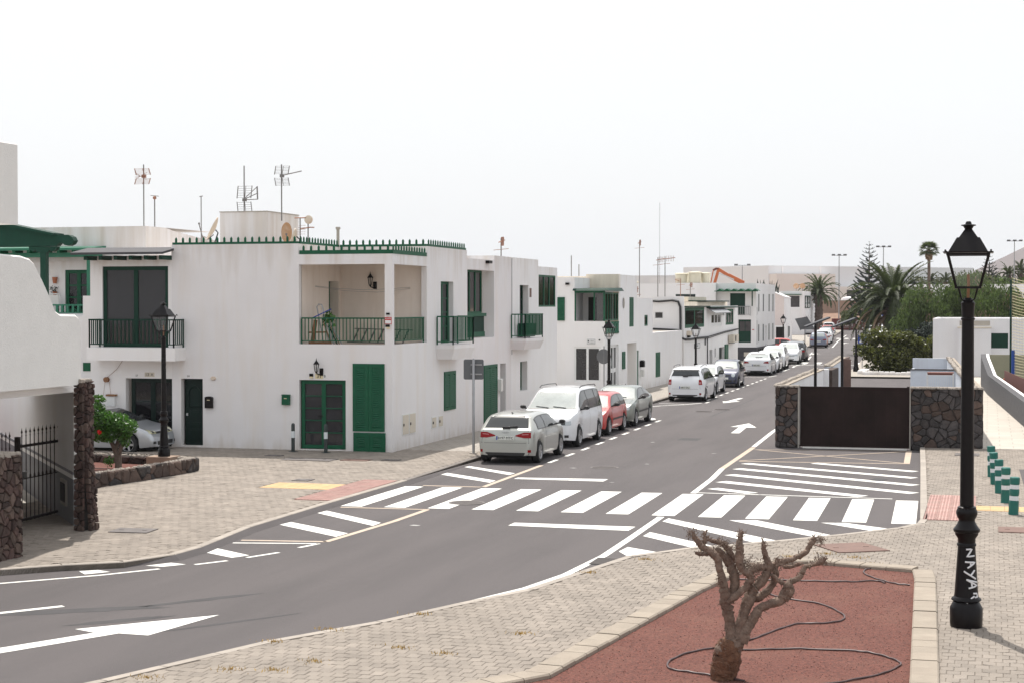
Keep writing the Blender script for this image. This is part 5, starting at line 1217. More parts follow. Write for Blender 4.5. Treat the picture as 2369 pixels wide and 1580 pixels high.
# railing on top of the low pillar and iron gate with spear tips
def spear_bar(h):
    mb = MB(); mb.lathe([(.011,0),(.011,h*.45),(.022,h*.47),(.022,h*.49),(.011,h*.51),(.011,h-.34),(.02,h-.32),(.011,h-.30),(.011,h-.14),(.02,h-.13),(.010,h-.12),(.010,h-.09),(.024,h-.06),(.010,h-.02),(.0,h+.04)], 0, 0, 6); return mb.mesh('spear_bar', M['gate_iron'])
gt = thing('iron_gate', 'brown wrought-iron gate with spear tips between the two lava stone pillars', 'gate', (-1.6,-17,0))
A = Vector((-1.62,-17.75)); B = Vector((-1.76,-15.35)); mb = MB()
mb.bar((A.x,A.y,.03),(A.x,A.y,1.82),.09); mb.bar((B.x,B.y,.03),(B.x,B.y,1.85),.09)
mb.bar((A.x,A.y,1.62),(B.x,B.y,1.60),.05,.05); mb.bar((A.x,A.y,.12),(B.x,B.y,.12),.05,.05); mb.bar((A.x,A.y,.95),(B.x,B.y,.95),.02,.02); mb.build('frame', M['gate_iron'], gt)
me = spear_bar(1.88)
for k in range(1,14): inst(me, 'spear_bar', gt, (A.x+(B.x-A.x)*k/14, A.y+(B.y-A.y)*k/14, .08))
MB().box(-1.56,-1.5,-17.7,-17.6,.98,1.12).build('lock', M['alu'], gt)
gf = thing('iron_fence', 'brown iron railing with spear tips left of the gate', 'fence', (-1.2,-19,0))
mb = MB(); mb.bar((-1.62,-17.9,1.5),(-.3,-21.6,1.9),.04); mb.bar((-1.62,-17.9,.5),(-.3,-21.6,.5),.04); mb.bar((-.3,-21.6,.1),(-.3,-21.6,2.3),.05); mb.bar((-.6,-21.3,2.28),(.1,-22.2,2.28),.05); mb.build('frame', M['gate_iron'], gf)
for k in range(1,12): inst(me, 'spear_bar', gf, (-1.62+1.32*k/12, -17.9-3.7*k/12, .1+.3*k/12), sc=(1,1,.96))
for k in range(5): MB().bar((-.55+.13*k,-21.37-.17*k,1.8),(-.55+.13*k,-21.37-.17*k,2.27),.02).build('baluster', M['gate_iron'], gf)
# pergola of the terrace
pg = thing('green_pergola', 'dark green timber lean-to roof on a bracketed post over the left terrace', 'pergola', (-4.5,-12,4))
mb = MB(); pf = [(-6.4,6.45),(-5.63,6.41),(-4.05,6.13),(-3.78,6.13),(-3.68,6.08),(-3.63,5.99),(-3.68,5.91),(-3.78,5.87),(-3.88,5.89),(-3.95,5.95),(-4.03,5.94),(-4.1,5.87),(-6.4,5.85)]
def xzprism(mb, poly, y0, y1):
    n = len(poly); mb.add([(x,y0,z) for x,z in poly]+[(x,y1,z) for x,z in poly], [tuple(range(n)), tuple(range(2*n-1,n-1,-1))]+[(i,i+n,(i+1)%n+n,(i+1)%n) for i in range(n)]); return mb
xzprism(mb, pf, -12.1, -11.9); mb.build('carved_beam', M['green_dark'], pg)
mb = MB(); xzprism(mb, [(-6.4,6.62),(-4.1,6.17),(-4.1,6.12),(-6.4,6.52)], -12.25, -11.75); mb.build('roof_board', M['green_dark'], pg)
mb = MB(); xzprism(mb, [(-4.85,5.86),(-4.1,5.86),(-4.12,5.78),(-4.22,5.74),(-4.3,5.78),(-4.34,5.72),(-4.62,5.72),(-4.66,5.78),(-4.74,5.74),(-4.84,5.78)], -12.08, -11.92); mb.build('bracket', M['green_dark'], pg)
MB().box(-4.55,-4.40,-12.07,-11.93,2.9,5.75).build('post', M['green_dark'], pg)
mb = MB(); mb.box(-6.4,-2.5,-12.3,-6,2.5,2.8)
# ------------------------------------------------------------ left planter with low stone wall
pl = thing('stone_planter', 'planter of brown basalt rubble with red soil beside the silver car', 'planter', (-5,-8,0))
rr = rng(8)
outer = [(-3.75,-12.0),(-3.62,-11.35),(-3.25,-9.1),(-3.08,-7.15),(-3.10,-6.75),(-3.35,-6.45),(-3.9,-6.3),(-6.7,-5.95),(-12,-5.4),(-12,-12.3)]
inner = offset(outer, .32)
mb = MB(); no = len(outer)
for i in range(no):
    j = (i+1)%no; a, b, c_, d = outer[i], outer[j], inner[j], inner[i]
    mb.add([(a[0],a[1],.02),(b[0],b[1],.02),(c_[0],c_[1],.02),(d[0],d[1],.02),(a[0],a[1],.36),(b[0],b[1],.36),(c_[0],c_[1],.36),(d[0],d[1],.36)], [(4,5,6,7),(0,1,5,4),(2,3,7,6)])
mb.build('wall_core', M['mortar'], pl)
def run(poly, sgn, m, size=.26, h=.38):
    for (x0,y0),(x1,y1) in zip(poly[:-1],poly[1:]):
        L = math.hypot(x1-x0,y1-y0); dx,dy = (x1-x0)/L,(y1-y0)/L
        stones(pl, lambda u,v,n: (x0+dx*u+dy*n*sgn, y0+dy*u-dx*n*sgn, v+.03), L, h, size, m, rr, depth=.05, aspect=1.1)
run(outer[:8], 1, ['basalt_brown','basalt_brown','basalt'])
run(inner[5:8], -1, ['redstone','basalt_brown'], .3, .33)
mb = MB()
for i in range(1500):
    k = rr.randrange(0,8); t_ = rr.random(); s = rr.random(); a = Vector(outer[k]).lerp(Vector(outer[k+1]), t_); b = Vector(inner[k]).lerp(Vector(inner[k+1]), t_); p = a.lerp(b, s); q = rr.uniform(.02,.06)
    mb.lathe([(q,.34),(q*.8,.37+rr.uniform(0,.035)),(0,.40)], p.x, p.y, 5, cap=False)
o = mb.build('rubble_top', M['mortar_top'], pl); o['kind'] = 'stuff'
MB().prism(inner, .05, .16).build('soil', M['soil'], pl)
mb = MB(); mb.tube([(-3.9,-7.6,.18),(-4.4,-8.2,.18),(-5.6,-8.0,.18),(-7.5,-9,.18)], .012, 5); mb.build('hose', M['hose'], pl)
# ------------------------------------------------------------ parking enclosure on the right
RW = thing('stone_gate_wall', 'basalt rubble wall flanking the brown steel gate of the parking lot', 'stone wall', (14,6,0))
r2 = rng(14)
mb = MB(); mb.box(10.74,11.44,6.06,6.42,-.06,1.9); mb.box(14.92,17.04,6.12,6.5,-.06,1.9); mb.build('core', M['mortar'], RW)
stones(RW, lambda u,v,n: (10.72+u,6.06-n,v-.05), .73, 1.95, .22, ['basalt','basalt','basalt_brown'], r2, depth=.05, aspect=1.0)
stones(RW, lambda u,v,n: (14.90+u,6.12-n,v-.05), 2.17, 1.95, .235, ['basalt','basalt','basalt','basalt_brown'], r2, depth=.05, aspect=1.1)
stones(RW, lambda u,v,n: (17.06+n,6.12+u,v-.05), .4, 1.95, .25, ['basalt','basalt_brown'], r2, depth=.03)
mb = MB(); mb.box(11.44,11.47,6.02,6.4,-.05,1.9); mb.box(14.885,14.915,6.05,6.4,-.05,1.9); mb.build('render_edge', M['concrete'], RW)
mb = MB()
for i in range(620):
    x = r2.choice([r2.uniform(10.72,11.44), r2.uniform(14.92,17.06), r2.uniform(14.92,17.06)]); y = r2.uniform(6.04,6.45); q = r2.uniform(.03,.07); mb.lathe([(q,1.87),(q*.8,1.90+r2.uniform(0,.03)),(0,1.93)], x, y, 5, cap=False)
o = mb.build('rubble_top', M['mortar_top'], RW); o['kind'] = 'stuff'
G_ = thing('steel_gate', 'wide closed brown steel sliding gate between the basalt walls', 'gate', (13.2,6.15,0))
for k in range(10): MB().box(11.50+.336*k+.0004,11.50+.336*(k+1)-.0004,6.14,6.17,.04,1.86).build('panel', M['corten'], G_)
mb = MB(); mb.box(11.48,14.88,6.12,6.19,1.86,1.90); mb.box(11.48,14.88,6.12,6.19,.0,.04); mb.box(14.80,14.88,6.11,6.2,0,1.93); mb.build('frame', M['corten'], G_)
MB().box(11.6,14.8,6.0,6.07,-.05,-.01).build('track', M['paint'], G_)
WL = thing('enclosure_wall', 'long low white wall with rough stone coping left of the parking lot', 'wall', (10.8,20,0))
def wallrun(parent, pts, w, z0, z1, m, cope=None, name='wall', seed=1):
    r = rng(seed)
    for (x0,y0),(x1,y1) in zip(pts[:-1],pts[1:]):
        L = math.hypot(x1-x0,y1-y0); dx,dy = (x1-x0)/L,(y1-y0)/L; nx_,ny_ = -dy*w/2,dx*w/2
        mb = MB(); mb.prism([(x0+nx_,y0+ny_),(x1+nx_,y1+ny_),(x1-nx_,y1-ny_),(x0-nx_,y0-ny_)], z0, z1); mb.build(name, M[m], parent)
        if cope:
            mb = MB(); nx2,ny2 = nx_*1.15,ny_*1.15
            mb.prism([(x0+nx2,y0+ny2),(x1+nx2,y1+ny2),(x1-nx2,y1-ny2),(x0-nx2,y0-ny2)], z1, z1+.03); mb.build('coping', M[cope], parent)
            mb = MB(); q = 0
            while q < L:
                s = r.uniform(.05,.12); off = r.uniform(.2,1)*w/2; mb.lathe([(s,z1+.02),(s*.8,z1+.05+r.uniform(0,.04)),(0,z1+.09)], x0+dx*q-dy*off, y0+dy*q+dx*off, 5, cap=False); q += r.uniform(.03,.10)
            o = mb.build('coping_stones', M['mortar_top'], parent); o['kind'] = 'stuff'
wallrun(WL, [(10.86,6.45),(10.75,20.2)], .32, -.05, 1.88, 'plaster_clean', 'edging', seed=2)
wallrun(WL, [(10.80,23.6),(10.34,36.2)], .32, -.05, 1.88, 'wall_blueish', 'edging', seed=3)
MB().box(10.60,11.10,20.2,20.6,-.05,1.90).build('pier', M['plaster_clean'], WL); MB().box(10.9,11.22,20.62,23.6,-.05,1.86).build('pier', M['basalt_brown'], WL)
mb = MB(); mb.box(10.62,10.68,33.0,36.3,-.02,1.92); mb.box(10.68,11.0,33.0,33.06,-.02,1.90)
G2 = solo(mb, 'far_gate_leaf', M['iron_cover'], 'open brown steel gate leaf at the far end of the parking lot', 'gate', (11,34.6,0))
WR = thing('enclosure_wall', 'pale blue-white wall with bin store on the right side of the parking lot', 'wall', (16.5,20,0))
wallrun(WR, [(16.88,6.55),(16.15,21.5),(15.45,36.8)], .32, -.05, 1.86, 'wall_blueish', 'edging', seed=4)
mb = MB(); mb.box(14.2,15.95,22.2,22.36,-.05,1.84); mb.box(13.68,15.3,36.6,36.8,-.05,1.86); mb.box(14.2,14.3,22.36,24,-.05,1.84); mb.build('cross_wall', M['wall_blueish'], WR)
MB().box(14.15,16.0,22.15,22.4,1.84,1.88).build('coping', M['mortar'], WR)
CG = thing('gas_cage', 'white mesh cage with rusty top inside the parking lot', 'cage', (15.6,15,0))
mb = MB()
for x in (15.1,16.02):
    for y in (15,15.9): mb.bar((x,y,-.05),(x,y,2.0),.04)
for z in (.1,1.0,1.93): mb.bar((15.1,15,z),(16.02,15,z),.03); mb.bar((15.1,15.9,z),(16.02,15.9,z),.03)
mb.build('frame', M['white_frame'], CG)
for k in range(14): MB().bar((15.14+.065*k,15,.1),(15.14+.065*k,15,1.93),.012).build('bar', M['white_frame'], CG)
MB().box(15.1,16.02,15,15.9,1.94,2.02).build('top', M['rust'], CG)
# ------------------------------------------------------------ far right: house, dark wall, fence, net
HW = thing('flat_white_house', 'low white flat-roofed house behind the big street lamp with one dark green window', 'house', (16,60,0))
mb = MB(); wall_sheet(mb, FY(60), 13.9, 26, -.05, 3.58, [(17.38,18.38,1.78,2.69,.06)], .06); roofcap(mb, 13.9, 26, 60, 70, 3.58, .2, .2, -.05); mb.box(15.4,17.37,59.6,60,-.05,3.0); mb.build('wall', M['plaster_far'], HW)
MB().box(15.38,17.39,59.55,60,3.0,3.08).build('parapet', M['plaster_cream'], HW); MB().box(15.5,17.3,59.97,60.0,3.15,3.45).build('grey_patch', M['concrete'], HW)
MB().box(17.38,18.38,60.02,60.06,1.78,2.69).build('window_shutter', M['green_dark'], HW)
DW = thing('dark_render_wall', 'dark rough-rendered garden wall running beside the pale walkway', 'wall', (17.5,30,0))
pts = [(16.82,50.5,1.7),(16.86,46.0,1.65),(17.2,38,1.02),(18.5,15.7,.95),(19.4,2,.95)]
for i in range(len(pts)-1):
    (x0,y0,z0),(x1,y1,z1) = pts[i],pts[i+1]
    mb = MB(); mb.add([(x0,y0,-.05),(x1,y1,-.05),(x1+.3,y1,-.05),(x0+.3,y0,-.05),(x0,y0,z0),(x1,y1,z1),(x1+.3,y1,z1),(x0+.3,y0,z0)], [(0,1,5,4),(4,5,6,7),(2,3,7,6),(0,4,7,3),(1,2,6,5)]); mb.build('wall', M['darkwall'], DW)
    mb = MB(); mb.add([(x0+.28,y0,z0+.004),(x1+.28,y1,z1+.004),(x1+.42,y1,z1+.004),(x0+.42,y0,z0+.004),(x0+.42,y0,-.05),(x1+.42,y1,-.05)], [(0,1,2,3),(3,2,5,4)]); mb.build('coping', M['plaster_clean'], DW)
OW = solo(MB().box(17.3,24,52,52.2,-.05,1.62), 'olive_garden_wall', M['olive_panel'], 'dull olive rendered wall at the end of the dark garden wall', 'wall', (20,52,0))
RF = thing('rusty_fence', 'rust-red sheet fence behind the dark garden wall at the right edge', 'fence', (19,30,0))
for k in range(20):
    t = k/20; x = 18.05+t*2.0; y = 38-t*26; h = 1.55-.25*(k%2)*.08
    MB().obox((x,y,.62), (.05,-.64,0), (.012,.004,0), (0,0,.62)).build('panel', M['rust'], RF)
NT = thing('sports_net', 'tan sports net sagging from poles at the right edge', 'net', (20,30,0))
mb = MB(); r5 = rng(5)
p0 = Vector((18.35,40.5,.8)); p1 = Vector((21.0,26,.8))
for k in range(34):
    z = .2+.145*k; mb.tube([tuple(p0.lerp(p1, t/8)+Vector((0,0,z+.35*((t/8-.5)**2*4-1)*(k/34)))) for t in range(9)], .012, 3)
for k in range(40):
    a = p0.lerp(p1, k/39); mb.tube([(a.x,a.y,.9),(a.x,a.y,5.0)], .006, 3)
mb.build('mesh', M['net'], NT)
mb = MB(); mb.tube([(18.3,40.6,-.05),(18.3,40.6,5.7)], .05, 8); mb.build('pole', M['green_dark'], NT); mb = MB(); mb.tube([(18.42,39.9,0),(18.42,39.9,2.2)], .09, 8); mb.build('pole_sleeve', M['pole_blue'], NT)
solo(MB().box(18.0,18.4,44,44.3,.3,.62), 'orange_marker', M['orange_cone'], 'small orange plastic piece behind the dark garden wall', 'marker', (18.2,44,.3))
# warehouse and far background buildings
WH = thing('warehouse', 'huge pale grey industrial hall on the horizon', 'warehouse', (-30,300,0))
mb = MB(); mb.add([(-52,345,0),(-26.4,300,0),(-26.4,300,12.3),(-52,345,13.0)],[(0,1,2,3)]); mb.add([(-26.4,300,0),(14,330,0),(14,330,12.2),(-26.4,300,12.3)],[(0,1,2,3)]); mb.add([(-52,345,13),(-26.4,300,12.3),(14,330,12.2),(10,380,12.4),(-52,380,13)],[(0,1,2,3,4)]); mb.build('wall', M['warehouse'], WH)
dx = Vector((40.4,30,0)).normalized(); ny = Vector((dx.y,-dx.x,0))
def whb(a,b,z0,z1,out,m,name='block'):
    A_ = Vector((-26.4,300,0))+dx*a; B_ = Vector((-26.4,300,0))+dx*b
    mb = MB(); mb.prism([((A_+ny*out).x,(A_+ny*out).y),((B_+ny*out).x,(B_+ny*out).y),(B_.x,B_.y),(A_.x,A_.y)], z0, z1); return mb.build(name, M[m], WH)
whb(.2,14,0,10.6,3.0,'warehouse2','annex'); whb(14.2,50,0,8.0,2.6,'warehouse2','office_wing')
for k in range(12): whb(17+2.4*k,18.9+2.4*k,5.4,7.3,2.72,'curtain','window')
for k in range(5): whb(17+5*k,18.2+5*k,1.4,3.0,2.72,'curtain','window')
for k in range(5): whb(3+9*k,3.4+9*k,10.7,12.2,.15,'plaster_far','pilaster')
mb = MB(); mb.box(-57,-50,330,331,0,10.4); mb.box(-75,-53,360,361,0,11.4); mb.build('low_hall', M['warehouse'], WH)
BW = thing('block_wall', 'long brown block wall on the earth bank at the end of the street', 'wall', (-6,262,0)); 
mb = MB(); mb.box(-16,2,263,263.3,2.6,5.0); mb.build('wall', M['brick_wall'], BW); MB().box(-16,2,263.0,263.35,5.0,5.12).build('coping', M['concrete'], BW)
mb = MB(); mb.add([(-30,250,0),(30,250,0),(30,263,3.0),(-30,263,3.0),(-30,300,3.2),(30,300,3.2)], [(0,1,2,3),(3,2,5,4)]); struct(mb.build('earth_bank', M['bank']))
RDW = thing('dark_red_wall', 'dark red wall with faded white graffiti across the end of the street', 'wall', (-3,249,0)); MB().box(-9,6,248.5,248.8,-.1,1.9).build('wall', M['redwall'], RDW)
me = text_mesh('OSTOS', 1.7, .02); me.materials.append(M['paint_worn']); inst(me, 'graffiti', RDW, (-5.5,248.47,1.05), (R(90),0,0))
mb = MB()
for k in range(3): mb.bar((-9,247.9,.35+.22*k),(2,247.9,.35+.22*k),.05)
mb.build('rail', M['concrete'], RDW)
# pale humps showing above the block wall
for i,(x,w) in enumerate(((-7.5,3.2),(-3.6,2.6),(0,3))): 
    mb = MB(); mb.lathe([(w/2,5.0),(w*.45,5.5),(w*.2,5.75),(0,5.8)], x, 268, 10, cap=False)
    solo(mb, 'pale_tarpaulin', M['plaster_far'], ('left','middle','right')[i]+'most pale tarpaulin hump showing above the brown block wall', 'tarpaulin', (x,268,5.0), 'pale humps behind the block wall')
# distant low white buildings right of palm
DB = thing('distant_hall', 'long low pale roof among the trees behind the big palm', 'building', (16,150,0)); mb = MB(); mb.box(5.5,26,170,180,0,6.9); mb.build('wall', M['plaster_far'], DB)
DB2 = thing('distant_house', 'small white flat house in the trees below the hill', 'building', (40,240,0)); mb = MB(); mb.box(24.5,36,232,240,3,7.6); mb.build('wall', M['plaster_far'], DB2)
# excavator boom behind the roofs
EX = thing('excavator', 'orange excavator with raised folded arm behind the roofs', 'excavator', (-12,150,0))
MB().bar((-14.45,150,6.4),(-14.05,150,8.42),.12).build('cylinder', M['orange'], EX)
mb = MB(); mb.bar((-14.05,150.1,6.4),(-13.45,150.1,8.5),.32,.26); mb.build('stick', M['orange'], EX)
mb = MB(); mb.tube([(-14.1,150.1,8.42),(-13.75,150.1,8.6),(-13.4,150.1,8.58)], .13, 8); mb.build('linkage', M['rust'], EX)
mb = MB(); mb.bar((-13.5,150.2,8.55),(-12.2,150.2,7.75),.4,.36); mb.bar((-12.3,150.2,7.8),(-10.5,150.2,6.9),.45,.5); mb.bar((-10.7,150.2,7.0),(-10.2,150.2,3),.5,.6); mb.build('boom', M['orange'], EX)
MB().bar((-13.4,150.0,8.1),(-11.6,150.0,7.3),.14).build('cylinder', M['alu'], EX)
mb = MB(); mb.box(-13,-9.2,149,152,1.2,3.4); mb.box(-12,-10,149,151,3.4,5); mb.build('body', M['orange'], EX); mb = MB(); mb.box(-13.5,-9,148.5,149.2,0,1.2); mb.box(-13.5,-9,151.8,152.5,0,1.2); mb.build('track', M['black_matte'], EX)
# ------------------------------------------------------------ street lamps
def street_lamp(label, loc, H=5.58, ls=1.0, ps=1.0, rz=0, group='black lantern street lamps', base=True):
    t = thing('street_lamp', label, 'street lamp', loc, rz, group)
    zl = H-1.08*ls                     # top of the column
    k = ps
    mb = MB()
    if base:
        mb.lathe([(.215*k,0),(.22*k,.05*k),(.222*k,.26*k),(.20*k,.30*k),(.185*k,.33*k),(.175*k,.345*k)], 0, 0, 20)
        mb.build('base', M['black'], t, smooth=True, local=True)
        mb = MB(); mb.lathe([(.17*k,.345*k),(.205*k,.37*k),(.20*k,.39*k),(.165*k,.42*k),(.158*k,.48*k),(.118*k,1.11*k),(.130*k,1.12*k),(.130*k,1.145*k),(.118*k,1.16*k),(.120*k,1.22*k),(.155*k,1.27*k),(.158*k,1.30*k),(.178*k,1.315*k),(.18*k,1.35*k),(.155*k,1.38*k),(.13*k,1.42*k),(.11*k,1.46*k),(.112*k,1.49*k),(.128*k,1.51*k),(.145*k,1.56*k),(.142*k,1.60*k),(.125*k,1.635*k),(.13*k,1.65*k),(.096*k,1.67*k)], 0, 0, 20)
        mb.build('pedestal', M['black'], t, smooth=True, local=True)
    z0 = 1.67*k if base else 0
    mb = MB(); mb.lathe([(.094*k,z0),(.082*k,zl-.28*ls),(.095*k,zl-.27*ls),(.095*k,zl-.25*ls),(.082*k,zl-.24*ls),(.09*k,zl-.08*ls),(.095*k,zl-.04*ls),(.06*k,zl-.0),(.05*k,zl+.03*ls)], 0, 0, 20)
    mb.build('column', M['black'], t, smooth=True, local=True)
    L = lambda z: zl+(z-4.5)*ls
    mb = MB()
    for sx in (-1,1):
        for sy in (-1,1):
            mb.tube([(sx*.05*ls,sy*.05*ls,L(4.49)),(sx*.085*ls,sy*.085*ls,L(4.51)),(sx*.10*ls,sy*.10*ls,L(4.56)),(sx*.125*ls,sy*.125*ls,L(4.66))], .012*ls, 5)
    mb.build('lantern_bracket', M['black'], t, local=True)
    mb = MB(); a, b = .158*ls, .272*ls
    for sx, sy in ((-1,-1),(1,-1),(1,1),(-1,1)): mb.bar((sx*a,sy*a,L(4.67)),(sx*b,sy*b,L(5.13)),.032*ls)
    for c_, z in ((a,4.67),(b,5.125)):
        for i in range(4):
            p = [(-1,-1),(1,-1),(1,1),(-1,1)][i]; q = [(1,-1),(1,1),(-1,1),(-1,-1)][i]; mb.bar((p[0]*c_,p[1]*c_,L(z)),(q[0]*c_,q[1]*c_,L(z)),.035*ls,.03*ls)
    mb.build('lantern_frame', M['black'], t, local=True)
    for i in range(4):
        p = [(-1,-1),(1,-1),(1,1),(-1,1)][i]; q = [(1,-1),(1,1),(-1,1),(-1,-1)][i]
        mb = MB(); mb.add([(p[0]*a*.96,p[1]*a*.96,L(4.69)),(q[0]*a*.96,q[1]*a*.96,L(4.69)),(q[0]*b*.96,q[1]*b*.96,L(5.11)),(p[0]*b*.96,p[1]*b*.96,L(5.11))], [(0,1,2,3)]); mb.build('glass_pane', M['lampglass'], t, local=True)
    def frustum(mb, r0, z0, r1, z1):
        mb.add([(-r0,-r0,z0),(r0,-r0,z0),(r0,r0,z0),(-r0,r0,z0),(-r1,-r1,z1),(r1,-r1,z1),(r1,r1,z1),(-r1,r1,z1)], [(0,3,2,1),(4,5,6,7),(0,1,5,4),(1,2,6,5),(2,3,7,6),(3,0,4,7)])
    mb = MB(); frustum(mb, .33*ls, L(5.145), .335*ls, L(5.158)); frustum(mb, .262*ls, L(5.158), .152*ls, L(5.355)); 
    for sx, sy in ((-1,-1),(1,-1),(1,1),(-1,1)): mb.box(sx*.30*ls-.012*ls, sx*.30*ls+.012*ls, sy*.30*ls-.012*ls, sy*.30*ls+.012*ls, L(5.158), L(5.185))
    mb.build('lantern_roof', M['black'], t, local=True)
    mb = MB(); frustum(mb, .125*ls, L(5.355), .045*ls, L(5.475)); mb.lathe([(.045*ls,L(5.45)),(.05*ls,L(5.475)),(.07*ls,L(5.51)),(.102*ls,L(5.52)),(.10*ls,L(5.532)),(.045*ls,L(5.54)),(.035*ls,L(5.57)),(.025*ls,L(5.58)),(0,L(5.582))], 0, 0, 16); mb.build('finial', M['black'], t, local=True)
    mb = MB(); mb.tube([(0,0,L(4.52)),(.005,0,L(4.72)),(.0,0,L(4.85))], .02*ls, 6); mb.build('bulb_holder', M['wood'], t, local=True)
    return t
bl = street_lamp('tall black street lamp with white NAYA graffiti, nearest, beside the red planting bed', (16.97,-23.7,ZP))
# graffiti wrapped on the tapered pedestal
def wrap_text(parent, s, size, z, ang0, rad, rotdown=True):
    me = text_mesh(s, size, .0)
    bm = bmesh.new(); bm.from_mesh(me); bmesh.ops.subdivide_edges(bm, edges=bm.edges[:], cuts=2)
    for v in bm.verts:
        u, w = v.co.x, v.co.y
        if rotdown: u, w = w, -u
        zz = z+w; r = rad(zz)+.0025; a = ang0+u/r; v.co = (r*math.cos(a), r*math.sin(a), zz)
    bm.to_mesh(me); bm.free(); me.name = 'graffiti'; me.materials.clear(); me.materials.append(M['graffiti'])
    return inst(me, 'graffiti', parent, (0,0,0), local=True)
prad = lambda z: .158+(.118-.158)*(z-.48)/(1.11-.48)
a0 = -math.pi/2+.20
def stroke(parent, pts, w, a0=a0):
    mb = MB(); P_ = []
    for (u,z) in pts:
        r = prad(z)+.003; P_.append((r*math.cos(a0+u/.14), r*math.sin(a0+u/.14), z))
    mb.tube(P_, w, 5); o = mb.build('graffiti', M['graffiti'], parent, local=True)
sx = lambda x: (x-340)/748.0*1.05
sz = lambda y: (1480-y)/748.0
for pts in ([(320,672),(385,668),(330,745),(415,738)],[(310,800),(420,805),(335,862)],[(365,812),(370,840)],[(300,895),(420,975)],[(365,935),(410,885)],[(325,980),(435,1010)],[(325,980),(432,1045),(345,1068)],[(372,998),(375,1050)],[(385,1122),(425,1125),(435,1160),(400,1165)],[(395,1150),(345,1190),(330,1222)]):
    q = []
    for i in range(len(pts)-1):
        for k in range(5): q.append((pts[i][0]+(pts[i+1][0]-pts[i][0])*k/5, pts[i][1]+(pts[i+1][1]-pts[i][1])*k/5))
    q.append(pts[-1])
    stroke(bl, [(sx(x)-.005, sz(y)) for x,y in q], .012)
street_lamp('black street lamp on a stone block in the planter by the silver car', (-4.05,-6.8,.40), H=4.15, ls=.86, ps=.74)
solo(MB().box(-4.42,-3.72,-7.1,-6.5,.16,.42), 'lamp_block', M['lampblock'], 'pale reddish block carrying the planter street lamp', 'block', (-4.05,-6.75,.16))
street_lamp('black street lamp in front of the bay house behind the grey-green car', (1.6,22.8,ZP), H=3.78, ls=.80, ps=.72)
street_lamp('black street lamp behind the white people carrier', (1.6,45.0,ZP), H=3.40, ls=.80, ps=.70)
street_lamp('black street lamp in front of the flat-roofed white house', (14.32,85,ZP), H=3.35, ls=.82, ps=.7)
street_lamp('small far street lamp rising behind the slit-window house', (-2.1,118,ZP), H=3.4, ls=.9, ps=.8)
t = thing('fluted_bollard_post', 'slim black lamp column without lantern at the corner of the side road', 'lamp column', (8.81,65.5,ZP))
mb = MB(); mb.lathe([(.19,0),(.19,.25),(.15,.32),(.11,.95),(.14,1.0),(.14,1.06),(.075,1.15),(.05,2.75),(.03,2.8),(0,2.8)], 0, 0, 14); mb.build('post', M['black'], t, smooth=True, local=True)
# solar panel posts
def solar(x, y, h, label):
    t = thing('solar_post', label, 'solar lamp post', (x,y,-.05), R(15.8), 'solar posts in the parking lot')
    mb = MB(); mb.lathe([(.055,0),(.05,h)], 0, 0, 12); mb.build('post', M['black'], t, smooth=True, local=True)
    mb = MB(); mb.obox((.05,0,h+.12), (.42,0,.16), (0,.26,0), (-.010,0,.024)); mb.build('solar_panel', M['solar'], t, local=True)
    mb = MB(); mb.bar((0,0,h),(0,0,h+.1),.05); mb.build('bracket', M['black'], t, local=True)
solar(11.4,12,3.78,'dark post with tilted solar panel, the left one in the parking lot'); solar(11.95,16.5,3.72,'dark post with tilted solar panel, the right one in the parking lot')
# traffic signs
t = thing('road_sign', 'square road sign seen from its grey back on a galvanised pole at the kerb', 'road sign', (2.45,.33,ZP))
mb = MB(); mb.lathe([(.042,0),(.042,2.80),(.02,2.83)], 0, 0, 10); mb.build('pole', M['steel'], t, smooth=True, local=True)
mb = MB(); mb.box(-.10,.10,-.10,.10,0,.02); mb.build('foot', M['concrete'], t, local=True)
mb = MB()
pts = []; w = .30; c = .05
for cx, cy, a0_ in ((w-c,w-c,0),(-w+c,w-c,90),(-w+c,-w+c,180),(w-c,-w+c,270)):
    for k in range(5): a = R(a0_+22.5*k); pts.append((cx+c*math.cos(a), cy+c*math.sin(a)))
nn = len(pts); mb.add([(x,.05,z+2.50) for x,z in pts]+[(x,.065,z+2.50) for x,z in pts], [tuple(range(nn)),tuple(range(2*nn-1,nn-1,-1))]+[(i,i+nn,(i+1)%nn+nn,(i+1)%nn) for i in range(nn)])
pln = mb.build('sign_plate', M['sign_back'], t, local=True); pln.rotation_euler = (0,0,R(12))
mb = MB(); mb.box(-.25,.25,.03,.05,2.62,2.66); mb.box(-.25,.25,.03,.05,2.34,2.38); br = mb.build('clamp', M['steel'], t, local=True)
t = thing('tilted_sign', 'round-edged sign seen edge on beside the lamp at the bay house', 'road sign', (1.0,24.5,ZP)); mb = MB(); mb.lathe([(.03,0),(.03,2.6)], 0, 0, 8); mb.build('pole', M['steel'], t, local=True)
mb = MB(); mb.tube([(-.03,0,2.15),(.0,.01,2.15)], .33, 20); pp = mb.build('sign_plate', M['sign_back'], t, local=True); pp.rotation_euler = (0,0,R(62))
t = thing('triangular_sign', 'two grey-backed triangular road signs on a pole at the far street corner', 'road sign', (-2.6,143,ZP)); mb = MB(); mb.lathe([(.05,0),(.05,3.0)], 0, 0, 8); mb.build('pole', M['steel'], t, local=True)
mb = MB(); mb.add([(-.6,-.08,1.55),(1.15,-.08,1.55),(.2,-.08,3.05),(-.6,-.04,1.55),(1.15,-.04,1.55),(.2,-.04,3.05)], [(0,1,2),(5,4,3),(0,3,4,1),(1,4,5,2),(2,5,3,0)]); mb.build('sign_plate', M['sign_back'], t, local=True)
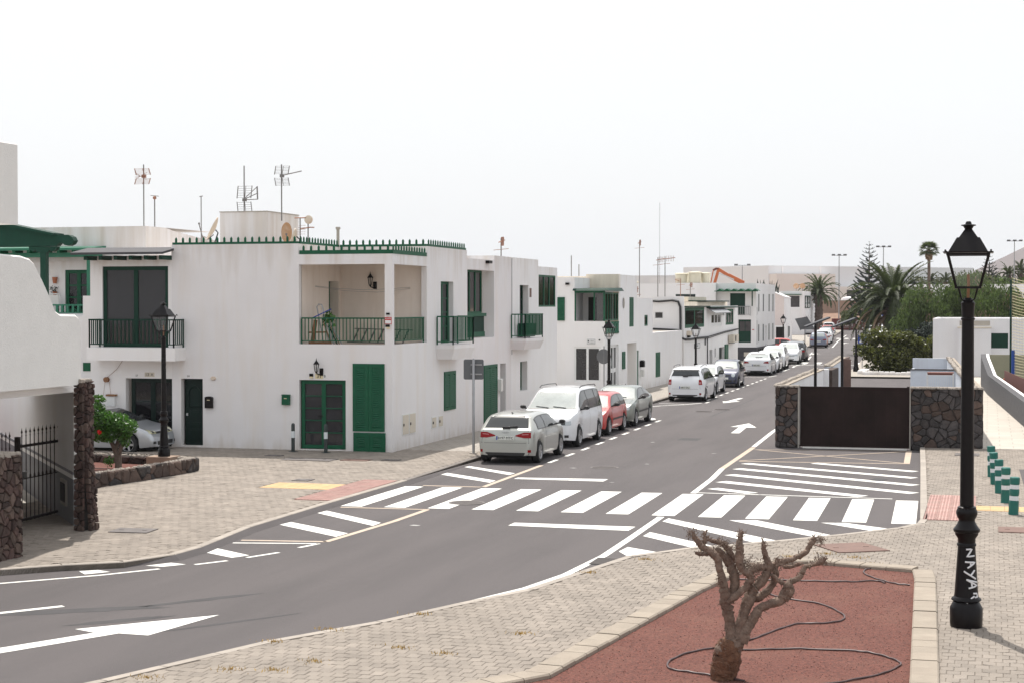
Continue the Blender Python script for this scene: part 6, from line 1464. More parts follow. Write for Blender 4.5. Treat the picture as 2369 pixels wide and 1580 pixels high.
mb = MB(); mb.add([(-1.1,-.2,2.75),(.3,-.2,3.0),(-.45,-.2,1.4),(-1.1,-.16,2.75),(.3,-.16,3.0),(-.45,-.16,1.4)], [(0,1,2),(5,4,3),(0,3,4,1),(1,4,5,2),(2,5,3,0)]); mb.build('sign_plate', M['sign_back'], t, local=True)
def xsign(x, y, s, h, label):
    t = thing('crossing_sign', label, 'road sign', (x,y,ZP), R(8), 'blue pedestrian crossing signs')
    mb = MB(); mb.lathe([(.03,0),(.03,h)], 0, 0, 8); mb.build('pole', M['steel'], t, local=True)
    mb = MB(); mb.box(-s,s,-.06,-.04,h-2*s,h); mb.build('sign_plate', M['blue'], t, local=True)
    mb = MB(); mb.add([(-s*.75,-.065,h-1.7*s),(s*.75,-.065,h-1.7*s),(0,-.065,h-.35*s)],[(0,1,2)]); mb.build('white_triangle', M['sign_white'], t, local=True)
    mb = MB(); mb.bar((0,-.07,h-.75*s),(0,-.07,h-1.15*s),.09*s); mb.bar((0,-.07,h-1.15*s),(-.22*s,-.07,h-1.6*s),.08*s); mb.bar((0,-.07,h-1.15*s),(.22*s,-.07,h-1.6*s),.08*s); mb.bar((-.2*s,-.07,h-1.1*s),(.2*s,-.07,h-.95*s),.07*s); mb.lathe([(0,h-.72*s),(.08*s,h-.66*s),(0,h-.58*s)], 0, -.07, 8); mb.build('walking_figure', M['ink'], t, local=True)
xsign(8.75,72,.30,2.25,'blue pedestrian crossing sign standing left of the dark green bush')
xsign(3.6,178,.45,3.25,'far blue pedestrian crossing sign beside the big palm trunk')
t = thing('round_blue_sign', 'small round blue road sign at the end of the street', 'road sign', (-1.0,244,ZP)); mb = MB(); mb.lathe([(.04,0),(.04,3.4)], 0, 0, 8); mb.build('pole', M['steel'], t, local=True); mb = MB(); mb.tube([(0,-.1,3.1),(0,-.06,3.1)], .42, 18); mb.build('sign_plate', M['blue'], t, local=True); MB().box(-.28,.28,-.13,-.1,3.04,3.16).build('white_bar', M['sign_white'], t, local=True)
# teal flexible bollards on the right pavement
def teal(x, y, label):
    t = thing('teal_bollard', label, 'bollard', (x,y,ZP), 0, 'teal flexible bollards with white bands')
    mb = MB(); mb.lathe([(.105,0),(.10,.03),(.10,.27),(.09,.275),(.09,.40),(.10,.405)], 0, 0, 18); mb.build('lower_post', M['teal'], t, smooth=True, local=True)
    mb = MB(); mb.lathe([(.092,.285),(.092,.375)], 0, 0, 18, cap=False); mb.build('white_band', M['reflect'], t, smooth=True, local=True)
    mb = MB(); mb.lathe([(.10,.405),(.10,.50),(.09,.505),(.09,.61),(.10,.615),(.10,.735),(.085,.75),(0,.752)], 0, 0, 18); mb.build('upper_post', M['teal'], t, smooth=True, local=True)
    mb = MB(); mb.lathe([(.092,.515),(.092,.60)], 0, 0, 18, cap=False); mb.build('white_band', M['reflect'], t, smooth=True, local=True)
    rt_ = rng(int(x*100)); t.rotation_euler = (R(rt_.uniform(-3,3)), R(rt_.uniform(-4,4)), 0); t.scale = (1.03,1.03,1.06)
teal(17.77,-10.58,'teal bollard nearest of the row, standing on the yellow strip'); teal(17.63,-8.44,'second teal bollard from the yellow strip, partly hidden by the nearest')
teal(17.51,-6.49,'third teal bollard from the yellow strip'); teal(17.41,-4.49,'fourth teal bollard from the yellow strip, close against the third'); teal(17.34,-2.61,'farthest teal bollard of the row, nearest the basalt wall')
# ------------------------------------------------------------ antennas and dishes on the roofs
def mast(mb, x, y, z0, z1, r=.022): mb.tube([(x,y,z0),(x,y,z1)], r, 6)
def grid_antenna(label, x, y, z0, zt, zc, w=.42, h=.42, yagi=0, m='antenna', face=1):
    t = thing('tv_antenna', label, 'antenna', (x,y,z0))
    mb = MB(); mast(mb, x, y, z0, zt); mb.build('mast', M['antenna'], t)
    mb = MB()
    for s in (1,-1):
        zA = zc+s*.06; zB = zc+s*(.06+h)
        dx_ = .10*face
        for a in (-w/2, w/2): mb.bar((x+a-(.0 if s>0 else .0),y-.02,zA),(x+a+dx_,y-.02-.12,zB),.022)
        mb.bar((x+.03,y-.02,zA),(x+.03+dx_,y-.14,zB),.014)
        for k in range(6):
            q = (k+.3)/5.5; mb.tube([(x-w/2+dx_*q,y-.02-.12*q,zA+(zB-zA)*q),(x+w/2+dx_*q,y-.02-.12*q,zA+(zB-zA)*q)], .006, 3)
    mb.build('reflector', M[m], t)
    mb = MB(); mb.obox((x+.06,y-.1,zc), (.06,0,0),(0,.05,0),(0,0,.05)); 
    if yagi == 1:
        mb.tube([(x,y-.1,zc),(x+.85,y-.35,zc+.12)], .018, 5)
        for k in range(7): mb.tube([(x+.2+.1*k,y-.15-.03*k-.08,zc+.03+.013*k),(x+.2+.1*k,y-.15-.03*k+.08,zc+.03+.013*k)], .006, 3)
    elif yagi == 2:
        for dz in (0,.2,.42): mb.tube([(x,y-.1,zc),(x+.62,y-.3,zc+dz)], .014, 4)
        mb.bar((x+.62,y-.3,zc),(x+.60,y-.3,zc+.42),.035)
    else:
        for k in range(5): mb.tube([(x-.22,y-.2,zc-.12+.06*k),(x+.22,y-.2,zc+.12-.06*k)], .007, 3)
    mb.build('boom', M[m], t)
    return t
grid_antenna('tall roof antenna with pinkish double grid on the parapet left of the corner house', -9.85, 3, 7.03, 9.12, 8.72, .52, .20, 0, 'antenna_rust', 0)
grid_antenna('tall antenna with two grid panels on top of the white roof box', -6.49, 3.6, 7.5, 9.05, 7.92, .50, .40, 2)
grid_antenna('long-boomed grid antenna bolted to the right side of the white roof box', -5.02, 3.3, 7.2, 9.04, 8.66, .48, .26, 1)
t = thing('tv_antenna', 'short mast with small round brown head next to the pinkish antenna', 'antenna', (-9.45,3,7.0)); mb = MB(); mast(mb,-9.45,3,7.0,8.0); mb.tube([(-9.6,3,8.09),(-9.3,3,8.06)], .012, 4); mb.build('mast', M['antenna'], t); mb = MB(); mb.lathe([(0,7.94),(.06,7.98),(.06,8.04),(0,8.08)], -9.45, 3, 8); mb.build('head', M['antenna_rust'], t)
t = thing('tv_antenna', 'bare thin mast between the two groups of roof antennas', 'antenna mast', (-8.32,5,6.6)); mb = MB(); mast(mb,-8.25,4,6.5,8.09,.018); mb.tube([(-8.31,4,8.09),(-8.19,4,8.11)], .016, 4); mb.build('mast', M['antenna'], t)
t = thing('tv_antenna', 'pair of short masts with small round dish and grid behind the roof spikes', 'antenna', (-4.2,3,6.4)); mb = MB(); mast(mb,-4.33,3.2,6.33,7.3); mast(mb,-4.05,3.2,6.33,7.2); mb.build('mast', M['antenna'], t)
mb = MB(); mb.tube([(-4.02,3.15,7.22),(-4.02,3.19,7.22)], .14, 16); mb.build('round_dish', M['dish'], t)
mb = MB(); mb.tube([(-4.5,3.15,7.28),(-4.1,3.15,7.28)], .02, 5); mb.tube([(-4.3,3.15,6.92),(-3.95,3.15,6.97),(-3.8,3.1,6.96)], .02, 5); [mb.tube([(-4.45+.03*k,3.1,6.75+.07*k),(-4.1,3.1,6.75+.07*k)], .006, 3) for k in range(5)]; mb.build('boom', M['antenna_rust'], t)
def dish(label, c, nrm, w, h, m, arm=None):
    t = thing('satellite_dish', label, 'satellite dish', c)
    n = Vector(nrm).normalized(); u = n.cross(Vector((0,0,1))).normalized(); v = u.cross(n).normalized(); c = Vector(c)
    vs = []; fs = []; N = 20; Rn = 6
    for side in (0,1):
        for k in range(Rn+1):
            q = k/Rn
            for i in range(N):
                a = 2*math.pi*i/N; vs.append(c+u*math.cos(a)*q*w/2+v*math.sin(a)*q*h/2+n*(.09*q*q-.02*side))
    for side in (0,1):
        o = side*(Rn+1)*N
        for k in range(Rn):
            for i in range(N):
                j = (i+1)%N; f = (o+k*N+i,o+k*N+j,o+(k+1)*N+j,o+(k+1)*N+i); fs.append(f)
    for i in range(N): j = (i+1)%N; fs.append((Rn*N+i,Rn*N+j,(Rn+1)*N+Rn*N+j,(Rn+1)*N+Rn*N+i))
    mb = MB(); mb.add(vs, fs); mb.build('reflector', M[m], t, smooth=True)
    if arm:
        mb = MB(); b = c-v*h*.48+n*.05; e = c+n*w*.85-v*h*.1; mb.tube([c-n*.05-v*h*.2, b, b+n*.15-v*.06, e], .016, 5); mb.tube([e, e+Vector((0,0,.06))], .035, 6); mb.build('arm', M['antenna'], t)
    mb = MB(); mb.tube([c-n*.03, c-n*.15-v*.05, c-n*.2-v*h*.5], .022, 6); mb.build('bracket', M['black_matte'], t)
dish('large rust-edged satellite dish tilted towards the left beside the roof box', (-7.42,3.3,6.95), (-.80,-.28,.42), .62, .82, 'dish', True)
dish('rust-stained satellite dish right behind the roof spikes', (-4.87,3.3,6.82), (.62,-.80,-.02), .36, .66, 'dish_rust')
dish('narrow pale satellite dish seen almost edge on behind the roof spikes', (-4.44,3.1,6.68), (-.95,-.2,.3), .36, .5, 'dish', True)
t = solo(MB().lathe([(.05,6.33),(.05,6.9),(.08,6.93),(.08,6.99)], -3.17, 3.6, 12), 'vent_pipe', M['concrete'], 'pale round vent pipe with flared top on the corner house roof', 'vent pipe', (-3.17,3.6,6.33), smooth=True)
rb = thing('roof_box', 'white roof box on the corner house carrying two antennas', 'roof structure', (-6.2,4,6.33)); MB().box(-7.08,-5.40,3.0,5.6,6.3,7.49).build('wall', M['plaster'], rb); MB().box(-7.10,-5.38,2.98,5.62,7.49,7.52).build('coping', M['concrete'], rb)
def smallmast(label, x, y, z0, z1, kind=0, m='antenna'):
    t = thing('tv_antenna', label, 'antenna', (x,y,z0)); mb = MB(); mast(mb,x,y,z0,z1,.025); mb.build('mast', M[m], t)
    if kind:
        mb = MB(); z = z1-.15
        mb.tube([(x-.1,y,z),(x+.7*kind,y-.2,z+.08)], .02, 4)
        for k in range(6): mb.tube([(x+.12*k*kind,y-.05*k-.02,z-.14),(x+.12*k*kind,y-.05*k,z+.2)], .012, 3)
        mb.tube([(x-.3,y,z-.3),(x+.3,y,z-.25)], .014, 3); mb.build('boom', M['antenna_rust'], t)
smallmast('short antenna with dark cross arms on the narrow house roof', -.8,14.5,6.2,7.0,.3); smallmast('tiny knob-topped mast on the sunroom house roof', -1.5,10.5,6.2,6.5)
smallmast('thin mast on the bay house roof, left of two', -3.3,36,5.7,6.95); smallmast('shorter thin mast on the bay house roof, right of two', -2.9,36,5.7,6.5)
smallmast('tall mast with camera-like head behind the bay house roof', -2.6,50,4.9,8.2,.2); smallmast('spread rusty antenna right of the tall mast behind the bay house', -1.5,50,4.9,7.2,.6); smallmast('rusty comb antenna above the water tank of the bay house', -.7,48,4.9,7.2,.9)
smallmast('rusty antenna on the low terrace roof beside the cabled house', -1.6,44,2.9,5.4,.3,'antenna_rust')
smallmast('rusty antenna with two booms on the pipework house roof', -3.0,66,4.6,6.2,-.5,'antenna_rust'); smallmast('thin forked antenna next to the rusty one on the pipework house roof', -2.5,67,4.6,5.9,.3)
smallmast('very tall thin lattice mast rising far behind the roofs', -30,200,6,19.5)
# tall floodlight masts
def flood(label, x, y, h, n=2):
    t = thing('floodlight_mast', label, 'floodlight mast', (x,y,0), R(10), 'tall floodlight masts')
    mb = MB(); mb.lathe([(.13,0),(.07,h)], 0, 0, 8); mb.build('pole', M['steel'], t, local=True)
    mb = MB(); mb.box(-1.1,1.1,-.04,.04,h-.08,h)
    for k in range(n): xx = -1.0+2.0*k/(n-1); mb.obox((xx,-.2,h+.04),(.28,0,0),(0,.2,-.08),(0,.03,.06))
    mb.build('lamp_head', M['sign_back'], t, local=True)
flood('three-headed floodlight mast in front of the warehouse', -7.9,250,12.9,3); flood('floodlight mast beside the conifer', -.36,250,14.3,3); flood('floodlight mast right of the big street lamp lantern', 21.3,250,15.1,3)
flood('low twin-arm floodlight above the slit-window house', -20.5,220,10.6,2); flood('small floodlight mast seen through the big lantern', 19.3,300,11.4,2)
# ------------------------------------------------------------ cars
def paintmat(name, col, metal=.0, rough=.28): return mat(name, col, rough, var=.03, vscale=1.5, metal=metal, spec=.5, coat=.8, stain=(.40,.34,.28), sfac=.10, sscale=(2,2,2))
CP = dict(sage=paintmat('sage_silver_paint', (.42,.43,.40), .3), white=paintmat('white_car_paint', (.74,.75,.77)), red=paintmat('red_car_paint', (.50,.028,.022)), greygreen=paintmat('grey_green_car_paint', (.20,.225,.20), .4),
    silver=paintmat('silver_car_paint', (.50,.52,.55), .45), navy=paintmat('navy_car_paint', (.030,.036,.075), .3), black=paintmat('black_car_paint', (.012,.012,.014)), bluegrey=paintmat('blue_grey_car_paint', (.17,.19,.26), .4), coral=paintmat('faded_red_car_paint', (.42,.11,.08)), grey=paintmat('mid_grey_car_paint', (.16,.165,.18), .4))
M['carglass'] = mat('tinted_car_glass', (.030,.034,.036), .03, spec=.6)
M['windscreen'] = mat('windscreen_sky_tint', (.33,.37,.36), .08, spec=.9, coat=1.0, ior=1.6, var=.25, vscale=.9)  # pale base colour stands in for the bright sky mirrored in the glass
M['tyre'] = mat('tyre_rubber', (.016,.016,.017), .85)
M['rim'] = mat('alloy_rim', (.42,.42,.43), .3, metal=.7)
M['rimdark'] = mat('dark_alloy_rim', (.10,.10,.105), .35, metal=.6)
M['tail'] = mat('tail_lamp_red', (.24,.003,.006), .25, spec=.25)
M['tailclear'] = mat('tail_lamp_clear', (.50,.20,.20), .2, spec=.4)
M['head'] = mat('headlamp_clear', (.36,.40,.42), .06, spec=1, coat=1, ior=1.7)
M['headyellow'] = mat('aged_headlamp', (.50,.49,.32), .15, spec=.8, coat=1)
M['plate'] = mat('number_plate_white', (.66,.67,.62), .5)
M['under'] = mat('car_underside', (.010,.010,.011), .9)
M['seam'] = mat('door_gap', (.035,.035,.036), .8)
M['trim'] = mat('black_trim', (.018,.018,.019), .45)
def interp(pr, y):
    if y <= pr[0][0]: return pr[0][1]
    for (a,b),(c,d) in zip(pr[:-1], pr[1:]):
        if y <= c: return b+(d-b)*(y-a)/(c-a) if c > a else d
    return pr[-1][1]
def smoothprof(pr, it=2):
    for _ in range(it):
        out = [pr[0]]
        for i in range(len(pr)-1):
            a, b = pr[i], pr[i+1]
            if i > 0: out.append((a[0]*.8+b[0]*.2, a[1]*.8+b[1]*.2))
            else: out.append(a) if False else None
            if i < len(pr)-2: out.append((a[0]*.2+b[0]*.8, a[1]*.2+b[1]*.8))
        out.append(pr[-1]); pr = [p for p in out if p is not None]
    return pr
T_HATCH = dict(L=4.03, W=1.74, H=1.42, belt=.95, wr=.315, yw=(-1.27,1.29), cowl=1.12, rf=.42, rr=-1.38, rb=-1.86, sill=.20,
  prof=[(-2.015,.40),(-2.00,.74),(-1.93,.96),(-1.84,1.02),(-1.50,1.31),(-1.40,1.37),(-.9,1.415),(-.2,1.42),(.30,1.40),(.50,1.35),(1.12,.99),(1.22,.955),(1.65,.87),(1.88,.76),(1.98,.60),(2.015,.40)], win=((-1.42,-.62),(-.54,.88)))
T_VAN = dict(L=4.5, W=1.855, H=1.83, belt=1.13, wr=.33, yw=(-1.36,1.42), cowl=1.50, rf=.78, rr=-2.02, rb=-2.17, sill=.20,
  prof=[(-2.25,.40),(-2.24,.95),(-2.19,1.12),(-2.06,1.70),(-1.95,1.78),(-1.2,1.83),(.3,1.83),(.58,1.81),(.80,1.72),(1.50,1.19),(1.62,1.13),(2.0,1.02),(2.17,.90),(2.24,.66),(2.25,.40)], win=((-1.95,-1.15),(-1.05,.02),(.10,1.22)))
T_MPV = dict(L=4.36, W=1.77, H=1.62, belt=1.02, wr=.32, yw=(-1.32,1.40), cowl=1.42, rf=.55, rr=-1.78, rb=-2.0, sill=.20,
  prof=[(-2.18,.40),(-2.17,.85),(-2.10,1.02),(-1.80,1.50),(-1.65,1.57),(-.8,1.62),(.1,1.61),(.45,1.56),(.65,1.49),(1.42,1.05),(1.55,1.0),(1.95,.88),(2.10,.75),(2.17,.58),(2.18,.40)], win=((-1.75,-1.2),(-1.12,-.2),(-.12,1.10)))
T_SEDAN = dict(L=4.6, W=1.80, H=1.47, belt=.97, wr=.325, yw=(-1.30,1.38), cowl=1.20, rf=.35, rr=-1.05, rb=-1.72, sill=.20,
  prof=[(-2.3,.40),(-2.29,.80),(-2.22,1.02),(-2.1,1.08),(-1.72,1.09),(-1.10,1.37),(-.7,1.45),(-.1,1.47),(.25,1.44),(.45,1.39),(1.20,1.01),(1.32,.98),(1.9,.88),(2.15,.76),(2.27,.58),(2.3,.40)], win=((-1.35,-.5),(-.42,.92)))
T_SUV = dict(L=4.25, W=1.79, H=1.60, belt=1.04, wr=.345, yw=(-1.28,1.30), cowl=1.12, rf=.40, rr=-1.62, rb=-1.98, sill=.26,
  prof=[(-2.12,.42),(-2.11,.88),(-2.04,1.06),(-1.72,1.46),(-1.58,1.53),(-.9,1.59),(-.1,1.60),(.3,1.57),(.5,1.50),(1.12,1.10),(1.25,1.07),(1.75,.99),(1.98,.88),(2.10,.66),(2.12,.42)], win=((-1.62,-.65),(-.57,.86)))
T_MINI = dict(L=3.57, W=1.63, H=1.49, belt=.96, wr=.29, yw=(-1.13,1.17), cowl=1.08, rf=.30, rr=-1.25, rb=-1.62, sill=.19,
  prof=[(-1.785,.40),(-1.77,.78),(-1.70,.98),(-1.35,1.34),(-1.15,1.44),(-.6,1.49),(0,1.48),(.25,1.44),(.42,1.37),(1.08,1.02),(1.2,.97),(1.5,.86),(1.68,.72),(1.77,.56),(1.785,.40)], win=((-1.25,-.5),(-.42,.86)))
T_OLDH = dict(T_HATCH); T_OLDH.update(L=3.84, W=1.65, H=1.44, prof=[(-1.92,.40),(-1.90,.80),(-1.82,1.0),(-1.45,1.34),(-1.3,1.40),(-.7,1.44),(-.1,1.43),(.3,1.39),(.5,1.32),(1.18,.97),(1.3,.93),(1.6,.82),(1.82,.68),(1.90,.52),(1.92,.40)], yw=(-1.2,1.25), rr=-1.3, rb=-1.75, cowl=1.15)
T_COMP = dict(T_HATCH); T_COMP.update(L=4.2, prof=[(-2.1,.40),(-2.09,.74),(-2.0,.98),(-1.92,1.04),(-1.62,1.30),(-1.45,1.38),(-.9,1.43),(-.25,1.43),(.15,1.39),(.35,1.33),(1.10,.97),(1.22,.93),(1.65,.84),(1.93,.72),(2.06,.56),(2.1,.40)], cowl=1.08, rf=.26)
_bodycache = {}
def car_body(T):
    key = id(T)
    if key in _bodycache: return _bodycache[key]
    L, W, H, belt = T['L'], T['W'], T['H'], T['belt']
    pr = smoothprof(T['prof'], 2)
    ra = T['wr']+.055
    ys = set()
    for y, z in pr: ys.add(round(y,4))
    for yw in T['yw']:
        for k in range(-6,7): ys.add(round(yw+ra*math.sin(math.pi/2*k/6),4))
        ys.add(round(yw-ra-.004,4)); ys.add(round(yw+ra+.004,4))
    y = -L/2
    while y < L/2: ys.add(round(y,4)); y += .12
    ys = sorted(q for q in ys if -L/2 <= q <= L/2)
    yy = [ys[0]]
    for q in ys[1:]:
        if q-yy[-1] > .003: yy.append(q)
    ys = yy
    def wid(y):
        w = W/2
        e = .75; d = max(0, (abs(y)-(L/2-e))/e)
        w *= 1-(.20 if y > 0 else .13)*d**2.4
        d2 = max(0, (abs(y)-(L/2-.12))/.12); w *= 1-.10*d2**2
        return w
    def low(y):
        for yw in T['yw']:
            d = abs(y-yw)
            if d <= ra+1e-4: return T['wr']+math.sqrt(max(0, ra*ra-d*d))
        e = max(0, (abs(y)-(L/2-.5))/.5)
        return T['sill']+.05*e
    mb = MB(); rows = []
    for y in ys:
        w = wid(y); Tz = interp(pr, y); zl = low(y); B = min(belt, Tz-.015)
        if zl > B-.05: zl = B-.05
        g = max(0, (Tz-belt)/(H-belt)) if Tz > belt else 0
        pts = [(.78*w, zl),(.94*w, zl+.012),(.985*w, zl+(B-zl)*.22),(1.0*w, zl+(B-zl)*.5),(.992*w, zl+(B-zl)*.78),(.955*w, B-.01*(1-g)),
               (w*(.945-.07*g), B+(Tz-B)*.42),(w*(.915-.165*g), Tz-.085*g-.006),(w*(.86-.17*g), Tz-.035*g-.003),(.62*w*(1-.1*g), Tz-.006),(.3*w, Tz),(0, Tz+.003)]
        rows.append([(x,y,z) for x,z in pts])
    n = len(rows[0]); vs = []
    for r in rows: vs += r+[(-x,y,z) for x,y,z in reversed(r[:-1])]
    m = 2*n-1; fs = []
    for k in range(len(rows)-1):
        for i in range(m-1): fs.append((k*m+i,k*m+i+1,(k+1)*m+i+1,(k+1)*m+i))
    fs.append(tuple(range(m-1,-1,-1))); k = len(rows)-1; fs.append(tuple(k*m+i for i in range(m)))
    mb.add(vs, fs)
    bvh = BVHTree.FromPolygons([Vector(v) for v in mb.v], mb.f)
    _bodycache[key] = (mb, bvh, pr, wid, low)
    return _bodycache[key]
DIRS = dict(F=(Vector((0,10,0)),Vector((0,-1,0))), B=(Vector((0,-10,0)),Vector((0,1,0))), R=(Vector((10,0,0)),Vector((-1,0,0))), L=(Vector((-10,0,0)),Vector((1,0,0))), T=(Vector((0,0,10)),Vector((0,0,-1))))
def conform(bvh, d, bot, top, rows, off):
    o, dr = DIRS[d]; n = len(bot); vs = []
    for j in range(rows+1):
        t = j/rows
        for i in range(n):
            a = bot[i][0]+(top[i][0]-bot[i][0])*t; b = bot[i][1]+(top[i][1]-bot[i][1])*t
            p = Vector((a,0,b))+o if d in 'FB' else (Vector((0,a,b))+o if d in 'RL' else Vector((a,b,0))+o)
            h = bvh.ray_cast(p, dr, 30)
            if h[0] is None:
                h = bvh.find_nearest(p+dr*8)
            q = h[0]-dr*off
            vs.append(q)
    mb = MB(); mb.add(vs, [(j*n+i,j*n+i+1,(j+1)*n+i+1,(j+1)*n+i) for j in range(rows) for i in range(n-1)])
    return mb
def lin(a, b, n): return [(a[0]+(b[0]-a[0])*i/n, a[1]+(b[1]-a[1])*i/n) for i in range(n+1)]
def wheel_meshes(r, rimm, spokes):
    mb = MB(); prof = [(r*.62,-.10),(r*.93,-.105),(r,-.075),(r,.075),(r*.93,.105),(r*.64,.10)]
    n = 24; vs = []; fs = []
    for rad, x in prof:
        for i in range(n): a = 2*math.pi*i/n; vs.append((x, rad*math.cos(a), rad*math.sin(a)))
    for k in range(len(prof)-1):
        for i in range(n): j = (i+1)%n; fs.append((k*n+i,k*n+j,(k+1)*n+j,(k+1)*n+i))
    fs.append(tuple(range(n))); mb.add(vs, fs); ty = mb.mesh('tyre', M['tyre'], True)
    mb = MB(); vs = []; fs = []
    for rad, x in ((r*.66,.098),(r*.62,.104),(r*.585,.085),(r*.57,.03)):
        for i in range(n): a = 2*math.pi*i/n; vs.append((x, rad*math.cos(a), rad*math.sin(a)))
    for k in range(3):
        for i in range(n): j = (i+1)%n; fs.append((k*n+i,k*n+j,(k+1)*n+j,(k+1)*n+i))
    mb.add(vs, fs)
    for k in range(spokes):
        a = 2*math.pi*k/spokes; c, s = math.cos(a), math.sin(a); w = r*.085*(5/spokes)**.5
        A = Vector((.078, c*r*.08, s*r*.08)); B = Vector((.09, c*r*.60, s*r*.60)); t = Vector((0,-s,c))
        mb.add([A-t*w*1.3,A+t*w*1.3,B+t*w,B-t*w,A-t*w*1.3-Vector((.03,0,0)),A+t*w*1.3-Vector((.03,0,0)),B+t*w-Vector((.03,0,0)),B-t*w-Vector((.03,0,0))], [(0,1,2,3),(0,4,5,1),(2,6,7,3),(1,5,6,2),(3,7,4,0)])
    mb.obox((.08,0,0),(.012,0,0),(0,r*.13,0),(0,0,r*.13)); rim = mb.mesh('rim', M[rimm])
    return ty, rim
_wh = {}
def car(label, T, paint, x, y, rz=0, face=1, plate='', plate_m='plate', rimm='rim', spokes=5, tail='std', head='std', group=None, near=1, cat='car', glass_front='windscreen', rails=False, name='parked_car', headm='head', rearglass='carglass', moulding=False, grillew=.5, rings=False):
    """x, y = middle of the car; face=1 drives away from the camera (+Y)"""
    t = thing(name, label, cat, (x,y,ZR), rz+(0 if face > 0 else math.pi), group)
    mb, bvh, pr, wid, low = car_body(T)
    L, W, H, belt = T['L'], T['W'], T['H'], T['belt']
    key = ('b', id(T), paint)
    if key not in _wh: _wh[key] = mb.mesh('body', CP[paint], True, ang=50)
    body = inst(_wh[key], 'body', t, (0,0,0), local=True)
    u = MB(); hw = W/2-.22
    u.box(-hw, hw, -L/2+.12, L/2-.12, .17, .62); u.box(-W/2+.12, W/2-.12, -L/2+.25, L/2-.25, .30, .45)
    for yw in T['yw']: u.box(-hw-.01, hw+.01, yw-.36, yw+.36, .2, .72)
    u.build('underbody', M['under'], t, local=True)
    k = (T['wr'], rimm, spokes)
    if k not in _wh: _wh[k] = wheel_meshes(*k)
    ty, rim = _wh[k]
    for sgn in (1,-1):
        for yw in T['yw']:
            w_ = inst(ty, 'wheel', t, (sgn*(W/2-.115), yw, T['wr']), (0,0,0 if sgn > 0 else math.pi), local=True)
            if near: inst(rim, 'rim', w_, (0,0,0), local=True)
    Tz = lambda yy: interp(pr, yy)
    # windscreen and rear window
    zb, zt_ = Tz(T['cowl'])+.015, Tz(T['rf'])-.035
    wb = wid(T['cowl']); 
    if near:
        conform(bvh, 'F', lin((-wb*.88,zb-.03),(wb*.88,zb-.03),10), lin((-wb*.72,zt_+.015),(wb*.72,zt_+.015),10), 6, .005).build('window_seal', M['trim'], t, smooth=True, local=True)
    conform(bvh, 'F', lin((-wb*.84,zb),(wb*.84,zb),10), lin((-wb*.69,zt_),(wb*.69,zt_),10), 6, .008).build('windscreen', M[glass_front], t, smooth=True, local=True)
    zb2, zt2 = Tz(T['rb'])+.02, Tz(T['rr'])-.02
    wb2 = wid(T['rb'])
    conform(bvh, 'B', lin((-wb2*.80,zb2),(wb2*.80,zb2),10), lin((-wb2*.68,zt2),(wb2*.68,zt2),10), 6, .008).build('rear_window', M[rearglass], t, smooth=True, local=True)
    if near and face > 0:
        conform(bvh, 'B', lin((-wb2*.78,zt2-.05),(wb2*.78,zt2-.05),6), lin((-wb2*.70,zt2+.01),(wb2*.70,zt2+.01),6), 2, .012).build('window_band', M['trim'], t, local=True)
        mw = MB(); p0 = bvh.ray_cast(Vector((0,-10,zb2+.02)), Vector((0,1,0)))[0]; mw.bar((0,p0.y-.04,zb2+.01),(.32,p0.y-.02,zb2+.04),.035,.03); mw.obox((-.0,p0.y-.05,zb2),(.11,0,0),(0,.03,0),(0,0,.035)); mw.build('wiper', M['trim'], t, local=True)
    # side windows
    for side in 'RL':
        if near:
            a, b = T['win'][0][0]-.04, T['win'][-1][1]+.05; ys = [a+(b-a)*i/14 for i in range(15)]
            conform(bvh, side, [(q, belt+.012) for q in ys], [(q, max(belt+.02, Tz(q)-.085)) for q in ys], 4, .004).build('window_surround', M['trim'], t, smooth=True, local=True)
        for (a,b) in T['win']:
            ys = [a+(b-a)*i/8 for i in range(9)]
            bot = [(q, belt+.03) for q in ys]; top = []
            for q in ys: top.append((q, max(belt+.04, Tz(q)-.105)))
            conform(bvh, side, bot, top, 4, .007).build('side_window', M['carglass'], t, smooth=True, local=True)
    if near:
        for s_ in (-.45,.12):
            y0 = T['cowl']-.02; mwp = MB(); q0 = bvh.ray_cast(Vector((s_,10,zb+.015)),Vector((0,-1,0)))[0]; q1 = bvh.ray_cast(Vector((s_+.42,10,zb+.05)),Vector((0,-1,0)))[0]
            if q0 and q1: mwp.bar(q0+Vector((0,.015,.01)), q1+Vector((0,.015,.01)), .02, .015); mwp.build('wiper', M['trim'], t, local=True)
        hs = MB()
        for (a_, b_) in (((-wb2*.86,.60),(wb2*.86,.60)),):
            c = conform(bvh,'B',lin(a_,b_,10),lin((a_[0],a_[1]+.008),(b_[0],b_[1]+.008),10),1,.003); hs.add(c.v,c.f)
        for sg in (-1,1):
            c = conform(bvh,'B',[(sg*wb2*.86,.60),(sg*wb2*.86+.008*sg,.60)],[(sg*wb2*.80,zb2),(sg*wb2*.80+.008*sg,zb2)],6,.003); hs.add(c.v,c.f)
            yh = [T['cowl']+.05+(L/2-.22-T['cowl'])*i/8 for i in range(9)]
            c = conform(bvh,'T',[(sg*wb*.80,q) for q in yh],[(sg*(wb*.80-.008),q) for q in yh],1,.003); hs.add(c.v,c.f)
        hs.build('panel_gap', M['seam'], t, local=True)
        sm = MB()
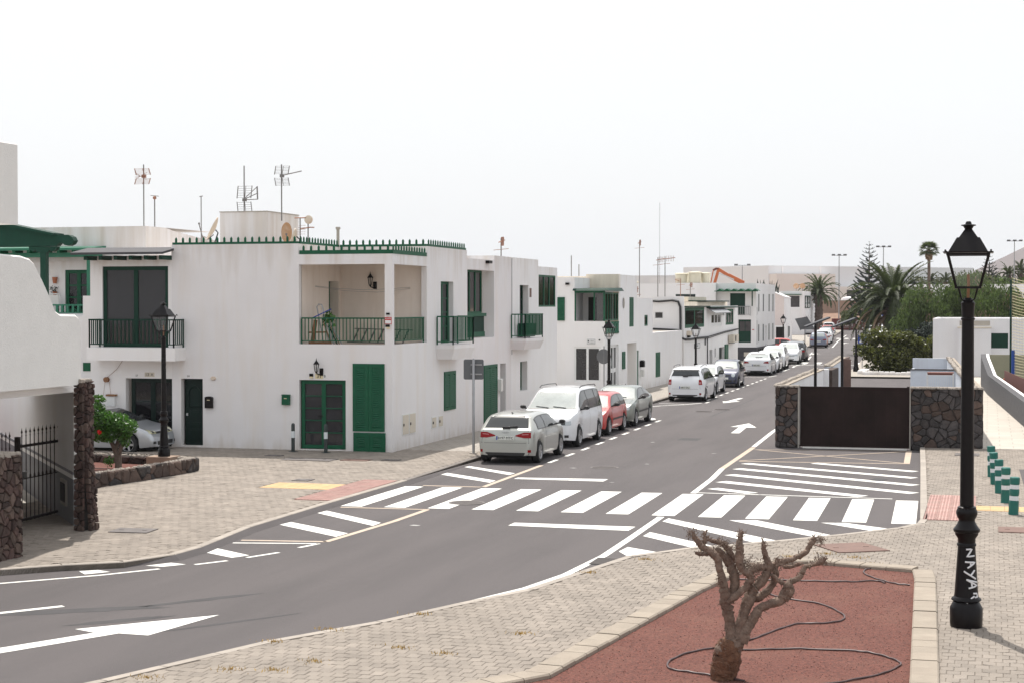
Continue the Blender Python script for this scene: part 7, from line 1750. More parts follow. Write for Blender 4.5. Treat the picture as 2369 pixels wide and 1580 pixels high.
        for side in 'RL':
            for q in sorted(set([w[1]+.04 for w in T['win'][:-1]]+[T['win'][-1][1]-.02])):
                c = conform(bvh, side, [(q-.005,T['sill']+.12),(q+.005,T['sill']+.12)], [(q-.005,belt+.02),(q+.005,belt+.02)], 8, .003); sm.add(c.v, c.f)
            for w in T['win'][-2:]:
                c = conform(bvh, side, lin((w[0]+.04,belt-.10),(w[0]+.20,belt-.10),3), lin((w[0]+.04,belt-.075),(w[0]+.20,belt-.075),3), 1, .03); c.build('door_handle', CP[paint], t, local=True)
            if moulding:
                c = conform(bvh, side, lin((T['yw'][0]+.42,.50),(T['yw'][1]-.42,.50),8), lin((T['yw'][0]+.42,.56),(T['yw'][1]-.42,.56),8), 1, .015); c.build('side_moulding', M['trim'], t, local=True)
        sm.build('door_gap', M['seam'], t, local=True)
    # rear
    wr_ = wid(-L/2+.1)
    if face > 0 or near == 0 or True:
        for s in (1,-1):
            if tail == 'wide':
                bt = [(s*(.34*W/2+(wr_*1.02-.34*W/2)*i/8), .80-.05*min(1,i/4)) for i in range(9)]; tp = [(bt[i][0], .825+.085*min(1,i/4)) for i in range(9)]
                o = conform(bvh,'B',bt,tp,3,.012).build('tail_lamp', M['tail'], t, smooth=True, local=True)
                bt = lin((s*wr_*.62,.835),(s*wr_*.86,.85),4); tp = [(a_, b_+.018) for a_, b_ in bt]; conform(bvh,'B',bt,tp,1,.018).build('lamp_strip', M['tailclear'], o, local=True)
            elif tail == 'vert':
                conform(bvh,'B',lin((s*wr_*.80,.80),(s*wr_*1.0,.80),4),lin((s*wr_*.80,1.04),(s*wr_*.96,1.04),4),4,.012).build('tail_lamp', M['tail'], t, smooth=True, local=True)
                conform(bvh,'B',lin((s*wr_*.82,.84),(s*wr_*.95,.84),3),lin((s*wr_*.82,.93),(s*wr_*.95,.93),3),2,.016).build('lamp_lens', M['tailclear'], t, local=True)
            else:
                conform(bvh,'B',lin((s*wr_*.55,.80),(s*wr_*1.0,.78),6),lin((s*wr_*.62,.88),(s*wr_*.98,.93),6),3,.012).build('tail_lamp', M['tail'], t, smooth=True, local=True)
            if near: conform(bvh,'B',lin((s*wr_*.84,.34),(s*wr_*.95,.34),2),lin((s*wr_*.84,.42),(s*wr_*.95,.42),2),1,.012).build('rear_reflector', M['tail'], t, local=True)
        conform(bvh,'B',lin((-wr_*.86,.24),(wr_*.86,.24),8),lin((-wr_*.9,.335),(wr_*.9,.335),8),2,.01).build('bumper_insert', M['trim'], t, local=True)
        pz = .07 if tail == 'wide' else 0
        pb = conform(bvh,'B',[(-.26,.62+pz),(.26,.62+pz)],[(-.26,.73+pz),(.26,.73+pz)],1,.018).build('number_plate', M[plate_m], t, local=True)
        if near:
            conform(bvh,'B',[(-.262,.621+pz),(-.225,.621+pz)],[(-.262,.729+pz),(-.225,.729+pz)],1,.021).build('plate_band', M['blue'], t, local=True)
            if plate and face > 0:
                me = text_mesh(plate, .105); me.materials.clear(); me.materials.append(M['ink']); py = bvh.ray_cast(Vector((0,-10,.675+pz)), Vector((0,1,0)))[0].y
                inst(me, 'plate_lettering', t, (.015,py-.028,.672+pz), (R(90),0,0), (1,1,1), local=True)
    # front
    wf = wid(L/2-.1)
    for s in (1,-1):
        zz = .66 if T['H'] < 1.7 else .74
        if head == 'round':
            n = 14; cx = s*wf*.74; r_ = .105; ring = [(cx+r_*math.cos(2*math.pi*i/n), zz+.02+r_*math.sin(2*math.pi*i/n)) for i in range(n+1)]
            conform(bvh,'F',[(cx,zz+.02)]*(n+1),ring,2,.02).build('headlamp', M[headm], t, smooth=True, local=True)
        else:
            conform(bvh,'F',lin((s*wf*.52,zz-.03),(s*wf*1.0,zz-.01),7),lin((s*wf*.48,zz+.05),(s*wf*.99,zz+.12),7),4,.012).build('headlamp', M[headm], t, smooth=True, local=True)
            if near: conform(bvh,'F',lin((s*wf*.60,zz-.0),(s*wf*.78,zz+.0),4),lin((s*wf*.60,zz+.055),(s*wf*.78,zz+.065),4),2,.016).build('lamp_lens', M['carglass'], t, local=True)
    conform(bvh,'F',lin((-wf*grillew,zz-.02),(wf*grillew,zz-.02),8),lin((-wf*grillew*.96,zz+.035),(wf*grillew*.96,zz+.035),8),2,.012).build('grille', M['trim'], t, local=True)
    conform(bvh,'F',lin((-wf*.62,.30),(wf*.62,.30),8),lin((-wf*.66,.42),(wf*.66,.42),8),2,.010).build('lower_grille', M['trim'], t, local=True)
    conform(bvh,'F',[(-.26,.46),(.26,.46)],[(-.26,.565),(.26,.565)],1,.02).build('number_plate', M[plate_m], t, local=True)
    if near:
        for s in (1,-1): conform(bvh,'F',lin((s*wf*.76,.34),(s*wf*.92,.34),3),lin((s*wf*.76,.42),(s*wf*.92,.42),3),1,.012).build('fog_lamp', M['trim'], t, local=True)
    # mirrors
    ym = T['win'][-1][1]-.12
    for s in (1,-1):
        x0 = s*(wid(ym)*.95); mm = MB(); mm.bar((x0,ym,belt+.04),(x0+s*.14,ym+.02,belt+.06),.04)
        c = Vector((x0+s*.18,ym+.03,belt+.10)); vs = []
        for dy, q in ((-.05,.8),(.0,1),(.06,.72)):
            for i in range(10): a = 2*math.pi*i/10; vs.append((c.x+.105*q*math.cos(a), c.y+dy, c.z+.068*q*math.sin(a)))
        fs = [(k_*10+i,k_*10+(i+1)%10,(k_+1)*10+(i+1)%10,(k_+1)*10+i) for k_ in range(2) for i in range(10)]+[tuple(range(9,-1,-1)),tuple(range(20,30))]
        mm.add(vs, fs); mm.build('wing_mirror', M['trim'] if near else CP[paint], t, local=True)
    if rails:
        for s in (1,-1):
            rr_ = W/2*.72; mr = MB(); pts = [(s*rr_, q, Tz(q)+(.01 if i in (0,4) else .055)) for i, q in enumerate([T['rr']+.25,T['rr']+.4,(T['rr']+T['rf'])/2,T['rf']-.5,T['rf']-.3])]
            mr.tube(pts, .016, 5); mr.build('roof_rail', M['trim'], t, local=True)
    elif near:
        ma = MB(); ma.tube([(0,T['rr']+.2,Tz(T['rr']+.2)),(0,T['rr']+.12,Tz(T['rr']+.2)+.045)], .014, 5); ma.lathe([(.03,Tz(T['rr']+.2)),(.02,Tz(T['rr']+.2)+.02)],0,T['rr']+.2,8); ma.build('roof_aerial', M['trim'], t, local=True)
    if rings:
        py = bvh.ray_cast(Vector((0,-10,.90)), Vector((0,1,0)))[0].y
        for k in range(4):
            mr = MB(); cx = -.075+.05*k; mr.tube([(cx+.033*math.cos(2*math.pi*i/12),py-.01,.905+.033*math.sin(2*math.pi*i/12)) for i in range(13)], .005, 4, cap=False); mr.build('ring_badge', M['alu'], t, local=True)
    return t
GR = 'cars parked along the left kerb'
car('pale sage-silver hatchback seen from behind, first car behind the zebra crossing', T_HATCH, 'sage', 3.99, .30, R(.8), 1, plate='8197 MTC', tail='wide', group=GR, rings=True, spokes=10)
car('white van-like family car with roof rails, bright windscreen towards the camera, second in the row', T_VAN, 'white', 3.78, 6.05, R(0), -1, group=GR, rails=True, spokes=7)
car('small red hatchback facing the camera between white van and grey-green car', T_OLDH, 'red', 3.78, 10.75, R(0), -1, group=GR, head='round', headm='head', moulding=True, spokes=9)
car('grey-green saloon facing the camera, last of the four nearest parked cars', T_SEDAN, 'greygreen', 3.72, 15.35, R(.5), -1, group=GR, moulding=True, spokes=6)
car('white people carrier with roof rails seen from behind', T_MPV, 'white', 3.62, 32.1, R(.5), 1, plate='6817 DLJ', tail='vert', group=GR, rails=True)
car('small white hatchback facing the camera, squeezed behind the white people carrier', T_OLDH, 'white', 3.22, 38.4, R(.5), -1, group=GR, headm='headyellow')
car('dark navy retro mini car facing the camera', T_MINI, 'navy', 3.28, 45.5, R(2), -1, group=GR, head='round', rimm='rim')
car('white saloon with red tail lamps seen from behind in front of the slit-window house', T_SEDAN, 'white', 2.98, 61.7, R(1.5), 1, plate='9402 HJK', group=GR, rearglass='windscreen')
car('white hatchback hidden behind the white saloon, facing the camera', T_HATCH, 'white', 2.95, 66.2, R(2), -1, group=GR, near=0, head='round')
car('white estate car with roof rails between white saloon and white SUV', T_MPV, 'white', 2.72, 71.6, R(2), -1, group=GR, rails=True, near=0)
car('white compact SUV with black grille facing the camera, before the black SUV', T_SUV, 'white', 2.55, 81.9, R(3), -1, group=GR, rimm='rim', grillew=.7, near=0)
car('black SUV standing behind the white compact SUV', T_SUV, 'black', 2.45, 87.6, R(3), 1, group=GR, rails=True, near=0)
car('red car parked beside the far houses, only its roof showing above the white cars', T_MINI, 'red', -1.2, 104, R(95), 1, group='cars on the far side street', near=0)
GF = 'far cars parked in the bend'
A_ = R(5.5)
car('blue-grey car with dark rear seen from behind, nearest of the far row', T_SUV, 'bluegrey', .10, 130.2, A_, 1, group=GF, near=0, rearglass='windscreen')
car('faded coral-red car just ahead of the blue-grey one', T_HATCH, 'coral', -.25, 135.6, A_, 1, group=GF, near=0)
car('white SUV with wide dark rear window in the far row', T_MPV, 'white', -.75, 144, A_, 1, group=GF, near=0)
car('white far hatchback ahead of the white SUV', T_HATCH, 'white', -1.1, 150.5, A_, 1, group=GF, near=0)
car('silver far estate car in the middle of the far row', T_MPV, 'silver', -1.75, 158, A_, -1, group=GF, near=0)
car('tall mid-grey far SUV with dark rear window', T_SUV, 'grey', -2.6, 168.5, A_, 1, group=GF, near=0, rails=True)
car('white far car beyond the grey SUV', T_HATCH, 'white', -3.3, 177, A_, -1, group=GF, near=0)
car('bright red far car near the end of the street', T_SUV, 'red', -4.3, 189, A_, 1, group=GF, near=0)
car('second red far car beyond the bright red one', T_HATCH, 'red', -4.9, 196, A_, 1, group=GF, near=0)
car('white far van at the end of the row', T_VAN, 'white', -5.7, 206, A_, 1, group=GF, near=0)
car('last white far car of the row, before the dark red wall', T_MPV, 'white', -6.5, 217, A_, 1, group=GF, near=0)
car('silver far car parked tight against the white balcony block', T_SEDAN, 'silver', -8.0, 200, A_, 1, group=GF, near=0)
car('white SUV with dark rear window parked left of the big palm trunk', T_SUV, 'white', 1.55, 189, R(4), 1, group='cars on the right side of the far street', near=0)
car('silver far SUV ahead of the white one on the right side', T_SUV, 'silver', .9, 215, R(4), 1, group='cars on the right side of the far street', near=0)
car('black far car peeping out behind the palm trunk', T_SUV, 'black', 1.5, 204, R(4), 1, group='cars on the right side of the far street', near=0)
car('white far van under the palm fronds', T_VAN, 'white', 4.2, 172, R(4), -1, group='cars on the right side of the far street', near=0)
car('silver hatchback parked across in front of the dark glazed door behind the planter', T_COMP, 'silver', -9.0, -1.25, -math.pi/2, 1, moulding=True, headm='headyellow', plate='', glass_front='carglass')
# ------------------------------------------------------------ vegetation
def leaves(mb, r, blobs, n, s, flat=.0, shell=.55, droop=0, sz=None):
    tot = sum(b[3]*b[4]*b[5] for b in blobs)
    for (cx,cy,cz,rx,ry,rz_) in blobs:
        m = int(n*rx*ry*rz_/tot)+1
        for _ in range(m):
            v = Vector((r.gauss(0,1), r.gauss(0,1), r.gauss(0,1))).normalized()*(shell+(1-shell)*r.random()**.7)
            lump = 1+.22*noise.noise(Vector((v.x*2.3+cx, v.y*2.3+cy, v.z*2.3+cz)))
            p = Vector((cx+v.x*rx*lump, cy+v.y*ry*lump, cz+v.z*rz_*lump))
            a = Vector((r.gauss(0,1), r.gauss(0,1), r.gauss(0,1)*(1-flat)))
            if droop: a = Vector((r.gauss(0,.35), r.gauss(0,.35), -1))
            a = a.normalized(); b = Vector((r.gauss(0,1), r.gauss(0,1), r.gauss(0,1))); b = (b-a*b.dot(a)).normalized()
            L = s*r.uniform(.6,1.3); w = L*(.18 if droop else .32)
            if flat and not droop: pass
            mb.add([p-a*L*.5, p+b*w, p+a*L*.5, p-b*w], [(0,1,2,3)])
def lumpy(r, c, R_, n, k=.5):
    out = []
    for _ in range(n):
        v = Vector((r.gauss(0,1), r.gauss(0,1), r.gauss(0,1))).normalized()*r.uniform(.25,.85)
        q = r.uniform(.28,.5)*k/.5
        out.append((c[0]+v.x*R_[0], c[1]+v.y*R_[1], c[2]+v.z*R_[2], R_[0]*q, R_[1]*q, R_[2]*q*1.1))
    return out
def tree(label, x, y, h, R_, n, leafm, s, seed, group=None, trunk=.16, name='tree', droop=0, cz=None, nb=26, dry=0):
    r = rng(seed); t = thing(name, label, 'tree', (x,y,0), 0, group)
    cz = cz or h-R_[2]
    mb = MB(); mb.tube([(x,y,-.1),(x+.1,y,cz*.4),(x-.05,y+.1,cz*.8),(x,y,cz)], [trunk*1.2,trunk,trunk*.8,trunk*.5], 7)
    for k in range(7):
        a = r.uniform(0,6.28); q = r.uniform(.5,.9); mb.tube([(x,y,cz*.55),(x+math.cos(a)*R_[0]*q*.5,y+math.sin(a)*R_[1]*q*.5,cz*.9),(x+math.cos(a)*R_[0]*q,y+math.sin(a)*R_[1]*q,cz+R_[2]*r.uniform(-.2,.6))], [trunk*.6,trunk*.35,trunk*.12], 5)
    mb.build('trunk', M['bark'], t)
    mb = MB(); leaves(mb, r, lumpy(r, (x,y,cz), R_, nb, .46), n, s, droop=droop); mb.build('crown', M[leafm], t)
    if dry:
        mb = MB(); leaves(mb, r, lumpy(r, (x,y,cz+.2), R_, 8, .3), dry, s, droop=droop); mb.build('dry_foliage', M['dry'], t)
    return t
# --- pruned bare shrub in the red bed
PT = thing('pruned_tree', 'leafless pruned shrub with knobby grey-brown limbs in the red bed', 'tree', (14.23,-27.86,.0), R(15.8))
rb_ = rng(31)
def limb(pts, name='branch', m='bark_dead', dep=0.0, d1=0.0, sub=4):
    P_ = []; Rr = []; n = len(pts)
    for i in range(n-1):
        a, b = pts[i], pts[i+1]
        for k in range(sub):
            q = k/sub; tt = (i+q)/(n-1)
            x = a[0]+(b[0]-a[0])*q; y = a[1]+(b[1]-a[1])*q; w = a[2]+(b[2]-a[2])*q
            P_.append(((x-560)/822+rb_.gauss(0,.0035), dep+(d1-dep)*tt+rb_.gauss(0,.006), (1560-y)/822+.0+rb_.gauss(0,.0035))); Rr.append(w/822/2*1.15*(rb_.uniform(.92,1.1) if w < 120 else rb_.uniform(.985,1.015)))
    a = pts[-1]; P_.append(((a[0]-560)/822, d1, (1560-a[1])/822)); Rr.append(a[2]/822/2*.8)
    mb = MB(); mb.tube(P_, Rr, 10, jit=.09, rng=rb_)
    # spurs and torn bark
    L = len(P_)
    for i in range(1, L):
        for _q in range(2 if rb_.random() < .8 else 0):
            p = Vector(P_[i]); r_ = Rr[i]; dr = Vector((rb_.gauss(0,1), rb_.gauss(0,1), rb_.gauss(.2,1))).normalized()
            l = rb_.uniform(.012,.05); mb.tube([p+dr*r_*.7, p+dr*(r_+l*.5)+Vector((0,0,.006)), p+dr*(r_+l)+Vector((rb_.gauss(0,.008),0,rb_.gauss(0,.01)))], [rb_.uniform(.004,.012), .005, .002], 4)
    return mb.build(name, M[m], PT, smooth=True, local=True, ang=60)
SB = True
limb([(560,1620,262),(559,1580,225),(558,1530,208),(574,1440,236),(594,1350,242),(604,1270,236),(608,1210,205),(640,1165,130)], 'trunk_base', 'bark_base', 0, 0, 6)
limb([(540,1330,60),(530,1230,110),(560,1180,80),(570,1140,40)], 'trunk_burl', 'bark_dead', -.05, -.04)
limb([(660,1300,90),(665,1230,140),(690,1160,140),(700,1110,90)], 'trunk_burl', 'bark_dead', -.03, 0)
limb([(648,1210,130),(640,1080,104),(622,960,88),(605,850,96),(580,770,100),(575,690,84),(560,600,78),(545,520,62),(520,440,58),(512,370,62),(470,300,66),(410,262,66),(340,215,56),(290,150,46),(262,100,40)], 'branch', 'bark_dead', 0, -.05)
limb([(400,290,40),(330,285,36),(275,275,26)], dep=-.05, d1=-.12); limb([(372,230,24),(370,160,30),(378,110,24),(392,78,14)], dep=-.03, d1=-.02)
limb([(620,760,90),(660,690,78),(682,600,84),(672,500,92),(640,420,76),(600,350,74),(550,300,62),(490,270,50)], dep=.02, d1=.12)
limb([(690,390,56),(640,300,58),(580,220,50),(520,195,40),(450,185,30),(400,160,26)], dep=.10, d1=.18)
limb([(600,760,60),(690,695,64),(780,610,60),(830,540,62),(800,480,66),(735,440,66),(708,360,66),(712,270,72),(705,205,70),(715,150,44),(722,100,38),(738,62,16)], dep=-.04, d1=-.10)
limb([(705,1100,110),(735,960,96),(775,850,98),(815,740,104),(850,650,92),(910,600,78),(975,520,78),(1010,430,74),(990,350,58),(965,280,46),(960,215,38),(948,165,14)], dep=.0, d1=.05)
limb([(830,740,80),(930,735,76),(1010,670,70),(1070,580,64),(1090,500,60),(1060,430,58),(1140,400,52),(1240,370,50),(1330,345,48),(1400,300,46),(1440,230,48),(1485,165,56)], dep=.08, d1=.22)
limb([(730,1150,120),(780,1040,96),(850,920,86),(920,820,76),(1020,775,72),(1110,745,84),(1165,690,108),(1185,630,100),(1200,570,58),(1280,530,46),(1325,470,48),(1350,410,36),(1440,385,34),(1500,360,56),(1550,330,20)], dep=-.03, d1=-.10)
limb([(1030,500,32),(1080,545,38),(1150,580,42)], dep=-.02, d1=-.05); limb([(1160,440,30),(1250,430,34),(1330,400,30)], dep=.10, d1=.05)
limb([(1010,440,60),(930,425,66),(860,440,70),(790,470,60)], dep=.05, d1=-.05); limb([(1090,380,30),(1100,350,20)], dep=.1, d1=.1)
mb = MB()
for (cx,cy,rr_,nn) in ((255,95,60,60),(385,130,30,20),(725,95,40,30),(870,440,120,130),(560,190,60,50),(1490,160,60,70),(1510,360,70,70),(530,530,50,30),(620,250,70,50),(1110,390,60,40),(790,380,50,40),(960,200,25,20)):
    for k in range(int(nn*1.6)):
        c = Vector(((cx-560)/822+rb_.gauss(0,rr_/822*.5), rb_.gauss(-.02,.05), (1560-cy)/822+rb_.gauss(0,rr_/822*.4))); d = Vector((rb_.gauss(0,1),rb_.gauss(0,1),rb_.gauss(0,1))).normalized()
        mb.tube([c, c+d*rb_.uniform(.02,.07)], [.005,.0012], 3, cap=False)
o = mb.build('twig_tangle', M['bark_dead'], PT, local=True); o['kind'] = 'stuff'
# --- irrigation hose in the bed
def hose(label, pts):
    P_ = [Vector((x,y,.06)) for x,y in pts]; out = []
    for i in range(len(P_)-1):
        p0 = P_[max(i-1,0)]; p1 = P_[i]; p2 = P_[i+1]; p3 = P_[min(i+2,len(P_)-1)]
        for k in range(6):
            t = k/6; out.append(.5*((2*p1)+(-p0+p2)*t+(2*p0-5*p1+4*p2-p3)*t*t+(-p0+3*p1-3*p2+p3)*t**3)+Vector((0,0,.004*math.sin(i+k))))
    out.append(P_[-1]); solo(MB().tube(out, .0125, 7), 'irrigation_hose', M['hose'], label, 'hose', tuple(P_[0]), 'irrigation hoses on the red bed', smooth=True)
hose('brown irrigation hose running straight across the far end of the red bed', [(13.0,-20.7),(13.98,-20.53),(14.26,-20.49),(14.65,-20.45),(15.15,-20.36),(15.53,-20.17),(15.68,-20.35)])
hose('short brown hose loop in the far right corner of the red bed', [(15.46,-18.85),(15.3,-18.98),(15.28,-19.4),(15.45,-19.83),(15.7,-20.21),(15.9,-20.41),(16.07,-20.45)])
hose('brown hose bending sharply to the right behind the pruned shrub', [(13.5,-21.7),(13.97,-21.84),(14.28,-22.17),(14.85,-22.51),(15.15,-23.02),(15.3,-23.48),(15.25,-23.84),(15.0,-24.08),(14.71,-24.19),(14.48,-24.72),(14.31,-25.27),(14.17,-25.62),(14.1,-25.81)])
hose('long brown hose loop circling the foot of the pruned shrub', [(15.3,-28.0),(15.71,-27.56),(16.05,-27.07),(16.21,-26.61),(16.21,-26.4),(16.08,-26.16),(15.85,-25.93),(15.62,-25.85),(14.94,-25.9),(14.51,-26.05),(14.16,-26.2),(13.92,-26.12),(13.61,-26.48),(13.46,-26.96),(13.46,-27.33),(13.57,-27.56),(13.81,-27.65),(14.09,-27.77),(14.5,-27.95)])
# --- hibiscus in the left planter
HB_ = thing('hibiscus', 'leafy green hibiscus with a red flower in the stone planter', 'tree', (-4.75,-8.0,.15))
r = rng(41); bx, by = -4.75, -8.0
mb = MB()
mb.tube([(bx,by,.1),(bx,by,.45),(bx-.10,by,.7),(bx-.32,by,1.1)], [.10,.09,.07,.04], 8, jit=.1, rng=r); mb.tube([(bx-.02,by,.4),(bx+.10,by-.05,.72),(bx+.22,by,1.05)], [.07,.055,.03], 7); mb.tube([(bx-.08,by,.7),(bx+.02,by+.1,1.1),(bx,by,1.5)], [.06,.045,.03], 7)
mb.build('trunk', M['bark'], HB_, smooth=True)
mb = MB(); leaves(mb, r, [(bx-.40,by,1.42,.42,.4,.30),(bx+.02,by,1.38,.36,.36,.28),(bx+.34,by-.1,1.28,.28,.3,.22),(bx-.55,by,1.12,.30,.3,.26),(bx-.2,by-.15,1.1,.36,.3,.24),(bx+.28,by-.15,.98,.16,.2,.22),(bx-.62,by,1.72,.26,.28,.2),(bx-.60,by,2.0,.22,.25,.13),(bx-.22,by-.12,.38,.14,.14,.15)], 6500, .075, shell=.35); mb.build('crown', M['leaf_hibiscus'], HB_)
mb = MB(); leaves(mb, r, [(bx-.28,by-.48,1.17,.045,.04,.045)], 50, .07, shell=.2); mb.build('flower', M['flower'], HB_)
# --- dark rubber bush at the side road
BS = thing('rubber_bush', 'broad dark olive-green bush with glossy leaves behind the parking lot', 'bush', (10.9,66,0))
r = rng(43); mb = MB()
bl_ = [(9.3,66.3,1.55,.55,.7,.35),(9.9,66.5,2.1,.8,.8,.45),(10.7,66,2.25,.8,.9,.42),(11.5,66,2.2,.8,.9,.45),(12.3,66.4,2.0,.9,.9,.5),(9.9,65.9,1.2,.8,.9,.6),(10.9,65.6,1.1,1.0,1.0,.8),(11.9,65.7,1.1,1.0,1.0,.8),(12.8,66,1.4,.8,.9,.7),(10.4,65.5,.5,.7,.8,.5),(11.4,65.4,.5,.9,.8,.5),(12.4,65.6,.5,.9,.8,.5),(8.9,66.6,1.62,.3,.4,.22),(13.6,67,1.5,.7,.8,.6),(10.2,66,2.5,.3,.3,.25),(11.9,66,2.5,.3,.3,.22)]
[bl_.append((b[0]+r.gauss(0,b[3]*.7), b[1]+r.gauss(0,.5), b[2]+r.gauss(0,b[5]*.75), r.uniform(.14,.38), .35, r.uniform(.12,.28))) for b in bl_[:] for _ in range(5)]
leaves(mb, r, bl_, 15000, .19, shell=.3); mb.build('crown', M['leaf_bush'], BS)
mb = MB(); [mb.tube([(10.6+.3*k,66,-.1),(10.4+.4*k,66,.8),(10.0+.55*k,66,1.8)], [.09,.07,.03], 6) for k in range(5)]; mb.build('trunk', M['bark'], BS)
sr = thing('white_stone_border', 'low white-painted stone border in front of the dark bush', 'border', (11,60,0)); r = rng(5)
for k in range(13): x0 = 9.55+.34*k; MB().cbox(x0,x0+.32,60.6,60.9,.03,.24+r.uniform(-.03,.03),.03).build('stone', M['plaster_clean'], sr)
for (x0,y0) in ((9.5,62.4),(9.6,63.4),(9.45,61.5)): MB().cbox(x0-.25,x0+.2,y0,y0+.6,.03,.3,.06).build('stone', M['plaster_clean'], sr)
# --- palms
def frond_mesh(L, droop, m, r, n=44, w=.11, ll=.46, name='frond'):
    mb = MB(); pts = []
    for i in range(n+1):
        t = i/n; a = droop[0]+(droop[1]-droop[0])*t**1.3
        if i == 0: p = Vector((0,0,0))
        else: p = pts[-1]+Vector((math.cos(a),0,math.sin(a)))*(L/n)
        pts.append(p)
    mb.tube(pts[::3]+[pts[-1]], [.03*(1-i/ (n/3+2))+.006 for i in range(len(pts[::3])+1)], 4)
    for i in range(4, n+1):
        t = i/n; tg = (pts[i]-pts[i-1]).normalized(); l = ll*math.sin(math.pi*min(1,.12+t*.82))**.6*r.uniform(.8,1.1)
        for s in (1,-1):
            up = Vector((-tg.z,0,tg.x)); d = (Vector((0,s,0))*.75+tg*.75+up*r.uniform(.05,.45)).normalized(); e = pts[i]+d*l+Vector((0,0,-.12*l)); q = tg*(w*.5)
            mb.add([pts[i]-q, pts[i]+q, pts[i]+d*l*.55+q*.9, e, pts[i]+d*l*.55-q*.9], [(0,1,2,3,4)])
    return mb.mesh(name, M[m])
def palm(label, x, y, zt, L, nf, seed, tr, group=None, lean=0, dead=8, dx=0, spread=1.0, trunk_m='palmtrunk'):
    r = rng(seed); t = thing('palm_tree', label, 'palm tree', (x,y,0), 0, group)
    mb = MB(); n = 22; pts = []; rad = []
    for i in range(n+1): q = i/n; pts.append((x+dx*q, y, -.1+(zt+.1)*q)); rad.append(tr*(1.15-.2*q+(.22 if q > .85 else 0))*(1+.08*(i%2)))
    mb.tube(pts, rad, 12, jit=.10, rng=r); mb.build('trunk', M[trunk_m], t)
    ms = [frond_mesh(L, (R(78),R(20)), 'frond', r), frond_mesh(L, (R(58),R(-35)), 'frond', r), frond_mesh(L, (R(38),R(-55)), 'frond', r), frond_mesh(L, (R(18),R(-70)), 'frond', r), frond_mesh(L*.95, (R(-5),R(-85)), 'frond', r)]
    dm = [frond_mesh(L*.8, (R(-35),R(-88)), 'frond_dead', r, ll=.3), frond_mesh(L*.9, (R(15),R(-80)), 'frond_dead', r, ll=.25)]
    top = Vector((x+dx,y,zt))
    for k in range(nf):
        q = k/nf; me = ms[min(4,int(q*5))]; a = k*2.39996+r.uniform(-.2,.2); sc = r.uniform(.82,1.1)*(spread if q > .2 else .95)
        inst(me, 'frond', t, top+Vector((math.cos(a)*.12,math.sin(a)*.12,r.uniform(-.1,.25))), (r.uniform(-.1,.1), r.uniform(-.12,.12), a), (sc,sc,sc))
    for k in range(dead):
        a = r.uniform(0,6.28); sc = r.uniform(.7,1.0); inst(dm[k%2], 'dry_frond', t, top+Vector((math.cos(a)*.3,math.sin(a)*.3,-.35)), (0,r.uniform(-.1,.1),a), (sc,sc,sc))
    return t
palm('large palm with thick shaggy trunk and sweeping green fronds above the dark bush', 9.1, 105, 4.15, 5.1, 150, 51, .78, dead=44)
palm('second palm with dark arching crown at the corner of the white balcony block', -7.9, 214, 6.0, 3.9, 62, 52, .55, dead=6)
# fan palm on thin trunk
FP = thing('fan_palm', 'tall thin-trunked fan palm sticking up above the trees', 'palm tree', (10.3,160,0)); r = rng(53)
mb = MB(); mb.tube([(10.3,160,0),(10.32,160,6),(10.28,160,10.4)], [.24,.18,.17], 8); mb.build('trunk', M['palmtrunk'], FP)
mb = MB(); leaves(mb, r, [(10.28,160,10.3,.42,.42,.6)], 500, .4, droop=1); mb.build('dry_skirt', M['frond_dead'], FP)
def fan(r_):
    mb = MB(); mb.tube([(0,0,0),(.7*r_,0,.12)], .02, 4)
    for k in range(17):
        a = R(-80+10*k); c = Vector((.7*r_,0,.12)); d = Vector((math.cos(a),math.sin(a),.05*math.cos(a*2))); b = Vector((-math.sin(a),math.cos(a),0)); e = c+d*r_*.85; e.z -= .28*r_
        mb.add([c, c+d*r_*.45+b*.055*r_, e, c+d*r_*.45-b*.055*r_], [(0,1,2,3)])
    return mb.mesh('frond', M['frond'])
fm_ = fan(.95)
for k in range(26):
    a = k*2.4; el = R(70-100*k/26); inst(fm_, 'frond', FP, (10.28,160,10.75), (0,-el,a), local=False)
# araucaria
def conifer(label, x, y, h, rad, seed, tiers=20, z0=1.5):
    t = thing('norfolk_pine', label, 'conifer', (x,y,0), 0, 'tiered conifers'); r = rng(seed)
    mb = MB(); mb.tube([(x,y,0),(x,y,h*.6),(x,y,h)], [.30,.16,.02], 8); mb.build('trunk', M['bark'], t)
    mb = MB(); n = 16; pts = [Vector((i/n, 0, .10*(i/n)**2-.02+.16*(i/n)**3)) for i in range(n+1)]
    mb.tube(pts, .012, 3)
    for i in range(2,n+1):
        for s in (1,-1):
            for q in range(2):
                p = pts[i]; w = .11*(1-.25*i/n); mb.add([p, p+Vector((.06,s*w*.6,.05)), p+Vector((.10,s*w,.03+.08*q)), p+Vector((.03,s*w*.7,-.02))], [(0,1,2,3)])
        p = pts[i]; mb.add([p-Vector((.03,0,.03)), p+Vector((.05,.02,.10)), p+Vector((.06,-.02,.02))], [(0,1,2)])
    me = mb.mesh('branch', M['leaf_dark'])
    for k in range(tiers):
        q = k/(tiers-1); z = z0+(h-z0)*(1-(1-q)**1.05); L = rad*(1-q)**.75+.22
        m = 7 if q < .6 else 5
        for i in range(m): inst(me, 'branch', t, (x,y,z), (0, R(-3+ -8*(1-q)), 2*math.pi*i/m+k*.5), (L,L,L*1.1))
    return t
conifer('tall tiered Norfolk pine rising behind the big palm', -1.15, 226, 14.3, 3.3, 61)
conifer('small distant Norfolk pine on the skyline right of the fan palm', 17.2, 260, 13.2, 2.2, 62, 12, 6)
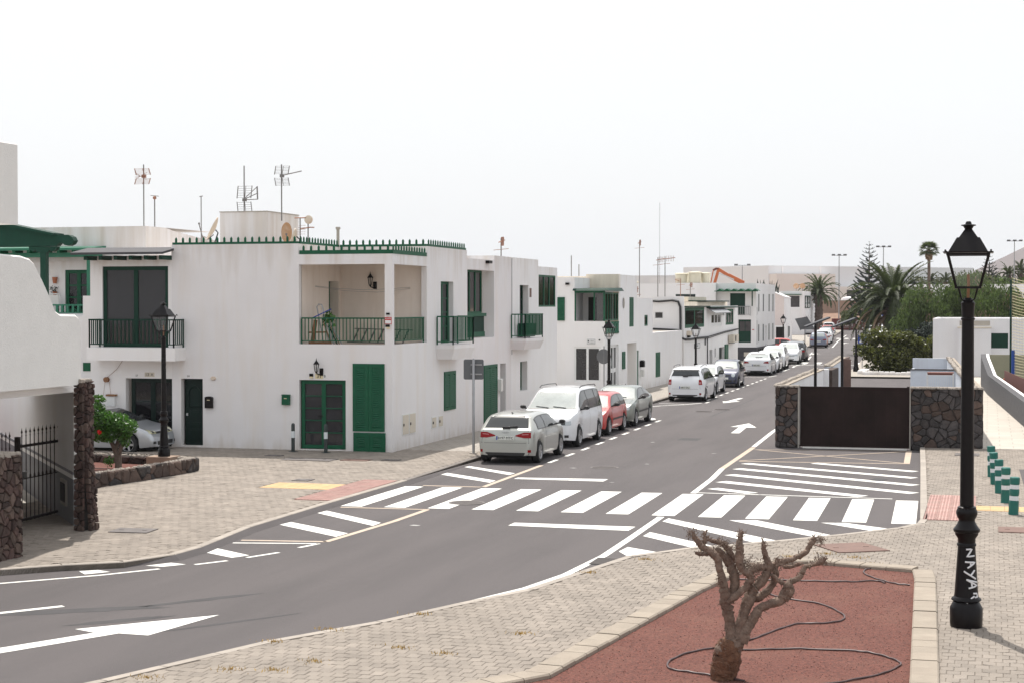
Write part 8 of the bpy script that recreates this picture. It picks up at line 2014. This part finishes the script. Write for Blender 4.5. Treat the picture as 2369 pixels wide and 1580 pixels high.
# mass of feathery trees behind the white house: five big trees
for i, (x,y,h,rx,n,lab) in enumerate(((11.9,92,5.7,2.3,9000,'leftmost feathery green tree, right next to the big palm'),(14.6,96,6.55,2.7,11000,'feathery green tree left of the big lamp column'),(18.0,93,6.1,2.7,11000,'feathery green tree right of the big lamp column'),(21.4,90,6.3,2.6,9000,'rightmost feathery green tree behind the sports net'),(16.2,106,7.1,3.0,9000,'feathery green tree set back behind the others'),(24.0,104,7.2,3.0,6000,'feathery green tree at the far right edge'))):
    tree(lab, x, y, h, (rx,rx,2.5), n, 'leaf_tree', .26, 70+i, 'feathery trees behind the flat-roofed house', droop=1, cz=h-2.4, dry=500)
for i, (x,y,h,rx,rz_,lab,lm) in enumerate(((12.4,88,3.0,1.7,1.5,'dark shrubby undergrowth between palm and white house','leaf_dark'),(11.0,97,2.8,1.8,1.4,'shadowy shrub at the foot of the big palm','leaf_dark'),(13.6,80,2.2,1.2,1.1,'grey-green twiggy shrub beside the flat-roofed house','leaf_olive'),(12.6,72,1.9,1.0,.9,'pale twiggy shrub right behind the dark bush','leaf_olive'))):
    tree(lab, x, y, h, (rx,rx,rz_), 4200, lm, .2, 90+i, None, name='shrub', trunk=.06)
for i, (x,y,h,rx,rz_,lm,lab) in enumerate(((2.2,235,6.8,3.2,3.2,'leaf_tree','green tree at the street end, left of the big palm'),(-3.2,255,6.6,1.6,1.5,'leaf_tree','small round tree in front of the warehouse wall'),(-5.6,244,3.6,1.7,1.3,'leaf_olive','dry brownish bush on the earth bank'),(5.5,225,5.2,3.0,2.6,'leaf_dark','dark tree behind the big palm trunk'),(0.4,240,4.4,2.5,2.2,'leaf_dark','dark bushy tree above the dark red wall'))):
    tree(lab, x, y, h, (rx,rx,rz_), 3500, lm, .42, 100+i, 'trees at the end of the street')
# skyline trees
r = rng(120)
for i, (x,y,h,rx,lm) in enumerate(((11.5,250,9.0,3.6,'leaf_olive'),(14.5,245,10.2,3.8,'leaf_olive'),(7,262,9.0,3.5,'leaf_dark'),(19,255,9.6,4,'leaf_tree'),(23.5,250,9.0,4,'leaf_tree'),(29,245,9.8,4,'leaf_olive'),(34,255,9.2,5,'leaf_tree'),(4,270,9.0,3.2,'leaf_dark'))):
    tree(('%s rounded tree %s' % (('olive','taller olive','dark','green','low green','greyish','wide green','small dark')[i], ('left of the small distant pine','under the small distant pine','behind the long pale roof','seen through the lantern of the big lamp','right of the big lantern','below the hill slope','at the far right skyline','left of the fan palm on the skyline')[i])), x, y, h, (rx,rx,3.0), 2600, lm, .5, 130+i, 'skyline trees')
for i, (x,y,h) in enumerate(((20.5,262,11.2),(22.6,266,11.8),(26.0,262,10.6),(18.3,270,9.8),(28.4,270,11.0),(6.6,280,10.0),(9.2,284,10.2))):
    palm(('shaggy far palm %s' % ('left of the tall floodlight mast','just beside the tall floodlight mast','at the right edge of the skyline','seen through the big lantern','beyond the tall floodlight mast, farthest right','right of the fan palm, left of two','right of the fan palm, right of two')[i]), x, y, h-1.6, 2.6, 22, 150+i, .35, 'far palms on the skyline', dead=5)
fw = MB(); leaves(fw, r, [(x, 320+r.uniform(-8,8), 5.5+r.uniform(0,2), 7, 5, 3.2) for x in range(-8,60,5)], 9000, .8); o = fw.build('far_wood', M['leaf_olive']); o['kind'] = 'stuff'; o['label'] = 'hazy band of far trees along the skyline below the hill'; o['category'] = 'wood'
# agave on roof terrace
t = thing('agave', 'dark spiky agave on the roof terrace beyond the slit-window house', 'plant', (-6.4,140,5.8)); r = rng(6); mb = MB()
for k in range(16):
    a = r.uniform(0,6.28); l = r.uniform(.9,1.9); c = Vector((-6.6+.16*k-1,140,5.6)); d = Vector((math.cos(a)*.3,math.sin(a)*.3,1)).normalized(); mb.tube([c, c+d*l*.5, c+d*l], [.09,.07,.005], 4)
mb.build('leaves', M['leaf_dark'], t)
for i, x in enumerate((-9.5,-8.6)):
    t = thing('satellite_dish', ('left' if i == 0 else 'right')+' one of two small brownish dishes on the far balcony block roof', 'satellite dish', (x,196,6.6), 0, 'two far roof dishes'); mb = MB(); mb.tube([(x,197,7.0),(x,197.06,7.02)], .42, 16); mb.build('reflector', M['dish_rust'], t); MB().bar((x,197.1,6.2),(x,197.1,6.9),.06).build('bracket', M['antenna'], t)
# ------------------------------------------------------------ dusty air
hz = bpy.data.materials.new('dusty_air'); hz.use_nodes = True
n = hz.node_tree.nodes; n.clear(); ho = n.new('ShaderNodeOutputMaterial'); pv = n.new('ShaderNodeVolumePrincipled')
pv.inputs['Color'].default_value = (.93,.95,1.0,1); pv.inputs['Density'].default_value = .00010; pv.inputs['Anisotropy'].default_value = .1
hz.node_tree.links.new(pv.outputs['Volume'], ho.inputs['Volume'])
hb = MB().box(-4100,4100,-320,7100,-4,175).build('haze', hz); hb['kind'] = 'stuff'; hb['label'] = 'thin dusty haze in the air'; hb['category'] = 'haze'
